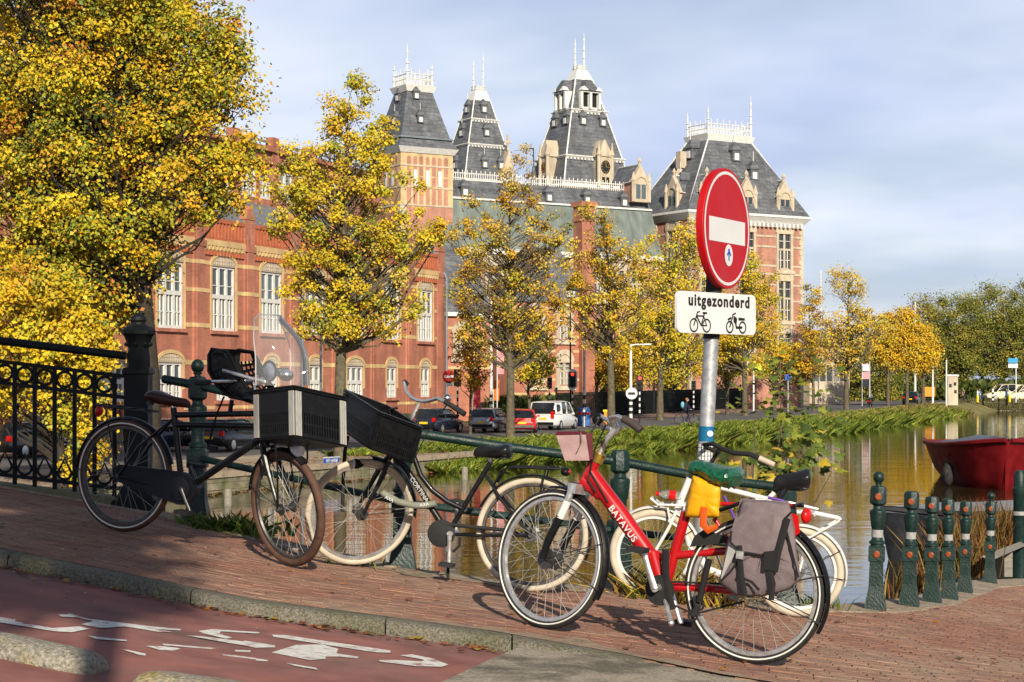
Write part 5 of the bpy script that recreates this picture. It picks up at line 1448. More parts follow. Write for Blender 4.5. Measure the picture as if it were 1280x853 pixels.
m = MB(); m.tube([(x0, fd, fz(x0, 1.105)), (x1, fd, fz(x1, 1.105))], .030, 10); m.build('handrail', 'iron_dark', fn)
for off in (.955, .80, .13):
    m = MB(); m.hexa([(x0, fd - .014, fz(x0, off) - .014), (x1, fd - .014, fz(x1, off) - .014), (x1, fd + .014, fz(x1, off) - .014), (x0, fd + .014, fz(x0, off) - .014)], [(x0, fd - .014, fz(x0, off) + .014), (x1, fd - .014, fz(x1, off) + .014), (x1, fd + .014, fz(x1, off) + .014), (x0, fd + .014, fz(x0, off) + .014)]); m.build('cross_rail', 'iron_dark', fn, smooth=0)
x = x1 - .085; sp = .1455; i = 0
while x > x0:
    m = MB(); m.tube([(x, fd, fz(x, .02)), (x, fd, fz(x, .955))], .017, 8); m.build('bar', 'iron_dark', fn)
    if x - sp > x0:
        xm = x - sp / 2
        m = MB(); m.torus((xm, fd, fz(xm, .878)), (0, 1, 0), .056, .011, 20, 6); m.build('ring', 'iron_dark', fn)
        m = MB(); m.torus((xm, fd, fz(xm, .20)), (0, 1, 0), .05, .010, 16, 6, 0, math.pi, ref=(1, 0, 0)); m.tube([(xm - .05, fd, fz(xm, .20)), (xm, fd, fz(xm, .30)), (xm + .05, fd, fz(xm, .20))], .010, 6); m.build('scroll', 'iron_dark', fn)
    x -= sp; i += 1
m = MB(); m.hexa([(x0, fd - .12, fz(x0, -.1)), (x1, fd - .12, fz(x1, -.1)), (x1, fd + .12, fz(x1, -.1)), (x0, fd + .12, fz(x0, -.1))], [(x0, fd - .12, fz(x0, .07)), (x1, fd - .12, fz(x1, .07)), (x1, fd + .12, fz(x1, .07)), (x0, fd + .12, fz(x0, .07))]); m.build('stone_plinth', 'quay_stone', fn, smooth=0)

# ------------------------------------------------------------------ traffic sign
SD = 11.62
sg = thing('road_sign', 'red round no entry sign over a white exception plate on a grey pole', 'road sign', W(871, 752, SD))
base = W(871, 752, SD); O = lambda px, py, d=SD: W(px, py, d) - base
m = MB(); m.tube([O(871, 752), O(881, 578), O(889.5, 420), O(894, 330)], .050, 16); m.build('pole', 'galv', sg)
m = MB(); m.tube([O(889.3, 424), O(893, 345)], .054, 16); m.tube([O(885, 352, SD - .0), O(903, 352, SD + .05)], .03, 8); m.build('clamp', 'black_matte', sg)
m = MB(); m.tube([O(882.5, 552), O(883.6, 533)], .0512, 16, caps=False); m.tube([O(882.5, 552), O(883.6, 533)], .0512, 16, caps=False); m.build('sticker', 'sky_blue', sg)
m = MB(); m.lathe([(.02, 0), (.02, .004)], 14, Matrix.Translation(O(885, 542) + Vector((.008, -.053, 0))) @ Matrix.Rotation(R(90), 4, 'X')); m.build('sticker', 'sign_white', sg)
m = MB(); m.tube([O(881.0, 576), O(882.3, 554)], .0512, 16, caps=False); m.build('sticker', 'sign_white', sg)
m = MB()
for k in range(4):
    t = R(-125 + k * 24); p = O(881.6, 565) + Vector((math.cos(t) * .0515, math.sin(t) * .0515, 0)); m.box(p, (.004, .004, .11))
for k in range(5): m.tube([O(881 + k * .33, 575.5 - k * 5.2), O(881 + k * .33, 574.8 - k * 5.2)], .0516, 16, caps=False)
m.build('sticker_print', 'ink', sg)
def facing(px, py, th, d):
    """matrix: x to the right along the face, y up, z out of the face; face turned th degrees to the right"""
    n = Vector((math.sin(R(th)), -math.cos(R(th)), 0)); xd = Vector((math.cos(R(th)), math.sin(R(th)), 0))
    M = Matrix.Identity(4)
    for i, v in enumerate((xd, Vector((0, 0, 1)), n)):
        for r in range(3): M[r][i] = v[r]
    p = O(px, py, d)
    for r in range(3): M[r][3] = p[r]
    return M
Md = facing(909, 286, 60, SD - .02)
rs = .393
disc = MB(); disc.lathe([(rs, -.05), (rs + .004, -.045), (rs + .004, -.004), (rs, 0)], 48); disc = disc.build('sign_disc', 'sign_red', sg, mat=Md)
def ring(m, r0, r1, z, n=48):
    m.grid([[(math.cos(2 * math.pi * i / n) * r, math.sin(2 * math.pi * i / n) * r, z) for i in range(n)] for r in (r0, r1)], close_u=True)
q = MB(); ring(q, rs * .905, rs * .955, .0015); q.build('white_ring', 'sign_white', disc, smooth=0)
q = MB(); q.poly([(-.30, -.095, .0018), (.30, -.095, .0018), (.30, .062, .0018), (-.30, .062, .0018)]); q.build('white_bar', 'sign_white', disc, smooth=0)
q = MB(); q.poly([(math.cos(t) * .068 + .02, math.sin(t) * .072 - .175, .003) for t in frange(0, 6.03, 23)]); st = q.build('sticker', 'sign_white', disc, smooth=0)
q = MB(); q.box((.02, -.15, .005), (.024, .035, .002)); q.box((.02, -.185, .005), (.014, .05, .002)); q.box((.0, -.165, .005), (.03, .012, .002), Matrix.Rotation(R(50), 3, 'Z')); q.box((.04, -.165, .005), (.03, .012, .002), Matrix.Rotation(R(-50), 3, 'Z')); q.build('sticker_print', 'name_blue', st, smooth=0)
Mp = facing(897, 392, 47, SD - .10)
pw, ph = .86, .268
pts = []
for (cx, cy), a0 in zip(((pw / 2 - .04, ph / 2 - .04), (-pw / 2 + .04, ph / 2 - .04), (-pw / 2 + .04, -ph / 2 + .04), (pw / 2 - .04, -ph / 2 + .04)), (0, 90, 180, 270)):
    pts += [(cx + .04 * math.cos(R(a0 + k * 15)), cy + .04 * math.sin(R(a0 + k * 15)), -.02) for k in range(7)]
q = MB(); q.prism(pts, (0, 0, .02)); plate = q.build('exception_plate', 'sign_white', sg, smooth=30, mat=Mp)
link('lettering', text_mesh('uitgezonderd', .105, 'ink', offset=.0035, extrude=.0008, spacing=1.2), plate, mat=Matrix.Translation((.02, .078, .002)))
def icon(segs, wheels, blobs, ox, oy, s):
    q = MB()
    for a, b, w in segs:
        a, b = Vector((*a, 0)), Vector((*b, 0)); t = (b - a); q.box(((a + b) / 2 * s) + Vector((ox, oy, .002)), (t.length * s + w * s * .6, w * s, .0016), Matrix.Rotation(math.atan2(t.y, t.x), 3, 'Z'))
    for c, r, w in wheels:
        n = 28; q.grid([[(ox + s * (c[0] + math.cos(2 * math.pi * i / n) * rr), oy + s * (c[1] + math.sin(2 * math.pi * i / n) * rr), .0025) for i in range(n)] for rr in (r - w, r)], close_u=True)
    for b in blobs: q.poly([(ox + s * x, oy + s * y, .0031) for x, y in b])
    return q
icon([((-.5, 0), (-.22, .62), .07), ((-.22, .62), (-.05, .66), .06), ((-.30, .45), (.25, .45), .07), ((-.28, .42), (.08, .0), .08), ((.08, 0), (.34, .6), .07), ((.22, .6), (.5, .6), .09), ((.08, 0), (.5, 0), .06), ((.5, 0), (.27, .45), .06)], [((-.5, 0), .34, .075), ((.5, 0), .34, .075)], [], -.19, -.083, .136).build('bicycle_symbol', 'ink', plate, smooth=0)
icon([((-.5, 0), (-.22, .62), .08), ((-.22, .62), (-.02, .68), .07), ((-.14, .5), (.06, -.02), .10), ((.06, -.02), (.5, .0), .12), ((-.62, .36), (-.42, .44), .1)], [((-.5, 0), .31, .085), ((.56, 0), .31, .085)], [[(-.18, .22), (.06, .18), (.10, .42), (-.06, .52), (-.2, .46)], [(.22, .34), (.74, .34), (.74, .46), (.22, .48)]], .20, -.086, .136).build('moped_symbol', 'ink', plate, smooth=0)

# ------------------------------------------------------------------ plants near the quay
def maple_leaf():
    out = []
    prof = [(0, 0), (.10, .08), (.32, -.05), (.30, .10), (.52, .22), (.36, .28), (.50, .55), (.28, .46), (.20, .52), (.16, .72), (.0, 1.0)]
    pts = [(x, y) for x, y in prof] + [(-x, y) for x, y in reversed(prof[1:-1])]
    m = MB(); n = len(pts)
    b = len(m.v); m.v.append((0, .38, .05)); m.v += [(x, y, -.10 * abs(x) - .12 * max(0, y - .5)) for x, y in pts]
    for i in range(n): m._f((b, b + 1 + i, b + 1 + (i + 1) % n))
    return m
def leafmat(name, col):
    m = mat_leaf(name, .3, .45); n, l = m.node_tree.nodes, m.node_tree.links
    rgb = n.new('ShaderNodeRGB'); rgb.outputs[0].default_value = (*col, 1)
    for nd in n:
        if nd.type == 'BSDF_PRINCIPLED': l.new(rgb.outputs[0], nd.inputs['Base Color'])
        if nd.type == 'BSDF_TRANSLUCENT': l.new(rgb.outputs[0], nd.inputs['Color'])
LC = [('maple_green', (.09, .13, .02)), ('maple_lime', (.20, .22, .025)), ('maple_yellow', (.42, .30, .03)), ('maple_dark', (.045, .07, .015))]
for nm, c in LC: leafmat(nm, c)
LM = [maple_leaf().mesh('leaf', nm, 0) for nm, _ in LC]
sb = W(958, 742, 12.35)
sp_ = thing('maple_sapling', 'young maple sapling with big yellow green leaves behind the railing', 'sapling', sb)
stems = []
for (tx, ty, td) in ((985, 470, 12.5), (945, 520, 12.3), (1035, 500, 12.6), (1000, 560, 12.2), (920, 600, 12.2), (1040, 590, 12.4), (975, 445, 12.7)):
    t = W(tx, ty, td) - sb; mid = t * .5 + Vector((rng.gauss(0, .08), 0, .08)); stems.append([Vector((0, 0, -1.2)), t * .05, mid, t])
m = MB()
for s in stems: m.tube(s, [.012, .010, .007, .003], 6)
m.build('stem', 'bark', sp_)
def put_leaf(px, py, d, size, parent, origin, pick_, tilt=None):
    p = W(px, py, d) - origin
    rot = Matrix.Rotation(R(rng.gauss(14 if py < 515 else 42, 20)), 4, 'X') @ Matrix.Rotation(R(rng.gauss(0, 18)), 4, 'Y') @ Matrix.Rotation(rng.uniform(0, 6.28), 4, 'Z')
    link('leaf', LM[pick_], parent, mat=Matrix.Translation(p) @ rot @ Matrix.Scale(size, 4))
for _ in range(330):
    t = rng.random()
    if t < .34: px, py = rng.gauss(975, 34), rng.uniform(440, 520); wt = (4, 3, 1, 2)
    elif t < .72: px, py = rng.gauss(1000, 28), rng.uniform(505, 590); wt = (5, 4, 1.6, 2)
    else: px, py = rng.gauss(955, 28), rng.uniform(565, 640); wt = (3, 3, 2.6, 2)
    put_leaf(clamp(px, 900, 1052), py, rng.uniform(12.0, 12.7), rng.uniform(.04, .08) if py < 515 else rng.uniform(.05, .10), sp_, sb, rng.choices(range(4), wt)[0])
def weed(name, label, px, py, n, spread, hgt, pal, cat='weed', base=None, wid=.03, lean=.5):
    p = base if base is not None else GP(px, py); o = thing(name, label, cat, p)
    bs = np.stack([nrng.normal(0, spread, n), nrng.normal(0, spread * .5, n), np.zeros(n) - .03], 1)
    co, cols = blades(bs, hgt * nrng.uniform(.4, 1.1, n), np.full(n, wid) * nrng.uniform(.6, 1.4, n), np.full(n, lean), pick(pal, n) * nrng.uniform(.7, 1.2, (n, 1)))
    quads('foliage', co, cols, 'grass', o)
    return o
WG = [(.07, .13, .02, 3), (.12, .19, .03, 3), (.16, .17, .03, 1)]
weed('weed_clump', 'green weed clump at the quay edge behind the brown front wheel', 285, 665, 260, .16, .16, WG, wid=.028, lean=.8)
weed('weed_clump', 'small weeds under the second bicycle wheel', 420, 703, 90, .14, .07, WG, wid=.014)
weed('weed_clump', 'withered brown and yellow plants behind the white bicycle wheel', 845, 752, 700, .16, .24, [(.24, .13, .03, 3), (.50, .36, .03, 3), (.12, .14, .03, 2), (.10, .06, .03, 2)], wid=.016, lean=.7)
weed('weed_clump', 'tuft of grass below the grey pannier', 998, 758, 120, .12, .12, WG, wid=.012)
RP = [(.22, .10, .03, 4), (.28, .18, .05, 3), (.13, .13, .03, 2), (.10, .05, .02, 2)]
for px, py, n, sp, hh, lab in ((1218, 718, 620, .15, .62, 'tall reddish reeds between the last two bollards'), (1258, 690, 900, .28, .85, 'tall reddish reeds right of the last bollard'), (1176, 745, 160, .10, .34, 'short dried flower stalks between the third and fourth bollards')):
    p = GP(px, py); weed('reeds', lab, px, py, n, sp, hh, RP, cat='reeds', base=p + Vector((-.1, .5, -.05)), wid=.014, lean=.30)
wr = thing('wooden_rail', 'low weathered timber rail at the quay edge on the far right', 'rail')
A_, B_ = GP(1238, 722), GP(1300, 688)
m = MB(); m.tube([A_ + Vector((0, 0, .22)), B_ + Vector((0, 0, .22))], .09, 4, flat=.5, up=(0, 0, 1)); m.build('plank', 'wood_grey', wr, smooth=0)
for k in (.25, .55, .85):
    q = A_.lerp(B_, k); m = MB(); m.bx(q.x - .05, q.x + .05, q.y - .05, q.y + .05, q.z - .1, q.z + .2); m.build('peg', 'wood_grey', wr, smooth=0)
for px, d, y0, y1, lab in ((1275, 24, 590, 660, 'thick dark green mooring post at the right picture edge'),):
    mp_ = thing('mooring_post', lab, 'post', W(px, 668, d)); h = (668 - 588) * d / F
    m = MB(); m.lathe([(.10, -.6), (.09, h * .6), (.10, h * .62), (.10, h * .72), (.085, h * .74), (.085, h * .93), (.05, h)], 12); m.build('shaft', 'iron_green', mp_)
    m = MB(); m.lathe([(.103, h * .3), (.10, h * .36)], 12, caps=False); m.build('band', 'tape_white', mp_)

# ------------------------------------------------------------------ boats
def boat(name, label, bow, heading, L, B, H, hull_m, deck_m, cover=None, freeb=.0):
    """local x forward; bow at origin of the waterline"""
    M = Matrix.Translation(bow) @ Matrix.Rotation(math.atan2(heading[1], heading[0]), 4, 'Z')
    o = thing(name, label, 'boat', mat=M)
    hull = MB(); rows = []
    st = [(0.06, .04, 1.16), (0.03, .22, 1.15), (-.02, .45, 1.11), (-.10, .68, 1.06), (-.25, .87, 1.0), (-.5, .97, .96), (-.75, 1.0, .95), (-1.0, .90, .97)]
    for x, w, s in st:
        row = []
        for k, (wy, zz) in enumerate(((0, -.35), (.5, -.25), (.80, .25), (.93, .7), (1.0, 1.0))):
            flare = wy if x < -.2 else wy ** (1.25)
            row.append((x * L - (0.07 * L * (1 - max(0, zz)) if x > -.06 else 0), w * B / 2 * flare, H * zz * s))
        rows.append([(p[0], -p[1], p[2]) for p in reversed(row[1:])] + row)
    b0 = hull.grid(rows); hull._f(tuple(b0 + (len(rows) - 1) * 9 + i for i in range(9))); hull._f(tuple(b0 + i for i in reversed(range(9))))
    hull.build('hull', hull_m, o, smooth=50)
    m = MB(); rr = []
    for sgn in (-1, 1):
        m.tube([(x * L, sgn * w * B / 2, H * s) for x, w, s in st], .05 * H + .015, 6)
    m.build('gunwale', deck_m, o)
    d_ = MB(); rows = [[(x * L, -w * B / 2 * .97, H * s * .93), (x * L, 0, H * s * (.93 + (.28 if cover else .0) * (1 if -.9 < x < -.1 else .4))), (x * L, w * B / 2 * .97, H * s * .93)] for x, w, s in st]
    d_.grid(rows); d_.build('cover' if cover else 'deck', cover or deck_m, o, smooth=60)
    return o, M
rb, M = boat('red_boat', 'large dark red boat seen bow on beyond the green bollards', W(1258, 613, 61.2), (-.14, -.99, 0), 10, 4.2, 1.5, 'boat_red', 'boat_red', 'boat_dark')
m = MB(); m.torus((-.12, 0, .72), (1, 0, .25), .22, .07, 20, 8); m.build('fender', 'rubber', rb)
m = MB(); m.bx(-5.5, -2.4, -.9, .9, 1.1, 1.42); m.bx(-7.5, -6.2, -.9, .9, 1.1, 1.35); m.build('hatch', 'boat_dark', rb, smooth=0)
m = MB(); m.sphere((-2.2, -1.75, .45), .22, 10, 8, (1, 1, 2.0)); m.tube([(-2.2, -1.75, .85), (-2.3, -1.7, 1.2)], .03, 6); m.build('side_fender', 'rubber', rb)
db, M = boat('covered_boat', 'small dark boat under a light grey cover behind the bollards', W(1112, 700, 37), (-.8, -.6, 0), 5.6, 2.1, .95, 'boat_dark', 'boat_dark', 'boat_grey')
m = MB(); m.tube([(.2, 0, .75), (-.2, .35, .95), (-.9, .7, .98)], .02, 6); m.tube([(.2, 0, .75), (-.2, -.35, .95), (-.9, -.7, .98)], .02, 6); m.build('bow_rail', 'alloy_dark', db)
tb, M = boat('tarped_boat', 'small boat under a blue tarpaulin behind the reeds at far right', W(1256, 680, 40.7), (-.8, -.6, 0), 5.2, 2.0, .8, 'boat_dark', 'boat_dark', 'tarp_blue')
m = MB(); m.tube([(-.9, 0, .6), (-.9, 0, 1.35)], .015, 6); m.tube([(-.9, 0, 1.1), (-1.9, 0, 1.0)], .015, 6); m.build('mast', 'white_paint', tb)
# ------------------------------------------------------------------ bicycles
class Bike:
    def __init__(s, name, label, rear, front, r, near, lean=0.0, group='bicycles parked along the quay railing'):
        s.r = r; s.near = near                       # near: sign of local y on the viewer's side
        A, B = GP(*rear), GP(*front)
        fw = (B - A).normalized(); lat = Vector((0, 0, 1)).cross(fw).normalized(); up = fw.cross(lat)
        if lean:
            q = Matrix.Rotation(lean, 3, fw); lat = q @ lat; up = q @ up
        M = Matrix.Identity(4)
        for i, v in enumerate((fw, lat, up, A)):
            for k in range(3): M[k][i] = v[k]
        s.M = M; s.I = M.inverted(); s.base = (B - A).length
        s.o = thing(name, label, 'bicycle', mat=M, group=group)
        s.rear = Vector((0, 0, r)); s.front = Vector((s.base, 0, r)); s.T = Matrix.Identity(4)
    def L(s, px, py, y=0.0):
        """picture point -> bike coordinates on the plane at sideways offset y"""
        o = s.I @ Vector((0, 0, CZ)); d = (s.I.to_3x3() @ Vector(((px - 640) / F, 1, -(py - HY) / F)))
        t = (y - o.y) / d.y
        return o + d * t
    def steer(s, top, ang):
        """front end turns about the line from the front hub to the given head point"""
        h = s.L(*top); ax = (h - s.front).normalized()
        s.T = Matrix.Translation(s.front) @ Matrix.Rotation(ang, 4, ax) @ Matrix.Translation(-s.front); s.head = h; s.ax = ax
    def part(s, name, m, mt, parent=None, front=False, smooth=40, **kw):
        if front: m.xf(s.T)
        return m.build(name, mt, parent or s.o, smooth=smooth, **kw)
    def tubes(s, name, mt, lists, front=False, parent=None):
        m = MB()
        for pts, r in lists: m.tube([s.L(*p) if not isinstance(p, Vector) else p for p in pts], r, 10)
        return s.part(name, m, mt, parent, front)
    def wheel(s, c, front, tyre, tw=.021, rim='alloy', stripe=None, hub=.03, hubw=.05, nsp=32, spoke='spoke'):
        hb = MB(); M = Matrix.Translation(c) @ Matrix.Rotation(R(90), 4, 'X')
        hb.lathe([(.012, -hubw - .03), (.012, -hubw), (hub, -hubw), (hub, -hubw + .006), (hub * .55, -hubw + .012), (hub * .55, hubw - .012), (hub, hubw - .006), (hub, hubw), (.012, hubw), (.012, hubw + .03)], 14, M)
        w = s.part('wheel', hb, 'alloy_dark', front=front)
        m = MB(); m.torus(c, (0, 1, 0), s.r - tw, tw, 64, 10); s.part('tyre', m, tyre, w, front)
        if stripe:
            m = MB()
            for k in (-1, 1): m.torus(c + Vector((0, k * tw * .93, 0)), (0, 1, 0), s.r - tw * 1.15, tw * .20, 64, 6)
            s.part('reflex_stripe', m, stripe, w, front)
        m = MB(); R0 = s.r - tw * 2.0
        n = 64; rows = []
        for rr, yy in ((R0 + .006, -.012), (R0 - .012, -.011), (R0 - .017, 0), (R0 - .012, .011), (R0 + .006, .012)):
            rows.append([(c.x + rr * math.cos(2 * math.pi * i / n), c.y + yy, c.z + rr * math.sin(2 * math.pi * i / n)) for i in range(n)])
        m.grid(rows, close_u=True); s.part('rim', m, rim, w, front)
        m = MB(); ro = rng.uniform(0, .3)
        for i in range(nsp):
            a = 2 * math.pi * i / nsp + ro; sd = 1 if i % 2 else -1; b = a + (1 if (i // 2) % 2 else -1) * 1.15
            m.tube([(c.x + math.cos(b) * hub * .9, c.y + sd * hubw * .9, c.z + math.sin(b) * hub * .9), (c.x + math.cos(a) * (R0 - .012), c.y, c.z + math.sin(a) * (R0 - .012))], .0013, 4, caps=False)
        s.part('spokes', m, spoke, w, front)
        return w
    def guard(s, c, a0, a1, mt, front=False, wid=.03, off=.016, name='mudguard', flap=None):
        """angles in degrees, 0 = forward, 90 = up"""
        m = MB(); rows = []
        for a in frange(R(a0), R(a1), 28):
            row = []
            for k in range(7):
                t = -1 + 2 * k / 6; rr = s.r + off - .014 * t * t
                row.append((c.x + math.cos(a) * rr, c.y + t * wid, c.z + math.sin(a) * rr))
            rows.append(row)
        m.grid(rows)
        g = s.part(name, m, mt, front=front, smooth=60)
        st = MB()
        for k in (-1, 1):
            for a in ((a1 - 8, a1 - 45) if abs(a1 - a0) > 100 else (a1 - 8,)):
                st.tube([(c.x, c.y + k * .05, c.z), (c.x + math.cos(R(a)) * (s.r + off - .01), c.y + k * wid, c.z + math.sin(R(a)) * (s.r + off - .01))], .003, 5)
        s.part('stay', st, 'alloy_dark', g, front)
        return g
    def saddle(s, nose, back, mt, w=.19, name='saddle', h=.055, cover=False):
        a, b = s.L(*nose), s.L(*back); m = MB(); rows = []
        for k, (wd, hh, dz) in enumerate(((.04, .35, -.012), (.10, .6, -.006), (.16, .8, 0), (.22, .85, 0), (.36, .9, -.002), (.62, 1.0, 0), (.88, 1.1, .004), (1.0, 1.15, .008), (.95, 1.1, .006), (.6, .8, -.004), (.2, .4, -.012))):
            t = (0, .03, .12, .25, .42, .58, .72, .84, .93, .985, 1.0)[k]
            c = a.lerp(b, t) + Vector((0, 0, dz)); row = []
            for j in range(14):
                an = 2 * math.pi * j / 14; yy, zz = math.cos(an), math.sin(an)
                row.append((c.x, c.y + yy * w / 2 * wd, c.z - h * .5 + (zz * .5 if zz > 0 else zz * .75) * h * hh))
            rows.append(row)
        b0 = m.grid(rows, close_u=True); n = 14
        m._f(tuple(b0 + j for j in reversed(range(n)))); m._f(tuple(b0 + 10 * n + j for j in range(n)))
        o = s.part(name, m, mt, smooth=60)
        if not cover:
            q = MB()
            for k in (-1, 1): q.torus(a.lerp(b, .85) + Vector((0, k * w * .27, -h * .9)), (0, 0, 1), .018, .006, 12, 6); q.torus(a.lerp(b, .85) + Vector((0, k * w * .27, -h * .9 - .02)), (0, 0, 1), .018, .006, 12, 6)
            q.tube([a.lerp(b, .1) + Vector((0, 0, -h * .8)), a.lerp(b, .6) + Vector((0, .02, -h * 1.2)), a.lerp(b, .9) + Vector((0, .04, -h * .8))], .004, 6)
            s.part('saddle_springs', q, 'alloy_dark', o)
        return o
    def crank(s, bb, end, mt='alloy', arm=.011, y=.075, pedal_mt='black_matte', opp=True):
        sd = s.near; b, e = s.L(*bb, sd * y), s.L(*end, sd * y)
        m = MB(); m.tube([b, b.lerp(e, .5), e], [arm * 1.4, arm, arm * 1.2], 10, flat=.7, up=(0, 1, 0))
        m.tube([Vector((b.x, -y, b.z)), Vector((b.x, y, b.z))], .018, 12)
        if opp:
            f = Vector((b.x, -sd * y, b.z)) - (e - b); f.y = -sd * y; m.tube([Vector((b.x, -sd * y, b.z)), f], arm, 8)
        c = s.part('crank', m, mt)
        for p, sg_ in ((e, sd), (f if opp else None, -sd)):
            if p is None: continue
            q = MB(); q.box((p.x, p.y + sg_ * .06, p.z), (.09, .085, .022)); q.tube([(p.x, p.y, p.z), (p.x, p.y + sg_ * .03, p.z)], .006, 6); s.part('pedal', q, pedal_mt, c, smooth=0)
        return c
    def lettering(s, body, p1, p2, off, size, mt, sp=1.0):
        a, b = s.L(*p1), s.L(*p2); ex = (b - a); ex.y = 0; ex.normalize(); ez = Vector((0, s.near, 0)); ey = ez.cross(ex)
        M = Matrix.Identity(4); c = (a + b) / 2 + ez * off
        for i, v in enumerate((ex, ey, ez, c)):
            for k in range(3): M[k][i] = v[k]
        return link('lettering', text_mesh(body, size, mt, offset=size * .012, extrude=.0006, spacing=sp), s.o, mat=M)

# ---- A: black roadster with child seat, facing right, bars turned to the viewer
A = Bike('roadster_bicycle', 'black roadster bicycle with brown saddle, child seat and brown tyres, leftmost', (147, 664), (350, 708), .35, -1)
A.steer((322, 505), R(-24))
A.wheel(A.rear, False, 'rubber_brown', .024, 'alloy_dark', 'reflex_stripe', .036, .05)
A.wheel(A.front, True, 'rubber_brown', .024, 'alloy_dark', None, .036, .05)
m = MB()
for pts, r in (([(217, 510), (228, 613)], .019), ([(218, 519), (322, 517)], .018), ([(221, 531), (326, 533)], .018), ([(230, 614), (331, 545)], .023), ([(321, 502), (333.5, 560)], .025)):
    m.tube([A.L(*p) for p in pts], r, 12)
for k in (-1, 1):
    m.tube([A.L(217, 523), A.L(180, 558) + Vector((0, k * .055, 0)), A.rear + Vector((0, k * .065, 0))], .009, 8)
    m.tube([A.L(228, 613), A.L(200, 607) + Vector((0, k * .05, 0)), A.rear + Vector((0, k * .065, 0))], .010, 8)
A.part('frame', m, 'black_paint')
m = MB()
for k in (-1, 1): m.tube([A.L(333.5, 558) + Vector((0, k * .035, 0)), A.front.lerp(A.L(333.5, 558), .55) + Vector((-.005, k * .05, 0)), A.front + Vector((0, k * .062, 0))], [.017, .016, .010], 8)
A.part('fork', m, 'black_paint', front=True)
m = MB()
for k in (-1, 1): m.tube([A.front + Vector((0, k * .07, 0)), A.front + Vector((.05, k * .11, .30)), A.front + Vector((.03, k * .12, .47))], .006, 6); m.tube([A.front + Vector((0, k * .07, 0)), A.front + Vector((-.12, k * .1, .33)), A.front + Vector((-.1, k * .12, .47))], .006, 6)
A.part('front_carrier', m, 'black_paint', front=True)
A.guard(A.rear, 20, 190, 'black_paint'); A.guard(A.front, 60, 175, 'black_paint', front=True)
A.saddle((239, 499), (189, 489), 'brown_leather', .2)
A.tubes('seat_post', 'chrome', [([(217, 512), (214, 500)], .012)])
# chain case with round ring cover
m = MB(); a_, b_ = A.L(225, 611, -.06), A.L(150, 592, -.06); pts = []
u_ = (b_ - a_).normalized(); nn_ = Vector((-u_.z, 0, u_.x))
for t in frange(-90, 90, 8): pts.append(a_ + (u_ * -math.cos(R(t)) + nn_ * math.sin(R(t))) * .10)
for t in frange(90, 270, 8): pts.append(b_ + (u_ * -math.cos(R(t)) + nn_ * math.sin(R(t))) * .055)
m.prism(pts, (0, .035, 0)); ch = A.part('chain_case', m, 'navy', smooth=30)
m = MB(); m.lathe([(.075, 0), (.075, .012), (.06, .016)], 24, Matrix.Translation(a_ + Vector((0, -.0, 0))) @ Matrix.Rotation(R(90), 4, 'X')); A.part('ring_cover', m, 'navy', ch)
A.crank((226, 612), (237, 640), 'alloy_dark', y=.10)
m = MB()
for k in (-1, 1): m.tube([A.L(126, 506) + Vector((0, k * .07, 0)), A.L(190, 515) + Vector((0, k * .06, 0))], .006, 6); m.tube([A.L(140, 508) + Vector((0, k * .07, 0)), A.rear + Vector((0, k * .075, 0))], .005, 6)
for t in (126, 142, 158, 174, 190): m.tube([A.L(t, 506 + (t - 126) * .14) + Vector((0, -.07, 0)), A.L(t, 506 + (t - 126) * .14) + Vector((0, .07, 0))], .005, 6)
A.part('rack', m, 'black_paint')
m = MB(); m.sphere(A.L(124, 514), .034, 12, 8, (.6, 1, 1)); A.part('rear_lamp', m, 'tail_red')
m = MB(); m.lathe([(.018, 0), (.03, .03), (.036, .06), (.034, .075)], 14, Matrix.Translation(A.front + Vector((.05, 0, .37))) @ Matrix.Rotation(R(90), 4, 'Y')); A.part('headlamp', m, 'lamp_glass', front=True)
hb = A.L(317, 476)
m = MB(); m.tube([A.L(321, 503), hb], .012, 8)
for k in (-1, 1): m.tube([hb, hb + Vector((.04, k * .12, .02)), hb + Vector((.0, k * .26, .03)), hb + Vector((-.15, k * .29, .0))], .011, 8)
h_ = A.part('handlebar', m, 'chrome', front=True)
for k in (-1, 1): m = MB(); m.tube([hb + Vector((-.04, k * .285, .02)), hb + Vector((-.16, k * .29, -.002))], .017, 10); A.part('grip', m, 'black_matte', h_, front=True)
# front child seat: perforated shell
cs_ = link('child_seat', None, A.o)
prof = [A.L(*p) for p in ((281, 437), (277, 445), (277, 464), (287, 482), (303, 496), (318, 499))]
edge_ = [A.L(*p) for p in ((300, 440), (304, 446), (310, 457), (316, 468), (321, 478), (326, 486))]
def lerp_list(P, t):
    f = t * (len(P) - 1); i = min(int(f), len(P) - 2); return P[i].lerp(P[i + 1], f - i)
m = MB(); sh = .135
for sd in (-1, 1):                                  # side wings, with real holes
    nu, nv = 22, 13
    Pt = lambda u, v: lerp_list(prof, u).lerp(lerp_list(edge_, u), v) + Vector((0, sd * (sh + .02 * math.sin(v * 3.14)), 0))
    for i in range(nu):
        for j in range(nv):
            if 6 <= i < nu - 2 and 2 <= j < nv - 3 and i % 2 == 0 and j % 2 == 0: continue
            if 2 <= i <= 5 and 3 <= j <= nv - 4: continue
            m.poly([Pt(i / nu, j / nv), Pt((i + 1) / nu, j / nv), Pt((i + 1) / nu, (j + 1) / nv), Pt(i / nu, (j + 1) / nv)])
    m.build('side_wing', 'black_plastic', cs_, smooth=60); m = MB()
m = MB(); rows = []
for u in frange(0, 1, 16):
    rows.append([lerp_list(prof, u) + Vector((-.012 * math.cos(y * 11), y, 0)) for y in frange(-sh, sh, 8)])
m.grid(rows)
b_rows = [[p + Vector((.018, 0, .004)) for p in [Vector(q) for q in r]] for r in rows]; m.grid(b_rows); m.build('backrest', 'black_plastic', cs_, smooth=60)
m = MB()
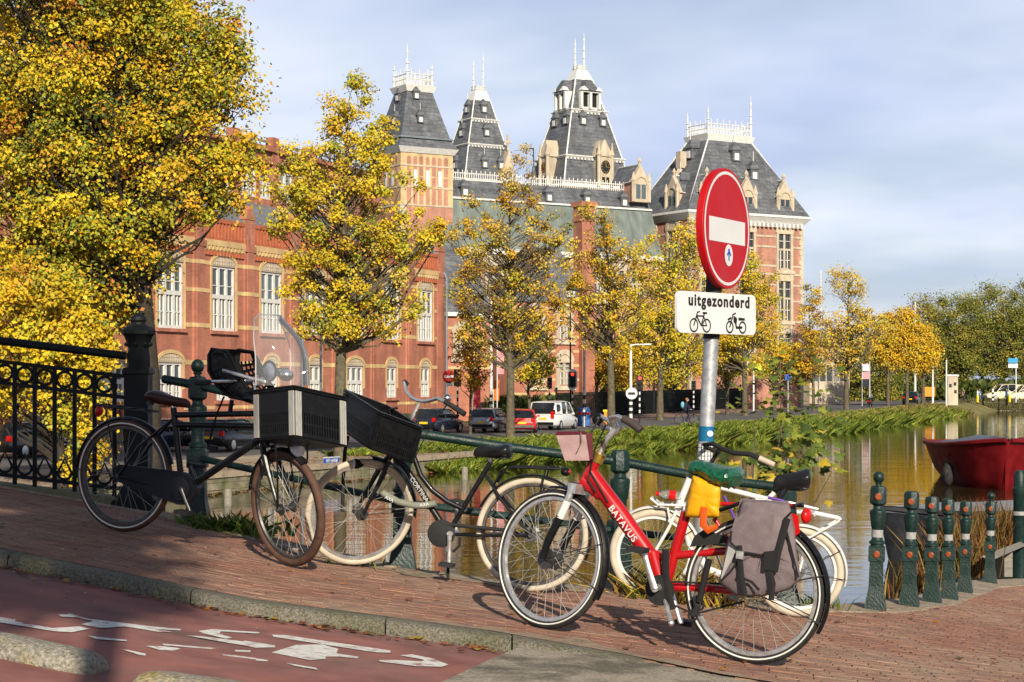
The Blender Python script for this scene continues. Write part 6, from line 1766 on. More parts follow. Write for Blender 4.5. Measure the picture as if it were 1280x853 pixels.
for sd in (-1, 1):
    m.tube([p + Vector((0, sd * (sh + .01), 0)) for p in [prof[0]] + edge_], .010, 8)
    m.tube([p + Vector((0, sd * (sh + .005), 0)) for p in prof], .010, 8)
m.build('rim', 'black_plastic', cs_)
m = MB(); m.tube([A.L(279, 463, -.15), A.L(296, 468, -.17), A.L(316, 474, -.16), A.L(330, 477, -.1)], .011, 8); m.tube([A.L(279, 463, .15), A.L(316, 474, .16), A.L(330, 477, .1)], .011, 8); m.tube([A.L(330, 477, -.1), A.L(333, 478, 0), A.L(330, 477, .1)], .011, 8); m.build('grab_bar', 'alloy', cs_)
m = MB(); m.tube([A.L(290, 500), A.L(287, 518)], .014, 8); m.tube([A.L(300, 498), A.L(322, 505)], .012, 8); m.build('bracket', 'black_paint', cs_)
m = MB(); m.tube([A.L(280, 496, -.14), A.L(272, 515, -.13), A.L(266, 535, -.13), A.L(262, 552, -.12)], .012, 4, flat=.3); m.box(A.L(266, 560, -.12), (.06, .03, .03)); m.build('strap', 'navy', cs_)
m = MB(); m.tube([A.L(296, 445, .02), A.L(300, 470, -.03), A.L(306, 488, -.03)], .014, 4, flat=.3); m.tube([A.L(290, 447, .06), A.L(300, 488, .06)], .014, 4, flat=.3); m.build('harness', 'webbing', cs_)
# clear windscreen with chrome mirror in front of the seat
ws = link('child_windscreen', None, A.o)
m = MB(); rows = []
for t in frange(0, 1, 14):
    py = 482 - t * 88
    fxp = 381 - 3 * t - 33 * max(0, t - .35) ** 1.6 * 2.0; bxp = 323 + (4 if t < .9 else 10 * (t - .9) * 10)
    wdt = .20 * (1 - .55 * max(0, t - .6) ** 1.5 * 3)
    f_, b_ = A.L(fxp, py), A.L(bxp, py)
    rows.append([b_.lerp(f_, math.cos(a) ** .6 if math.cos(a) > 0 else 0) + Vector((0, wdt * math.sin(a), 0)) for a in frange(-1.45, 1.45, 14)])
m.grid(rows); m.build('screen', 'perspex', ws, smooth=80)
m = MB(); m.tube([r[0] for r in rows] + [rows[-1][j] for j in range(1, 14)] + [r[-1] for r in reversed(rows)], .004, 6); m.build('edge_trim', 'perspex_edge', ws)
m = MB(); m.tube([A.L(330, 488), A.L(335, 475)], .006, 6); c_ = A.L(337, 464, -.06)
m.torus(c_, (.3, 1, .1), .056, .008, 24, 8); m.build('mirror_frame', 'black_plastic', ws)
m = MB(); m.lathe([(.052, -.003), (.052, .003)], 20, Matrix.Translation(c_) @ Matrix.Rotation(R(90), 4, 'X') @ Matrix.Rotation(R(-14), 4, 'Y')); m.build('mirror', 'chrome', ws)
c_ = A.L(357, 469, -.05)
m = MB(); m.sphere(c_, .05, 16, 10, (1, .8, .72)); m.build('bell_housing', 'black_plastic', ws)
m = MB(); m.sphere(c_ + Vector((.012, -.02, .004)), .043, 16, 10, (.95, .8, .72)); m.build('bell', 'chrome', ws)

# ---- crates
def crate(name, label, N, e1, e2, e3, strip):
    """N: near top corner; e1, e2 along the two visible sides, e3 down"""
    o = thing(name, label, 'crate', N)
    def panel(o_, e, inw, nm):
        L_ = e.length; m = MB(); t = inw.normalized() * .012
        def q(a0, a1, b0, b1, mm=m, th=t, base=Vector((0, 0, 0))):
            P0 = [o_ + base + e * a + e3 * b for a, b in ((a0, b0), (a1, b0), (a1, b1), (a0, b1))]
            mm.hexa(P0, [p + th for p in P0])
        q(.02, .98, .02, .50); q(.02, .98, .69, .73); q(.02, .98, .90, 1.0)
        n = 16
        for k in range(n):
            a0 = .10 + .8 * k / n; q(a0, a0 + .026, .50, .69); q(a0, a0 + .026, .73, .90)
        q(.02, .10, .50, .90); q(.90, .98, .50, .90)
        pn = m.build(nm, 'black_plastic', o, smooth=0)
        m = MB()
        for b0 in (0.0, .045): q(-.01, 1.01, b0, b0 + .028, m, inw.normalized() * .03, -inw.normalized() * .014)
        m.build('lip', 'black_plastic', pn, smooth=0)
        for end in (0, 1):
            m = MB()
            for a0 in ((.005, .045, .085) if strip else (.005, .05)):
                a = 1 - a0 - .03 if end else a0; q(a, a + .03, .10, .97, m, inw.normalized() * .01, -inw.normalized() * .011)
            m.build('corner_ribs', strip or 'black_plastic', pn, smooth=0)
    panel(Vector((0, 0, 0)), e1, e2, 'side_panel'); panel(Vector((0, 0, 0)), e2, e1, 'side_panel')
    panel(e2, e1, -e2, 'side_panel'); panel(e1, e2, -e1, 'side_panel')
    m = MB(); P0 = [e3 * .97, e3 * .97 + e1, e3 * .97 + e1 + e2, e3 * .97 + e2]; m.hexa(P0, [p + e3 * .04 for p in P0]); m.build('floor', 'black_plastic', o, smooth=0)
    return o
mat('rib_glint', (.36, .35, .32), rough=.5, var=.35, scale=25, stretch=(30, 30, 1))  # sun glint on the crate ribs put into the colour as pale grey
N = W(368, 482, 9.98)
crate('plastic_crate', 'black plastic crate with corner ribs painted pale for sun glint on the leftmost bicycle', N, W(431, 496, 10.26) - N, W(318, 488, 10.33) - N, W(369, 546, 9.98) - N, 'rib_glint')
N = W(474, 514, 10.35)
crate('plastic_crate', 'all black plastic crate tilted on the second bicycle, touching the ribbed one', N, W(528, 534, 10.62) - N, W(432, 487, 10.72) - N, W(461, 561, 10.33) - N, None)

# ---- B: black loop-frame bike, facing left
B = Bike('loop_frame_bicycle', 'black loop frame bicycle with cream tyres and black crate, second from left', (657, 739), (442, 710), .35, 1)
B.steer((520, 513), R(33))
B.wheel(B.rear, False, 'rubber_cream', .020, 'alloy_dark', None, .045, .05)
B.wheel(B.front, True, 'rubber_cream', .020, 'alloy', None, .04, .05)
m = MB()
for pts, r in (([(504, 548), (516, 567), (525.6, 594), (540, 612.7), (558.5, 626.8), (578, 636)], .017), ([(488, 564), (507, 584.5), (560, 667)], .021), ([(613, 578), (560, 667)], .016), ([(515, 524), (485, 574)], .022), ([(560, 668), (545, 668)], .02)):
    m.tube([B.L(*p) for p in pts], r, 12)
for k in (-1, 1):
    m.tube([B.L(606.5, 593), B.L(628, 624) + Vector((0, k * .05, 0)), B.rear + Vector((0, k * .065, 0))], .010, 8)
    m.tube([B.L(560, 668), B.L(600, 669) + Vector((0, k * .05, 0)), B.rear + Vector((0, k * .065, 0))], .010, 8)
m.tube([Vector((B.L(560, 668).x, -.04, B.L(560, 668).z)), Vector((B.L(560, 668).x, .04, B.L(560, 668).z))], .028, 12)
B.part('frame', m, 'black_paint')
hd = B.L(485, 574)
m = MB()
for k in (-1, 1): m.tube([hd + Vector((0, k * .03, 0)), hd.lerp(B.front, .5) + Vector((.0, k * .052, 0)), B.front + Vector((0, k * .062, 0))], [.015, .013, .009], 8)
for k in (-1, 1): m.tube([B.front + Vector((0, k * .075, 0)), B.L(483, 585) + Vector((.02, k * .08, 0))], .006, 6)
B.part('fork', m, 'black_paint', front=True)
B.guard(B.rear, 20, 200, 'black_paint', off=.02); B.guard(B.front, 95, 185, 'black_paint', front=True, off=.02)
B.saddle((593, 557), (641, 557), 'saddle_black', .2, h=.065)
B.tubes('seat_post', 'chrome', [([(613, 577), (615.5, 566)], .013)])
st = B.L(524, 505)
m = MB(); m.tube([B.L(515, 524), st], .012, 10)
pts = [(505, 478, -.32), (508, 490, -.29), (514, 497, -.22), (522, 501, -.06), (530, 502, .04), (538, 501, .13), (547, 498, .22), (557, 503, .27), (566, 508, .29)]
m.tube([B.L(*p) for p in pts], .0115, 10); hbB = B.part('handlebar', m, 'alloy')
m = MB(); m.tube([B.L(556, 502, .27), B.L(581, 518, .31)], [.015, .018], 10); B.part('grip', m, 'black_matte', hbB)
m = MB(); m.tube([B.L(505, 477, -.32), B.L(509, 481, -.34)], .016, 10); B.part('grip', m, 'black_matte', hbB)
m = MB(); m.sphere(B.L(559, 498, .24), .025, 10, 8); B.part('bell', m, 'chrome', hbB)
m = MB(); m.lathe([(.085, 0), (.085, .02), (.07, .026)], 28, Matrix.Translation(B.L(552, 667, .045)) @ Matrix.Rotation(R(-90), 4, 'X')); m.tube([B.L(556, 655, .06), B.L(600, 660, .06), B.L(645, 664, .06)], .012, 8); B.part('chain_guard', m, 'black_matte')
B.crank((562, 668), (561, 705), 'alloy', y=.10, opp=True)
m = MB(); m.tube([B.L(575, 672), B.L(574, 683), B.L(566, 690)], .009, 8); m.tube([B.L(560, 690, .06), B.L(560, 724, .12)], .010, 8); B.part('kickstand', m, 'black_matte')
m = MB()
for k in (-1, 1): m.tube([B.L(620, 604) + Vector((0, k * .05, 0)), B.L(630, 587) + Vector((0, k * .06, 0)), B.L(641, 583.5) + Vector((0, k * .065, 0)), B.L(702, 586) + Vector((0, k * .065, 0))], .0075, 8); m.tube([B.L(684, 586) + Vector((0, k * .065, 0)), B.rear + Vector((0, k * .075, 0))], .006, 6)
for t in (644, 664, 684, 700): m.tube([B.L(t, 584 + (t - 641) * .03) + Vector((0, -.065, 0)), B.L(t, 584 + (t - 641) * .03) + Vector((0, .065, 0))], .006, 6)
B.part('rack', m, 'black_paint')
m = MB(); m.sphere(B.L(707, 590), .032, 12, 8, (1, 1.2, .85)); rl = B.part('rear_lamp', m, 'black_plastic'); m = MB(); m.sphere(B.L(709, 590), .026, 12, 8, (.9, 1.2, .8)); B.part('lamp_lens', m, 'tail_red', rl)
m = MB(); m.lathe([(.016, -.05), (.03, -.02), (.032, 0), (.028, .006)], 16, Matrix.Translation(B.L(444, 576)) @ Matrix.Rotation(R(90), 4, 'Y')); hl = B.part('headlamp', m, 'black_plastic', front=True)
m = MB(); m.sphere(B.L(441.5, 576), .030, 14, 8, (.5, 1, 1)); B.part('lamp_lens', m, 'lamp_glass', hl, front=True)
m = MB(); m.tube([B.L(*p, .05) for p in ((478, 616), (488, 622), (498, 627.5), (518, 632), (532, 632), (545, 629))], .021, 10); slv = B.part('lock_sleeve', m, 'sleeve')
for p1, p2 in (((484, 620), (496, 626)), ((526, 631), (541, 629))):
    a_, b_ = B.L(*p1, .072), B.L(*p2, .072); B.lettering('AXA', p1, p2, .074, .028, 'sign_white')
B.lettering('CORTINA', (510, 590), (540, 634), .0235, .040, 'canvas_light', 1.0)
m = MB(); m.tube([B.L(497, 510, .02), B.L(486, 512, .05), B.L(489, 524, .06)], .008, 8); B.part('brake_lever', m, 'black_plastic')
m = MB(); m.tube([B.L(520, 512), B.L(522, 530, .05), B.L(524, 548, .05), B.L(518, 562, .03)], .004, 6); m.tube([B.L(560, 505, .26), B.L(548, 520, .15), B.L(532, 545, .06), B.L(520, 570, .03)], .0035, 6); B.part('cable', m, 'black_matte')

# ---- C: red city bike, facing left, in front
C_ = Bike('city_bicycle', 'bright red city bicycle with grey pannier standing in front', (934, 829), (681, 785), .352, 1)
C_.steer((752, 560), R(-17))
C_.wheel(C_.rear, False, 'rubber', .021, 'alloy', 'reflex_stripe', .03, .06)
C_.wheel(C_.front, True, 'rubber', .021, 'alloy', 'reflex_stripe', .055, .04, nsp=36)
m = MB()
for pts, r in (([(738, 592), (775, 642), (815, 698)], [.040, .042, .040]), ([(815, 690), (822, 715), (830, 738)], [.038, .036, .034]), ([(858, 640), (841, 700), (832, 735)], [.026, .026, .024]), ([(814, 697), (860, 693), (962, 684)], [.022, .020, .018]), ([(828, 734), (880, 735), (930, 741)], [.024, .020, .016]), ([(747, 571), (732, 602)], .029), ([(729, 600), (752, 620)], [.034, .030]), ([(893, 648), (908, 672), (926, 730)], .012), ([(870, 625), (900, 630), (990, 632)], .010)):
    m.tube([C_.L(*p) for p in pts], r, 14)
k = -1
m.tube([C_.L(830, 735), C_.L(880, 736) + Vector((0, -.06, 0)), C_.rear + Vector((0, -.07, 0))], .013, 8)
C_.part('frame', m, 'red_paint')
m = MB(); m.tube([C_.L(751, 567), C_.L(746, 577)], .031, 14); C_.part('headset', m, 'gold')
cr = C_.L(726, 612)
m = MB(); m.box(cr, (.05, .15, .05)); 
for k in (-1, 1): m.tube([cr + Vector((0, k * .062, .02)), cr.lerp(C_.front, .22) + Vector((0, k * .065, 0))], .018, 10)
C_.part('fork_crown', m, 'alloy', front=True)
m = MB()
for k in (-1, 1): m.tube([cr.lerp(C_.front, .18) + Vector((0, k * .065, 0)), cr.lerp(C_.front, .42) + Vector((0, k * .066, 0))], .021, 10)
C_.part('fork_sleeve', m, 'white_paint', front=True)
m = MB()
for k in (-1, 1): m.tube([cr.lerp(C_.front, .40) + Vector((0, k * .066, 0)), cr.lerp(C_.front, .75) + Vector((.012, k * .066, 0)), C_.front + Vector((0, k * .066, 0))], [.021, .020, .017], 10)
C_.part('fork', m, 'black_plastic', front=True)
C_.guard(C_.rear, 75, 205, 'black_plastic', off=.022, wid=.03); C_.guard(C_.front, 80, 205, 'black_plastic', front=True, off=.018, wid=.026)
m = MB(); m.tube([C_.L(749, 569), C_.L(757, 551), C_.L(764, 543), C_.L(768, 537)], [.016, .014, .015, .016], 10); C_.part('stem', m, 'alloy')
m = MB(); cl = C_.L(767, 532)
m.tube([C_.L(790, 531, .30), C_.L(781, 524, .29), C_.L(772, 521, .25), C_.L(763, 523, .15), cl, C_.L(757, 524, -.12), C_.L(750, 520, -.24), C_.L(745, 523, -.29)], .0115, 10); hbC = C_.part('handlebar', m, 'alloy')
m = MB(); m.tube([C_.L(779, 523.5, .29), C_.L(790, 529, .30), C_.L(801, 538, .30)], [.018, .021, .020], 12); C_.part('grip', m, 'grip_brown', hbC)
m = MB(); m.tube([C_.L(744, 522, -.29), C_.L(757, 536, -.30)], [.018, .020], 12); C_.part('grip', m, 'grip_brown', hbC)
m = MB(); m.tube([C_.L(772, 527, .22), C_.L(776, 535, .24), C_.L(770, 542, .22)], .010, 8); C_.part('brake_lever', m, 'alloy', hbC)
m = MB(); m.tube([C_.L(764, 537, -.1), C_.L(752, 534, -.2)], .010, 8); C_.part('brake_lever', m, 'alloy', hbC)
m = MB(); m.sphere(C_.L(747, 524, -.2), .03, 10, 8); C_.part('bell', m, 'black_plastic', hbC)
m = MB(); m.tube([C_.L(748, 525, -.1), C_.L(737, 545, -.04), C_.L(741, 575, .03), C_.L(735, 600, .045), C_.L(745, 615, .05)], .0045, 6); m.tube([C_.L(757, 532, .1), C_.L(744, 560, .05), C_.L(738, 590, .05), C_.L(760, 628, .05)], .004, 6); C_.part('cable', m, 'black_matte')
m = MB(); m.lathe([(.03, -.03), (.034, 0), (.03, .02)], 16, Matrix.Translation(C_.L(718, 611)) @ Matrix.Rotation(R(90), 4, 'Y')); hl = C_.part('headlamp', m, 'alloy_dark', front=True); m = MB(); m.sphere(C_.L(715, 611), .030, 14, 8, (.6, 1, 1)); C_.part('lamp_lens', m, 'lamp_glass', hl, front=True)
C_.crank((818, 736), (803, 686), 'alloy', arm=.014, y=.10)
m = MB(); m.lathe([(.075, 0), (.075, .008)], 28, Matrix.Translation(C_.L(825, 738, .04)) @ Matrix.Rotation(R(-90), 4, 'X')); m.tube([C_.L(825, 727, .045), C_.L(930, 731, .045)], .005, 6); m.tube([C_.L(825, 749, .045), C_.L(868, 768, .045), C_.L(930, 752, .045)], .005, 6); C_.part('chain', m, 'black_matte')
m = MB(); m.tube([C_.L(868, 746, .05), C_.L(872, 758, .06), C_.L(866, 770, .06)], .016, 8); m.torus(C_.L(866, 770, .06), (0, 1, 0), .022, .006, 14, 6); m.torus(C_.L(874, 757, .06), (0, 1, 0), .022, .006, 14, 6); C_.part('derailleur', m, 'black_matte')
m = MB(); m.tube([C_.L(831, 748, .03), C_.L(839, 779, .12)], [.013, .011], 8); m.sphere(C_.L(839, 779, .12), .016, 8, 6); C_.part('kickstand', m, 'alloy')
m = MB(); m.tube([C_.L(832, 687, .06), C_.L(832, 715, .05), C_.L(836, 745, .05), C_.L(841, 762, .06)], .019, 4, flat=.35, up=(0, 1, 0)); m.tube([C_.L(886, 700, .09), C_.L(879, 730, .08), C_.L(874, 752, .07)], .017, 8); C_.part('strap', m, 'webbing')
m = MB()
for k in (-1, 1): m.tube([C_.L(893, 640) + Vector((0, k * .065, 0)), C_.L(930, 628) + Vector((0, k * .07, 0)), C_.L(1000, 634) + Vector((0, k * .065, 0))], .0075, 8); m.tube([C_.L(985, 633) + Vector((0, k * .07, 0)), C_.rear + Vector((0, k * .075, 0))], .0065, 6)
for t in (935, 955, 975, 998): m.tube([C_.L(t, 630) + Vector((0, -.07, 0)), C_.L(t, 630) + Vector((0, .07, 0))], .006, 6)
C_.part('rack', m, 'black_paint')
m = MB(); m.sphere(C_.L(1008, 645), .035, 14, 8, (.7, 1.2, 1.1)); C_.part('rear_lamp', m, 'tail_red')
m = MB(); m.hexa([C_.L(986, 640, .0), C_.L(998, 645, .0), C_.L(1000, 666, .0), C_.L(992, 672, .0)], [C_.L(986, 640, .09), C_.L(998, 645, .09), C_.L(1000, 666, .09), C_.L(992, 672, .09)]); C_.part('wheel_lock', m, 'tail_red', smooth=0)
m = MB(); m.prism([C_.L(862, 684, .04), C_.L(905, 679, .04), C_.L(906, 672, .04), C_.L(880, 662, .04), C_.L(868, 670, .04)], (0, -.08, 0)); C_.part('skirt_guard', m, 'black_matte', smooth=0)
C_.tubes('seat_post', 'alloy', [([(858, 642), (868, 600)], .014)])
# saddle under a crumpled green plastic cover
m = MB(); rows = []; a_, b_ = C_.L(861, 586), C_.L(926, 595)
for i, t in enumerate(frange(0, 1, 20)):
    c = a_.lerp(b_, t) + Vector((0, 0, .012 * math.sin(t * 6.0 + .4))); prof_w = .05 + .075 * math.sin(min(1, t * 1.25) * math.pi * .55) ** 2; h_ = .030 + .020 * t
    e = (min(1, t / .06) * min(1, (1 - t) / .08)) ** .5 if 0 < t < 1 else .05
    rows.append([(c.x + rng.gauss(0, .002), c.y + math.cos(an) * prof_w * e * rng.uniform(.93, 1.07), c.z + math.sin(an) * h_ * e * rng.uniform(.88, 1.12) * (1.25 if math.sin(an) < 0 else 1)) for an in (2 * math.pi * j / 20 for j in range(20))])
m.grid(rows, close_u=True); C_.part('saddle_cover', m, 'green_cover', smooth=25)
C_.lettering('BATAVUS', (768, 634), (797, 674), .043, .047, 'sign_white', 1.08)

# bags
def bag_shell(name, label, cat, bike, outline, y0, y1, mt, bulge=.03, parent=None, nr=6, wrinkle=.004):
    """soft shape: outline traced on the bike's side, pillowed towards the viewer"""
    cx = sum(p[0] for p in outline) / len(outline); cy = sum(p[1] for p in outline) / len(outline)
    m = MB(); rows = []
    P2 = []
    n = len(outline)
    for i in range(n):
        a, b = outline[i], outline[(i + 1) % n]
        for k in range(4): P2.append((a[0] + (b[0] - a[0]) * k / 4, a[1] + (b[1] - a[1]) * k / 4))
    sg_ = bike.near
    seq = [(1.0, y0)] + [(1.0, y0 + (y1 - y0) * k / 3) for k in (1, 2)] + [(.985, y1), (.94, y1 + bulge * .45), (.8, y1 + bulge * .75), (.5, y1 + bulge), (.2, y1 + bulge)]
    for s_, y in seq:
        rows.append([bike.L(cx + (px - cx) * s_, cy + (py - cy) * s_, sg_ * y) + Vector((rng.gauss(0, wrinkle), rng.gauss(0, wrinkle), rng.gauss(0, wrinkle))) * (1 if .1 < s_ < .97 else .4) for px, py in P2])
    b0 = m.grid(rows, close_u=True); N_ = len(P2)
    m._f(tuple(b0 + (len(rows) - 1) * N_ + j for j in range(N_))); m._f(tuple(b0 + j for j in reversed(range(N_))))
    o = thing(name, label, cat, mat=bike.M)
    m.build('body', mt, o, smooth=70)
    return o
pn = bag_shell('pannier_bag', 'grey canvas pannier bag with black straps hung beside the rear wheel of the red bicycle', 'bag', C_,
               [(929, 626), (958, 626), (986, 630), (993, 660), (997, 700), (1001, 724), (984, 738), (951, 746), (920, 745), (899, 728), (905, 700), (912, 670)], .085, .20, 'canvas_grey', .03)
yb = .235
m = MB(); pts = [(926, 623), (986, 627), (983, 660), (976, 694), (950, 694), (925, 690), (913, 678), (914, 664)]
rows = [[C_.L(*p, yb + .012 - (.16 if p[1] < 630 else 0)) for p in pts], [C_.L(951 + (p[0] - 951) * .5, 660 + (p[1] - 660) * .5, yb + .018) for p in pts]]
b0 = m.grid(rows, close_u=True); m._f(tuple(b0 + len(pts) + i for i in range(len(pts)))); fl = m.build('flap', 'canvas_grey', pn, smooth=60)
m = MB(); m.tube([C_.L(*p, yb + .014) for p in [(914, 664), (913, 678), (925, 690), (950, 694), (976, 694)]], .0055, 6); m.build('piping', 'webbing', fl)
for nm, pts, w_ in (('strap', [(924, 682), (925, 700), (927, 722), (931, 744)], .014), ('strap', [(984, 648), (978, 670), (972, 692), (968, 715)], .017), ('strap', [(962, 712), (966, 730), (964, 750)], .014), ('strap', [(922, 720), (940, 728), (949, 738)], .007)):
    m = MB(); m.tube([C_.L(*p, yb + .022) for p in pts], w_, 4, flat=.25, up=(0, 1, 0)); m.build(nm, 'webbing', pn)
m = MB(); m.tube([C_.L(*p, yb + .005) for p in [(990, 640), (984, 645), (982, 660), (990, 690), (998, 722)]], .005, 6); m.build('piping', 'webbing', pn)
m = MB(); m.tube([C_.L(*p, yb) for p in [(900, 727), (912, 716), (924, 700)]], .005, 6); m.build('piping', 'webbing', pn)
m = MB(); m.box(C_.L(925, 694, yb + .03), (.034, .012, .036)); m.build('buckle', 'alloy', pn)
m = MB(); m.hexa([C_.L(900, 728, yb - .02), C_.L(921, 688, yb + .003), C_.L(914, 668, yb - .01), C_.L(907, 690, yb - .06)], [C_.L(900, 728, yb - .014), C_.L(921, 688, yb + .009), C_.L(914, 668, yb - .004), C_.L(907, 690, yb - .054)]); m.build('gusset', 'canvas_light', pn, smooth=0)
m = MB(); m.hexa([C_.L(955, 690, yb + .0), C_.L(970, 688, yb + .0), C_.L(968, 714, yb), C_.L(954, 712, yb)], [C_.L(955, 690, yb + .03), C_.L(970, 688, yb + .03), C_.L(968, 714, yb + .03), C_.L(954, 712, yb + .03)]); m.build('strap_pad', 'webbing', pn, smooth=0)
ybg = bag_shell('plastic_bag', 'bright yellow plastic bag tied below the green covered saddle', 'bag', C_, [(866, 594), (893, 603), (901, 609), (900, 630), (899, 647), (878, 648), (856, 646), (859, 628), (862, 612)], -.02, .06, 'yellow_bag', .03, wrinkle=.0016)
m = MB(); m.tube([C_.L(*p, .09) for p in ((880, 634), (879, 648), (879, 656), (885, 663), (897, 658))], [.020, .018, .020, .018, .010], 4, flat=.3, up=(0, 1, 0)); m.build('orange_ribbon', 'orange_tape', ybg)
fb = thing('handlebar_bag', 'small pale pink bag hanging from the red bicycle handlebar', 'bag', mat=C_.M)
lo = [C_.L(706, 576, .10), C_.L(737, 576, .10), C_.L(737, 574, -.12), C_.L(706, 574, -.12)]; hi = [C_.L(695, 544, .12), C_.L(732, 543, .12), C_.L(732, 542, -.14), C_.L(695, 542, -.14)]
m = MB(); m.hexa(lo, hi); m.build('body', 'pink_bag', fb, smooth=0)
m = MB(); m.hexa([C_.L(732.5, 543, .118), C_.L(741, 541, .10), C_.L(741, 541, -.12), C_.L(732.5, 543, -.14)], [C_.L(737.5, 575, .10), C_.L(741, 574, .09), C_.L(741, 574, -.10), C_.L(737.5, 575, -.12)]); m.build('side_gusset', 'maroon', fb, smooth=0)
m = MB(); m.tube([h + Vector((0, 0, .004)) for h in hi + [hi[0]]], .006, 6); m.build('rim', 'maroon', fb)
m = MB(); m.tube([C_.L(726, 541, .125), C_.L(727, 553, .128), C_.L(722, 564, .128)], .008, 4, flat=.4); m.build('handle', 'canvas_grey', fb)

# ---- D: white bike behind the red one, facing left
D = Bike('small_wheel_bicycle', 'white small wheeled bicycle with cream tyres, half hidden behind the red one', (992, 771), (811, 747), .288, 1)
D.wheel(D.rear, False, 'rubber_cream', .026, 'white_paint', None, .035, .05)
D.wheel(D.front, False, 'rubber_cream', .026, 'white_paint', None, .03, .045)
m = MB()
for pts, r in (([(862, 598), (845, 640)], .022), ([(849, 622), (862, 680), (885, 712), (905, 720)], .026), ([(905, 720), (990, 713)], .012), ([(905, 720), (958, 626), (968, 616)], .016), ([(868, 602), (906, 611), (958, 624)], .017), ([(960, 630), (992, 712)], .010)):
    m.tube([D.L(*p) for p in pts], r, 12)
D.part('frame', m, 'white_paint')
m = MB()
for k in (-1, 1): m.tube([D.L(846, 638) + Vector((0, k * .03, 0)), D.L(836, 660) + Vector((0, k * .05, 0)), D.front + Vector((0, k * .06, 0))], .011, 8)
D.part('fork', m, 'white_paint')
D.guard(D.rear, 50, 190, 'white_paint', off=.02, wid=.035); D.guard(D.front, 40, 150, 'white_paint', off=.02, wid=.035)
D.saddle((968, 592), (1015, 588), 'saddle_black', .24, h=.10)
D.tubes('seat_post', 'black_paint', [([(974, 622), (986, 604)], .022)])
D.tubes('stem', 'black_paint', [([(862, 600), (888, 580), (899, 562)], .013)])
m = MB(); m.tube([D.L(891, 555, .03), D.L(902, 561, .12), D.L(917, 566.5, .2), D.L(937, 568, .27), D.L(949, 573, .3)], .016, 10); m.tube([D.L(891, 555, .03), D.L(880, 556, -.1), D.L(884, 560, -.25), D.L(900, 566, -.3)], .014, 10); hbD = D.part('handlebar', m, 'black_matte')
m = MB(); m.tube([D.L(949, 573, .30), D.L(968, 581.5, .32)], [.019, .017], 10); D.part('grip', m, 'grip_cream', hbD)
m = MB()
for k in (-1, 1): m.tube([D.L(996, 640) + Vector((0, k * .06, 0)), D.L(1012, 640) + Vector((0, k * .065, 0)), D.L(1050, 648) + Vector((0, k * .065, 0))], .009, 8); m.tube([D.L(1049, 650) + Vector((0, k * .065, 0)), D.L(1010, 672) + Vector((0, k * .065, 0)), D.rear + Vector((0, k * .065, 0))], .008, 8)
for t in (1000, 1018, 1034, 1050): m.tube([D.L(t, 640 + (t - 1000) * .16) + Vector((0, -.065, 0)), D.L(t, 640 + (t - 1000) * .16) + Vector((0, .065, 0))], .008, 8)
D.part('rack', m, 'white_paint')
m = MB()
for k in (-1, 1): m.tube([D.L(814, 622) + Vector((0, k * .08, 0)), D.L(824, 630) + Vector((0, k * .085, 0)), D.L(858, 631) + Vector((0, k * .08, 0))], .008, 8)
for t in (816, 826, 840, 856): m.tube([D.L(t, 624 if t < 820 else 630) + Vector((0, -.08, 0)), D.L(t, 624 if t < 820 else 630) + Vector((0, .08, 0))], .007, 8)
m.tube([D.L(834, 632, .06), D.L(838, 655, .06), D.front + Vector((0, .07, 0))], .007, 8); D.part('front_carrier', m, 'white_paint')
m = MB(); m.tube([D.L(944, 625, .08), D.L(988, 629, .08), D.L(1022, 637, .08), D.L(1005, 645, .08)], .013, 8); D.part('chain_lock', m, 'alloy')
m = MB(); m.tube([D.L(905, 620, .1), D.L(912, 634, .1), D.L(918, 648, .1)], .009, 8); m.tube([D.L(960, 622, .09), D.L(978, 626, .1), D.L(990, 633, .1)], .009, 8); D.part('cable_lock', m, 'purple')
D.crank((905, 720), (915, 745), 'alloy_dark', y=.08)
bo = thing('plastic_bottle', 'clear plastic bottle with red label lying on the white front carrier', 'bottle', mat=D.M)
a_, b_ = D.L(853, 621), D.L(820, 617)
ax = (b_ - a_); Mb = Matrix.Translation(a_) @ ax.to_track_quat('Z', 'Y').to_matrix().to_4x4(); l_ = ax.length
m = MB(); m.lathe([(.02, 0), (.034, .01), (.034, l_ * .6), (.028, l_ * .75), (.014, l_ * .85), (.013, l_ * .9)], 14, Mb); m.build('body', 'bottle_clear', bo)
m = MB(); m.lathe([(.0345, l_ * .25), (.0345, l_ * .5)], 14, Mb, caps=False); m.build('label', 'tail_red', bo)
m = MB(); m.lathe([(.015, l_ * .88), (.015, l_ * 1.0)], 12, Mb); m.build('cap', 'tail_red', bo)
# black pole-side cable by the second bicycle's front wheel
m = MB(); m.tube([B.L(435, 545, -.1), B.L(431, 565, -.1), B.L(429, 600, -.1), B.L(428, 640, -.08)], .012, 8); B.part('umbrella_stick', m, 'black_matte')
# ------------------------------------------------------------------ cars and street furniture across the canal
def DG(py):
    d = 120.0
    for _ in range(30): d = (CZ - zs(d)) * F / (py - HY)
    return d
def at(px, d): return Vector(((px - 640) / F * d, d, zs(d) + .02))
STREET = math.atan2(1, .41)

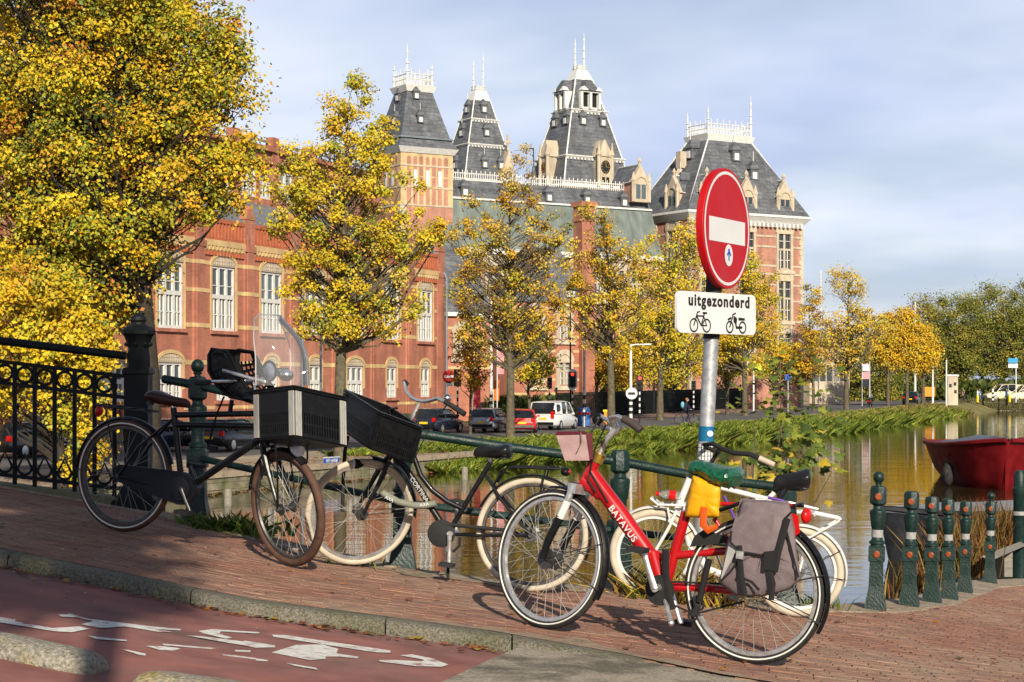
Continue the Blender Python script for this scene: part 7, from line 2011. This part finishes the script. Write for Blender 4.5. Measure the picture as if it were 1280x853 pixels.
def loft(m, st):
    """st: (x, zbot, ztop, half width bottom, half width top)"""
    rows = []
    for x, z0, z1, wb, wt in st:
        r = min(.12, (z1 - z0) * .3)
        half = [(wb * .92, z0), (wb, z0 + r), (wb * .995, z0 + (z1 - z0) * .55), (wt, z1 - r * .5), (wt * .9, z1)]
        rows.append([(x, -a, z) for a, z in half] + [(x, a, z) for a, z in reversed(half)])
    b = m.grid(rows, close_u=True); n = 10
    m._f(tuple(b + j for j in range(n))); m._f(tuple(b + (len(rows) - 1) * n + j for j in reversed(range(n))))
CARS = 'cars across the canal'
def car(label, px, d, paint, kind='hatch', heading=STREET, s=1.0, name='parked_car'):
    o = thing(name, label, 'car' if kind != 'van' else 'van', at(px, d), heading, CARS); o.scale = (s, s, s)
    van = kind == 'van'
    Lh, Wd, H, belt = (2.05, .86, 1.45, .92) if not van else (2.2, .90, 1.82, 1.02)
    m = MB()
    if not van: loft(m, [(-Lh, .35, .62, .70, .62), (-Lh + .06, .28, .9, .80, .72), (-1.6, .22, belt + .02, Wd, .80), (-.6, .20, belt, Wd, .80), (.75, .20, belt - .02, Wd, .80), (1.05, .22, .86, Wd, .76), (1.75, .25, .74, .82, .70), (Lh - .05, .30, .62, .74, .62), (Lh, .38, .52, .62, .55)])
    else: loft(m, [(-Lh, .35, 1.0, .82, .78), (-Lh + .06, .28, belt, .88, .84), (-.6, .22, belt, Wd, .85), (.9, .22, belt, Wd, .85), (1.15, .24, .95, Wd, .80), (1.85, .27, .80, .84, .72), (Lh, .36, .60, .70, .62)])
    body = m.build('body', paint, o, smooth=50)
    m = MB()
    if not van: loft(m, [(-Lh + .12, belt - .05, belt + .02, .74, .72), (-Lh + .42, belt - .04, H - .08, .78, .60), (-1.0, belt - .04, H - .02, .79, .62), (.1, belt - .04, H - .03, .79, .62), (.45, belt - .04, H - .16, .79, .64), (1.05, belt - .06, belt - .02, .76, .72)])
    else: loft(m, [(-Lh + .04, belt - .05, H - .5, .84, .80), (-Lh + .12, belt - .04, H - .05, .84, .74), (-1.0, belt - .04, H - .02, .85, .76), (.1, belt - .04, H - .03, .85, .76), (.5, belt - .04, H - .2, .84, .74), (1.15, belt - .06, belt, .80, .76)])
    m.build('windows', 'car_glass', o, smooth=50)
    m = MB(); x0 = -Lh + (.45 if not van else .10)
    loft(m, [(x0, H - .10, H - .04, .60 if not van else .75, .52), (-.9, H - .08, H + .01, .65 if not van else .79, .56), (.15, H - .09, H, .65 if not van else .79, .56), (.42, H - .2, H - .12, .66 if not van else .78, .6)])
    for sd in (-1, 1):
        wt = .63 if not van else .77; wb = .80 if not van else .86
        for xa, xb2, w_ in (((-Lh + .2, x0 + .05, .06), (-.75, -.72, .04), (.98, .42, .04)) if not van else ((-Lh + .08, x0 + .05, .07), (-1.2, -1.18, .09), (-.2, -.2, .05), (1.1, .45, .04))):
            m.tube([(xa, sd * wb, belt - .02), (xb2, sd * wt, H - .1)], w_, 4)
        if van: m.hexa([(-Lh + .1, sd * .84, belt - .03), (-1.2, sd * .86, belt - .03), (-1.2, sd * .87, belt - .03), (-Lh + .1, sd * .86, belt - .03)], [(-Lh + .1, sd * .75, H - .1), (-1.2, sd * .77, H - .1), (-1.2, sd * .785, H - .1), (-Lh + .1, sd * .765, H - .1)])
    m.build('roof', paint, o, smooth=40)
    for x in (-1.28, 1.28):
        for sd in (-1, 1):
            m = MB(); M = Matrix.Translation((x, sd * (Wd - .10), .31)) @ Matrix.Rotation(R(90), 4, 'X')
            m.lathe([(.22, -.09), (.30, -.10), (.315, -.06), (.315, .06), (.30, .10), (.22, .09)], 18, M); w = m.build('wheel', 'tyre_far', o)
            m = MB(); m.lathe([(.20, -.105), (.05, -.115), (.05, .115), (.20, .105)], 14, M); m.build('rim', 'alloy', w)
    for sd in (-1, 1):
        m = MB(); zz = .80 if not van else .95
        m.box((-Lh + .05, sd * .66, zz), (.16, .22, .22 if not van else .45)); m.build('tail_light', 'tail_red', o, smooth=0)
        m = MB(); m.box((Lh - .22, sd * .60, .62), (.22, .26, .14)); m.build('headlight', 'lamp_glass', o, smooth=0)
        m = MB(); m.box((.72, sd * (Wd + .06), 1.0), (.12, .16, .11)); m.build('mirror', paint, o, smooth=0)
    m = MB(); m.box((-Lh - .01, 0, .62 if not van else .72), (.03, .52, .12)); m.build('number_plate', 'plate_yellow', o, smooth=0)
    m = MB(); m.box((-Lh + .02, 0, .42), (.12, 1.44, .16)); m.build('bumper', 'black_plastic' if paint != 'car_red' else 'alloy_dark', o, smooth=0)
    return o
car('black hatchback parked across the canal behind the second bicycle handlebar', 548, 105, 'car_blue', s=1.02)
car('silver grey hatchback parked between the thin tree and the thick trunk', 613, 107, 'car_silver', heading=STREET + .12)
car('bright red small car parked right of the thick trunk', 654, 106, 'car_red', heading=STREET + .35, s=.98)
car('white and grey van parked behind the red car', 694, 112, 'car_white', 'van', heading=STREET)
car('black estate car parked below the child seat', 288, 79, 'car_black', heading=STREET + .05)
car('dark car parked behind the iron fence at the left edge', 35, 72, 'car_black', heading=STREET)
car('dark blue car parked behind the fence column', 205, 78, 'car_blue', heading=STREET)
car('dark car driving off under the round yellow trees', 1141, 212, 'car_black', heading=STREET, name='moving_car', s=1.1)
car('cream delivery van parked below the far right trees', 1254, 262, 'car_cream', 'van', heading=R(190), s=1.35)
car('pale van cut off by the right picture edge', 1282, 258, 'car_cream', 'van', heading=R(185), s=1.3)

# signals and poles
em = bpy.data.materials.new('signal_red'); em.use_nodes = True; MT['signal_red'] = em
em.node_tree.nodes['Principled BSDF'].inputs['Base Color'].default_value = (.6, .02, .01, 1); em.node_tree.nodes['Principled BSDF'].inputs['Emission Color'].default_value = (1, .05, .02, 1); em.node_tree.nodes['Principled BSDF'].inputs['Emission Strength'].default_value = 1.2
def striped(o, h0, h1, r, n):
    for k in range(n):
        z0 = h0 + (h1 - h0) * k / n; z1 = h0 + (h1 - h0) * (k + 1) / n
        m = MB(); m.tube([(0, 0, z0), (0, 0, z1)], r * 1.08, 10); m.build('band', 'sign_white' if k % 2 else 'ink', o)
def signal(label, px, d, y_head0, y_head1, border=False, red=True, back=False, stripes=(.9, 2.6, 8)):
    b = at(px, d); o = thing('traffic_light', label, 'traffic light', b, 0, 'traffic lights across the canal')
    h = lambda y: CZ - (y - HY) / F * d - b.z
    z1, z0 = h(y_head0), h(y_head1)
    m = MB(); m.tube([(0, 0, -.1), (0, 0, z0 + .1)], .06, 10); m.build('pole', 'ink', o)
    striped(o, max(.5, z0 - 1.9), z0 - .05, .06, stripes[2])
    w = (z1 - z0) * .22
    m = MB(); m.bx(-w, w, -.15, .10, z0, z1); m.build('housing', 'ink', o, smooth=0)
    if border:
        m = MB(); k = w * 1.5; zz = (z1 - z0) * .06
        pts = [(k * math.cos(t), -.0, z1 - k * .6 + zz + k * math.sin(t)) for t in frange(0, math.pi, 10)] + [(k * math.cos(t), -.0, z0 + k * .6 - zz + k * math.sin(t)) for t in frange(math.pi, 2 * math.pi, 10)]
        m.prism(pts, (0, .03, 0)); m.build('backplate', 'sign_white', o, smooth=0)
    for i in range(3):
        zc = z1 - (z1 - z0) * (i + .5) / 3; r = (z1 - z0) * .12
        m = MB(); m.lathe([(r, 0), (r, .02)], 14, Matrix.Translation((0, -.15, zc)) @ Matrix.Rotation(R(90), 4, 'X')); m.build('lens', 'signal_red' if i == 0 and red else 'dark_void', o)
        m = MB(); m.torus((0, -.19, zc), (0, 1, 0), r * 1.05, .02, 12, 4, 0, math.pi, ref=(1, 0, 0), flat=4); m.build('visor', 'ink', o)
    return o
o = signal('traffic light beside the small rust orange tree, seen from behind', 572, 113, 462, 483, red=False)
m = MB(); hh = lambda y: CZ - (y - HY) / F * 113 - o.location.z
m.lathe([(.42, 0), (.42, .04)], 20, Matrix.Translation((-.55, -.1, hh(471))) @ Matrix.Rotation(R(90), 4, 'X')); q = m.build('round_sign', 'sign_red', o); m = MB(); m.bx(-.85, -.25, -.16, -.145, hh(472.2), hh(469.5)); m.build('white_bar', 'sign_white', q, smooth=0)
m = MB(); m.bx(-.8, -.3, -.14, -.1, hh(483), hh(477)); m.build('subplate', 'sign_white', o, smooth=0)
signal('slim traffic light standing behind the white van', 687, 125, 472, 486, red=False)
signal('red traffic light with white border between van and lamp post', 715.5, 122, 465, 484, border=True)
signal('red traffic light on thin striped pole right of the white arm pole', 799.5, 128, 470, 489)
signal('dark traffic light behind the cyclist', 867, 150, 476, 488, red=False)
def lamp_post(label, px, d, ytop, style, mt='galv', r=.07, stripes=0):
    b = at(px, d); o = thing('street_lamp', label, 'street lamp', b, 0, 'lamp posts across the canal'); h = CZ - (ytop - HY) / F * d - b.z
    m = MB(); m.tube([(0, 0, -.1), (0, 0, h * .3), (0, 0, h)], [r * 1.2, r, r * .8], 10); m.build('mast', mt, o)
    if stripes: striped(o, .7, 2.4, r * 1.1, stripes)
    if style == 'globe':
        m = MB(); m.lathe([(.1, h), (.32, h + .15), (.36, h + .55), (.12, h + .85), (.05, h + 1.05)], 10, ); m.build('lantern', 'lamp_glass', o)
        m = MB(); m.lathe([(.38, h + .55), (.12, h + .9), (.03, h + 1.15)], 8); m.build('lantern_cap', 'iron_dark', o)
    elif style == 'arm':
        m = MB(); m.tube([(0, 0, h - .05), (.3, 0, h), (1.3, 0, h + .02)], .05, 8); m.build('arm', mt, o); m = MB(); m.box((1.2, 0, h + .02), (.5, .2, .1)); m.build('lantern', 'alloy', o)
    elif style == 'drop':
        m = MB(); m.lathe([(.06, h - .3), (.16, h - .5), (.16, h - 1.0), (.06, h - 1.1)], 10); m.build('lantern', 'iron_dark', o)
    return o
lamp_post('tall white lamp mast beside the pink banner', 614, 115, 372, 'arm', 'white_paint', .10, 8)
lamp_post('slim brown lamp post with pale glass lantern before the banded house', 713, 124, 374, 'globe', 'iron_dark', .06)
lamp_post('grey lamp mast with dark lantern right of the red signal', 730.5, 118, 386, 'drop', 'galv', .09, 6)
o = lamp_post('white pole with short arm and round sign near the middle', 788.5, 126, 431, 'arm', 'white_paint', .11, 8)
m = MB(); zz = CZ - (492 - HY) / F * 126 - o.location.z; m.lathe([(.42, 0), (.42, .04)], 20, Matrix.Translation((.05, -.16, zz)) @ Matrix.Rotation(R(90), 4, 'X')); q = m.build('round_sign', 'sign_white', o); m = MB(); m.bx(-.2, .3, -.24, -.205, zz - .08, zz + .08); m.build('arrow', 'ink', q, smooth=0)
lamp_post('white mast rising beside the round yellow trees', 1144, 225, 378, 'none', 'white_paint', .13)
lamp_post('tall white pole left of the white kiosk', 1183, 205, 450, 'none', 'white_paint', .10)
lamp_post('short white pole right of the round yellow trees', 1166, 215, 458, 'none', 'white_paint', .12)
lamp_post('grey banner mast between the pale tree and the yellow trees', 1087, 200, 390, 'none', 'galv', .09)
lamp_post('thin grey pole in front of the brick hall beside the golden tree', 401, 84, 372, 'none', 'galv', .06)
lamp_post('flag pole on the pale villa', 1026, 222, 338, 'none', 'white_paint', .09)
def flag(name, label, px, d, x0, x1, y0, y1, mt, base_y=None):
    b = at(px, d); o = thing(name, label, 'banner', b, 0); h = lambda y: CZ - (y - HY) / F * d - b.z; k = d / F
    m = MB(); rows = []
    for t in frange(0, 1, 8): rows.append([((x0 + (x1 - x0) * s - px) * k, .12 * math.sin(t * 5 + s * 2), h(y0) + (h(y1) - h(y0)) * t) for s in frange(0, 1, 4)])
    m.grid(rows); rows2 = [[(p[0], p[1] + .02, p[2]) for p in r] for r in rows]; m.grid(rows2); m.build('cloth', mt, o, smooth=60)
    m = MB(); m.tube([((x0 - px) * k - .03, 0, 0), ((x0 - px) * k - .03, 0, h(y0) + .1)], .035, 6); m.build('staff', 'white_paint', o)
    return o
flag('banner', 'tall red feather flag left of the silver car', 596, 113, 592.5, 600.5, 470, 509, 'banner_red')
flag('banner', 'long pale pink banner hanging by the white lamp mast', 626, 117, 622, 630, 417, 468, 'banner_pink')
flag('banner', 'orange banner beside the thick central trunk', 621, 119, 617, 624, 475, 501, 'banner_orange')
o = flag('banner', 'white banner with red stripe on the grey banner mast', 1082, 200, 1078, 1086, 455, 484, 'banner_pink')
m = MB(); k = 200 / F; z_ = lambda y: CZ - (y - HY) / F * 200 - o.location.z
m.bx(-4 * k, 4 * k, -.16, -.14, z_(464), z_(456)); m.build('stripe', 'sign_white', o, smooth=0)
m = MB(); m.bx(-4 * k, 4 * k, -.16, -.14, z_(484), z_(474)); m.build('stripe', 'car_black', o, smooth=0)
def post_sign(name, label, cat, px, d, ytop, pole_mt, boards):
    b = at(px, d); o = thing(name, label, cat, b); k = d / F; h = lambda y: CZ - (y - HY) / F * d - b.z
    m = MB(); m.tube([(0, 0, 0), (0, 0, h(ytop))], .08, 8); m.build('pole', pole_mt, o)
    for x0, x1, y0, y1, mt in boards:
        m = MB(); m.bx((x0 - px) * k, (x1 - px) * k, -.14, -.09, h(y1), h(y0)); m.build('board', mt, o, smooth=0)
    return o
post_sign('bus_stop_sign', 'blue and white bus stop sign at the far right', 'sign', 1270, 236, 447, 'white_paint', [(1260, 1272, 448, 454, 'sky_blue'), (1260, 1272, 455, 460, 'sign_white')])
post_sign('yellow_sign', 'small lime yellow sign on white pole right of the sign pole', 'sign', 942, 160, 455, 'white_paint', [(942, 951, 455, 464, 'lime')])
post_sign('parking_sign', 'small blue parking sign behind the sapling', 'sign', 985, 165, 470, 'galv', [(981, 989, 468, 476, 'name_blue')])
for px, d, y0, lab in ((1222, 238, 494, 'left yellow post on the far quay'), (1262, 240, 494, 'right yellow post on the far quay')):
    b = at(px, d); o = thing('yellow_post', lab, 'post', b, 0, 'yellow posts on the far quay'); m = MB(); m.lathe([(.16, 0), (.16, .9), (.12, 1.0)], 12); m.build('base', 'yellow_paint', o); m = MB(); m.lathe([(.13, 1.0), (.13, 1.5), (.03, 1.6)], 12); m.build('head', 'sign_white', o)
b = at(1241, 238); o = thing('striped_post', 'black and white striped post between the two yellow posts', 'post', b); striped(o, 0, 1.6, .14, 6); m = MB(); m.sphere((0, 0, 1.68), .16, 10, 6); m.build('cap', 'sign_white', o)
b = at(1190, 207); o = thing('kiosk', 'narrow white kiosk with dark posters at the far quay', 'kiosk', b); m = MB(); m.bx(-.6, .6, -.4, .4, 0, 3.4); m.build('body', 'stone_cream', o, smooth=0); m = MB(); m.bx(-.7, .7, -.5, .5, 3.4, 3.6); m.build('roof', 'trim_white', o, smooth=0)
for x, z in ((-.3, 2.3), (.25, 2.5), (.3, 1.6)): m = MB(); m.bx(x - .15, x + .15, -.43, -.401, z - .2, z + .2); m.build('poster', 'ink', o, smooth=0)
b = at(730, 121); o = thing('recycling_bin', 'blue rounded bin beside the grey lamp mast', 'bin', b); m = MB(); m.lathe([(.42, 0), (.45, .2), (.45, 1.0), (.3, 1.25), (.1, 1.3)], 14); m.build('body', 'cloth_blue', o); m = MB(); m.lathe([(.46, .75), (.46, .9)], 14, caps=False); m.build('band', 'tail_red', o)
b = at(757.5, 121); o = thing('orange_barrier', 'small orange barrier at the foot of the open yellow tree', 'barrier', b); m = MB(); m.bx(-.18, .18, -.1, .1, 0, .25); m.bx(-.14, .14, -.04, .04, .25, .95); m.build('panel', 'orange_paint', o, smooth=0); m = MB(); m.bx(-.2, .2, -.06, .06, .95, 1.08); m.build('top', 'yellow_paint', o, smooth=0)
b = at(1160, 222); o = thing('orange_box', 'orange roadside box below the round yellow trees', 'box', b); m = MB(); m.bx(-.8, .8, -.4, .4, .9, 2.1); m.build('body', 'orange_paint', o, smooth=0); m = MB(); m.bx(-.1, .1, -.1, .1, 0, .9); m.build('leg', 'iron_dark', o, smooth=0)

# iron fence with hedge in front of the museum garden
ff = thing('garden_fence', 'long dark iron garden fence along the far footway', 'fence')
pt = [Vector((xb(d) - 21.5, d, zs(d))) for d in frange(133.4, 238, 52)]
for z in (.35, 1.9):
    m = MB(); m.tube([p + Vector((0, 0, z)) for p in pt], .04, 4); m.build('cross_rail', 'iron_dark', ff)
for p in pt[::3]:
    m = MB(); m.tube([p, p + Vector((0, 0, 2.4))], .08, 6); m.sphere(p + Vector((0, 0, 2.45)), .12, 6, 4); m.build('post', 'iron_dark', ff)
m = MB()
for p, q in zip(pt, pt[1:]):
    for k in range(14): a_ = p.lerp(q, k / 14); m.tube([a_ + Vector((0, 0, .1)), a_ + Vector((0, 0, 2.15))], .022, 4, caps=False)
m.build('bars', 'iron_dark', ff, smooth=0, kind='stuff')
hg = thing('hedge', 'dark green hedge behind the far iron fence', 'hedge')
n = 16000; dd = nrng.uniform(128, 239, n); base = np.stack([np.array([xb(d) for d in dd]) - 23.2 - nrng.random(n) * 1.2, dd, np.array([zs(d) for d in dd]) + nrng.random(n) ** .8 * 1.7], 1)
co, cols = blades(base, nrng.uniform(.2, .45, n), np.full(n, .22), np.full(n, .6), pick([(.045, .075, .015, 3), (.08, .11, .02, 3), (.14, .13, .03, 1)], n)); quads('foliage', co, cols, 'grass', hg)
m = MB(); m.grid([[(xb(d) - 25.0, d, zs(d) + z) for z in (0, 1.5)] for d in frange(128, 239, 30)]); m.build('twigs', 'bark_dark', hg, smooth=0)

# ------------------------------------------------------------------ people across the canal
def walker(label, px, d, mats, s=1.0, flip=1, ph=.15):
    f = flip
    J = {'pelvis': (0, 0, .95, (.15, .11), None), 'belly': (0, 0, 1.12, (.15, .11), 'pelvis'), 'chest': (.01 * f, 0, 1.36, (.18, .12), 'belly'), 'neck': (.02 * f, 0, 1.52, .06, 'chest'), 'head': (.03 * f, 0, 1.60, .07, 'neck'),
         'sl': (0, .2, 1.42, .07, 'chest'), 'el': (-.08 * f, .25, 1.15, .05, 'sl'), 'hl': (.06 * f, .25, .92, .04, 'el'), 'sr': (0, -.2, 1.42, .07, 'chest'), 'er': (.02 * f, -.25, 1.15, .05, 'sr'), 'hr': (.16 * f, -.24, .96, .04, 'er'),
         'kl': (ph * .6, .1, .5, .075, 'pelvis'), 'al': (ph * .9, .1, .09, .05, 'kl'), 'tl': (ph * .9 + .15 * f, .11, .04, .04, 'al'), 'kr': (-ph * .2, -.1, .5, .075, 'pelvis'), 'ar': (-ph * 1.3, -.1, .1, .05, 'kr'), 'tr': (-ph * 1.3 + .15 * f, -.11, .04, .04, 'ar')}
    return person_build('person', label, J, (.11 * f, 0, 0), mats, at(px, d), s)
def person_build(name, label, J, nose, mats, base, s=1.0, extra=None):
    o = thing(name, label, 'person', base); o.scale = (s, s, s)
    keys = list(J); me = bpy.data.meshes.new('body')
    me.from_pydata([J[k][:3] for k in keys], [(keys.index(J[k][4]), keys.index(k)) for k in keys if J[k][4]], [])
    b = link('body', me, o); b.modifiers.new('skin', 'SKIN').use_smooth_shade = True
    if not me.skin_vertices: me.skin_vertices.new(name='')
    for i, k in enumerate(keys):
        r = J[k][3]; sv = me.skin_vertices[0].data[i]; sv.radius = (r, r) if not isinstance(r, tuple) else r; sv.use_root = (i == 0)
    sb2 = b.modifiers.new('sub', 'SUBSURF'); sb2.levels = 1; sb2.render_levels = 1
    me.materials.append(MT[mats[0]])
    hx, hy, hz = J['head'][:3]
    m = MB(); m.sphere((hx, hy, hz + .06), .115, 12, 8, (.9, .85, 1.15)); m.sphere((hx + nose[0], hy + nose[1], hz + .05), .022, 6, 4); m.build('face', 'skin', o)
    m = MB(); m.sphere((hx - nose[0] * .28, hy - nose[1] * .28, hz + .10), .124, 12, 8, (.95, .92, 1.0)); m.build('hair', 'hair', o)
    if len(mats) > 1:
        m = MB(); lg = [J[k] for k in ('pelvis', 'belly', 'chest')]
        m.tube([Vector(p[:3]) for p in lg] + [Vector(lg[-1][:3]) + Vector((0, 0, .1))], [.20, .19, .235, .14], 12, flat=.75, up=(1, 0, 0)); m.build('jacket', mats[1], o, smooth=60)
    return o
walker('pedestrian in a pink jacket on the far quay, right of the kiosk', 1204, 236, ['cloth_navy', 'cloth_pink'])
walker('pedestrian in a pale jacket beside the left yellow post', 1225, 244, ['cloth_blue', 'cloth_white'], 1.0, -1)
walker('pedestrian in dark clothes below the bus stop sign', 1258, 246, ['cloth_navy', 'cloth_blue'], 1.0, 1)
# the cyclist on the road, riding right
cd = 124.0; cb_ = at(858, cd)
bk = thing('ridden_bicycle', 'dark bicycle ridden along the far road', 'bicycle', cb_, R(8))
for x in (-.55, .55):
    m = MB(); m.torus((x, 0, .35), (0, 1, 0), .33, .022, 28, 6); w = m.build('wheel', 'tyre_far', bk)
    m = MB()
    for k in range(10): m.tube([(x, 0, .35), (x + .32 * math.cos(k * .628), 0, .35 + .32 * math.sin(k * .628))], .003, 3, caps=False)
    m.build('spokes', 'alloy', w)
m = MB(); m.tube([(-.55, 0, .35), (-.15, 0, .9), (-.05, 0, .3), (-.55, 0, .35)], .016, 6); m.tube([(-.05, 0, .3), (.42, 0, .82), (.38, 0, 1.0)], .018, 6); m.tube([(.55, 0, .35), (.40, 0, .85)], .016, 6); m.build('frame', 'car_black', bk)
m = MB(); m.tube([(.38, 0, 1.0), (.36, .25, 1.05), (.22, .28, 1.02)], .014, 6); m.tube([(.38, 0, 1.0), (.36, -.25, 1.05), (.22, -.28, 1.02)], .014, 6); m.build('handlebar', 'alloy', bk)
m = MB(); m.sphere((-.18, 0, .95), .13, 10, 6, (1.1, .7, .35)); m.build('saddle', 'saddle_black', bk)
J = {'pelvis': (-.17, 0, 1.03, (.15, .12), None), 'belly': (-.13, 0, 1.2, (.14, .11), 'pelvis'), 'chest': (-.03, 0, 1.43, (.17, .12), 'belly'), 'neck': (.03, 0, 1.57, .06, 'chest'), 'head': (.06, 0, 1.65, .07, 'neck'),
     'sl': (-.01, .2, 1.47, .065, 'chest'), 'el': (.12, .26, 1.24, .05, 'sl'), 'hl': (.30, .27, 1.06, .04, 'el'), 'sr': (-.01, -.2, 1.47, .065, 'chest'), 'er': (.12, -.26, 1.24, .05, 'sr'), 'hr': (.30, -.27, 1.06, .04, 'er'),
     'kl': (.22, .1, .88, .075, 'pelvis'), 'al': (.10, .1, .47, .05, 'kl'), 'tl': (.24, .1, .42, .04, 'al'), 'kr': (.16, -.1, .66, .075, 'pelvis'), 'ar': (-.06, -.1, .25, .05, 'kr'), 'tr': (.08, -.1, .20, .04, 'ar')}
pr = person_build('person', 'cyclist in dark clothes with pale blue backpack riding on the far road', J, (.11, 0, 0), ['cloth_navy', 'cloth_navy'], cb_, 1.0); pr.rotation_euler.z = R(8)
bp_ = thing('backpack', 'pale blue backpack worn by the cyclist', 'backpack', cb_, R(8)); m = MB(); m.sphere((-.28, 0, 1.36), .2, 12, 8, (.7, .85, 1.2)); m.build('body', 'cloth_cyan', bp_); m = MB(); m.tube([(-.2, .12, 1.5), (.02, .16, 1.56), (.08, .15, 1.35), (-.2, .14, 1.2)], .02, 6); m.build('strap', 'webbing', bp_)
# moped parked by the banner mast
b = at(1088, 196); mo = thing('moped', 'dark moped standing below the white banner', 'moped', b, STREET)
for x in (-.6, .6): m = MB(); m.torus((x, 0, .28), (0, 1, 0), .22, .06, 18, 8); m.build('wheel', 'tyre_far', mo)
m = MB(); m.hexa([(-.85, -.2, .35), (.1, -.2, .3), (.1, .2, .3), (-.85, .2, .35)], [(-.9, -.16, .8), (-.1, -.16, .75), (-.1, .16, .75), (-.9, .16, .8)]); m.hexa([(.1, -.2, .25), (.55, -.12, .3), (.55, .12, .3), (.1, .2, .25)], [(.38, -.22, 1.0), (.5, -.18, 1.05), (.5, .18, 1.05), (.38, .22, 1.0)]); m.build('body', 'car_black', mo, smooth=30)
m = MB(); m.box((-.5, 0, .85), (.7, .28, .12)); m.build('seat', 'saddle_black', mo); m = MB(); m.tube([(.42, -.32, 1.12), (.45, 0, 1.08), (.42, .32, 1.12)], .025, 6); m.build('handlebar', 'alloy', mo); m = MB(); m.hexa([(.5, -.18, 1.1), (.52, -.18, 1.1), (.52, .18, 1.1), (.5, .18, 1.1)], [(.38, -.15, 1.5), (.4, -.15, 1.5), (.4, .15, 1.5), (.38, .15, 1.5)]); m.build('windscreen', 'perspex', mo, smooth=0)
m = MB(); m.box((-.93, 0, .62), (.06, .3, .14)); m.build('tail_light', 'tail_red', mo)
# mooring stakes in the water before the far wall
for px, py, lab in ((470, 596, 'wooden mooring stake in the water behind the second bicycle crate'), (285, 622, 'wooden mooring stake in the water behind the first bicycle'), (581, 590, 'pale mooring stake before the green bank')):
    d = CZ * F / (py + 10 - HY); p = W(px, py + 10, d); o = thing('mooring_stake', lab, 'post', Vector((p.x, p.y, 0)), 0, 'mooring stakes along the far wall'); m = MB(); m.lathe([(.12, -.5), (.12, .45), (.10, .5)], 10); m.build('stake', 'wood_grey', o)
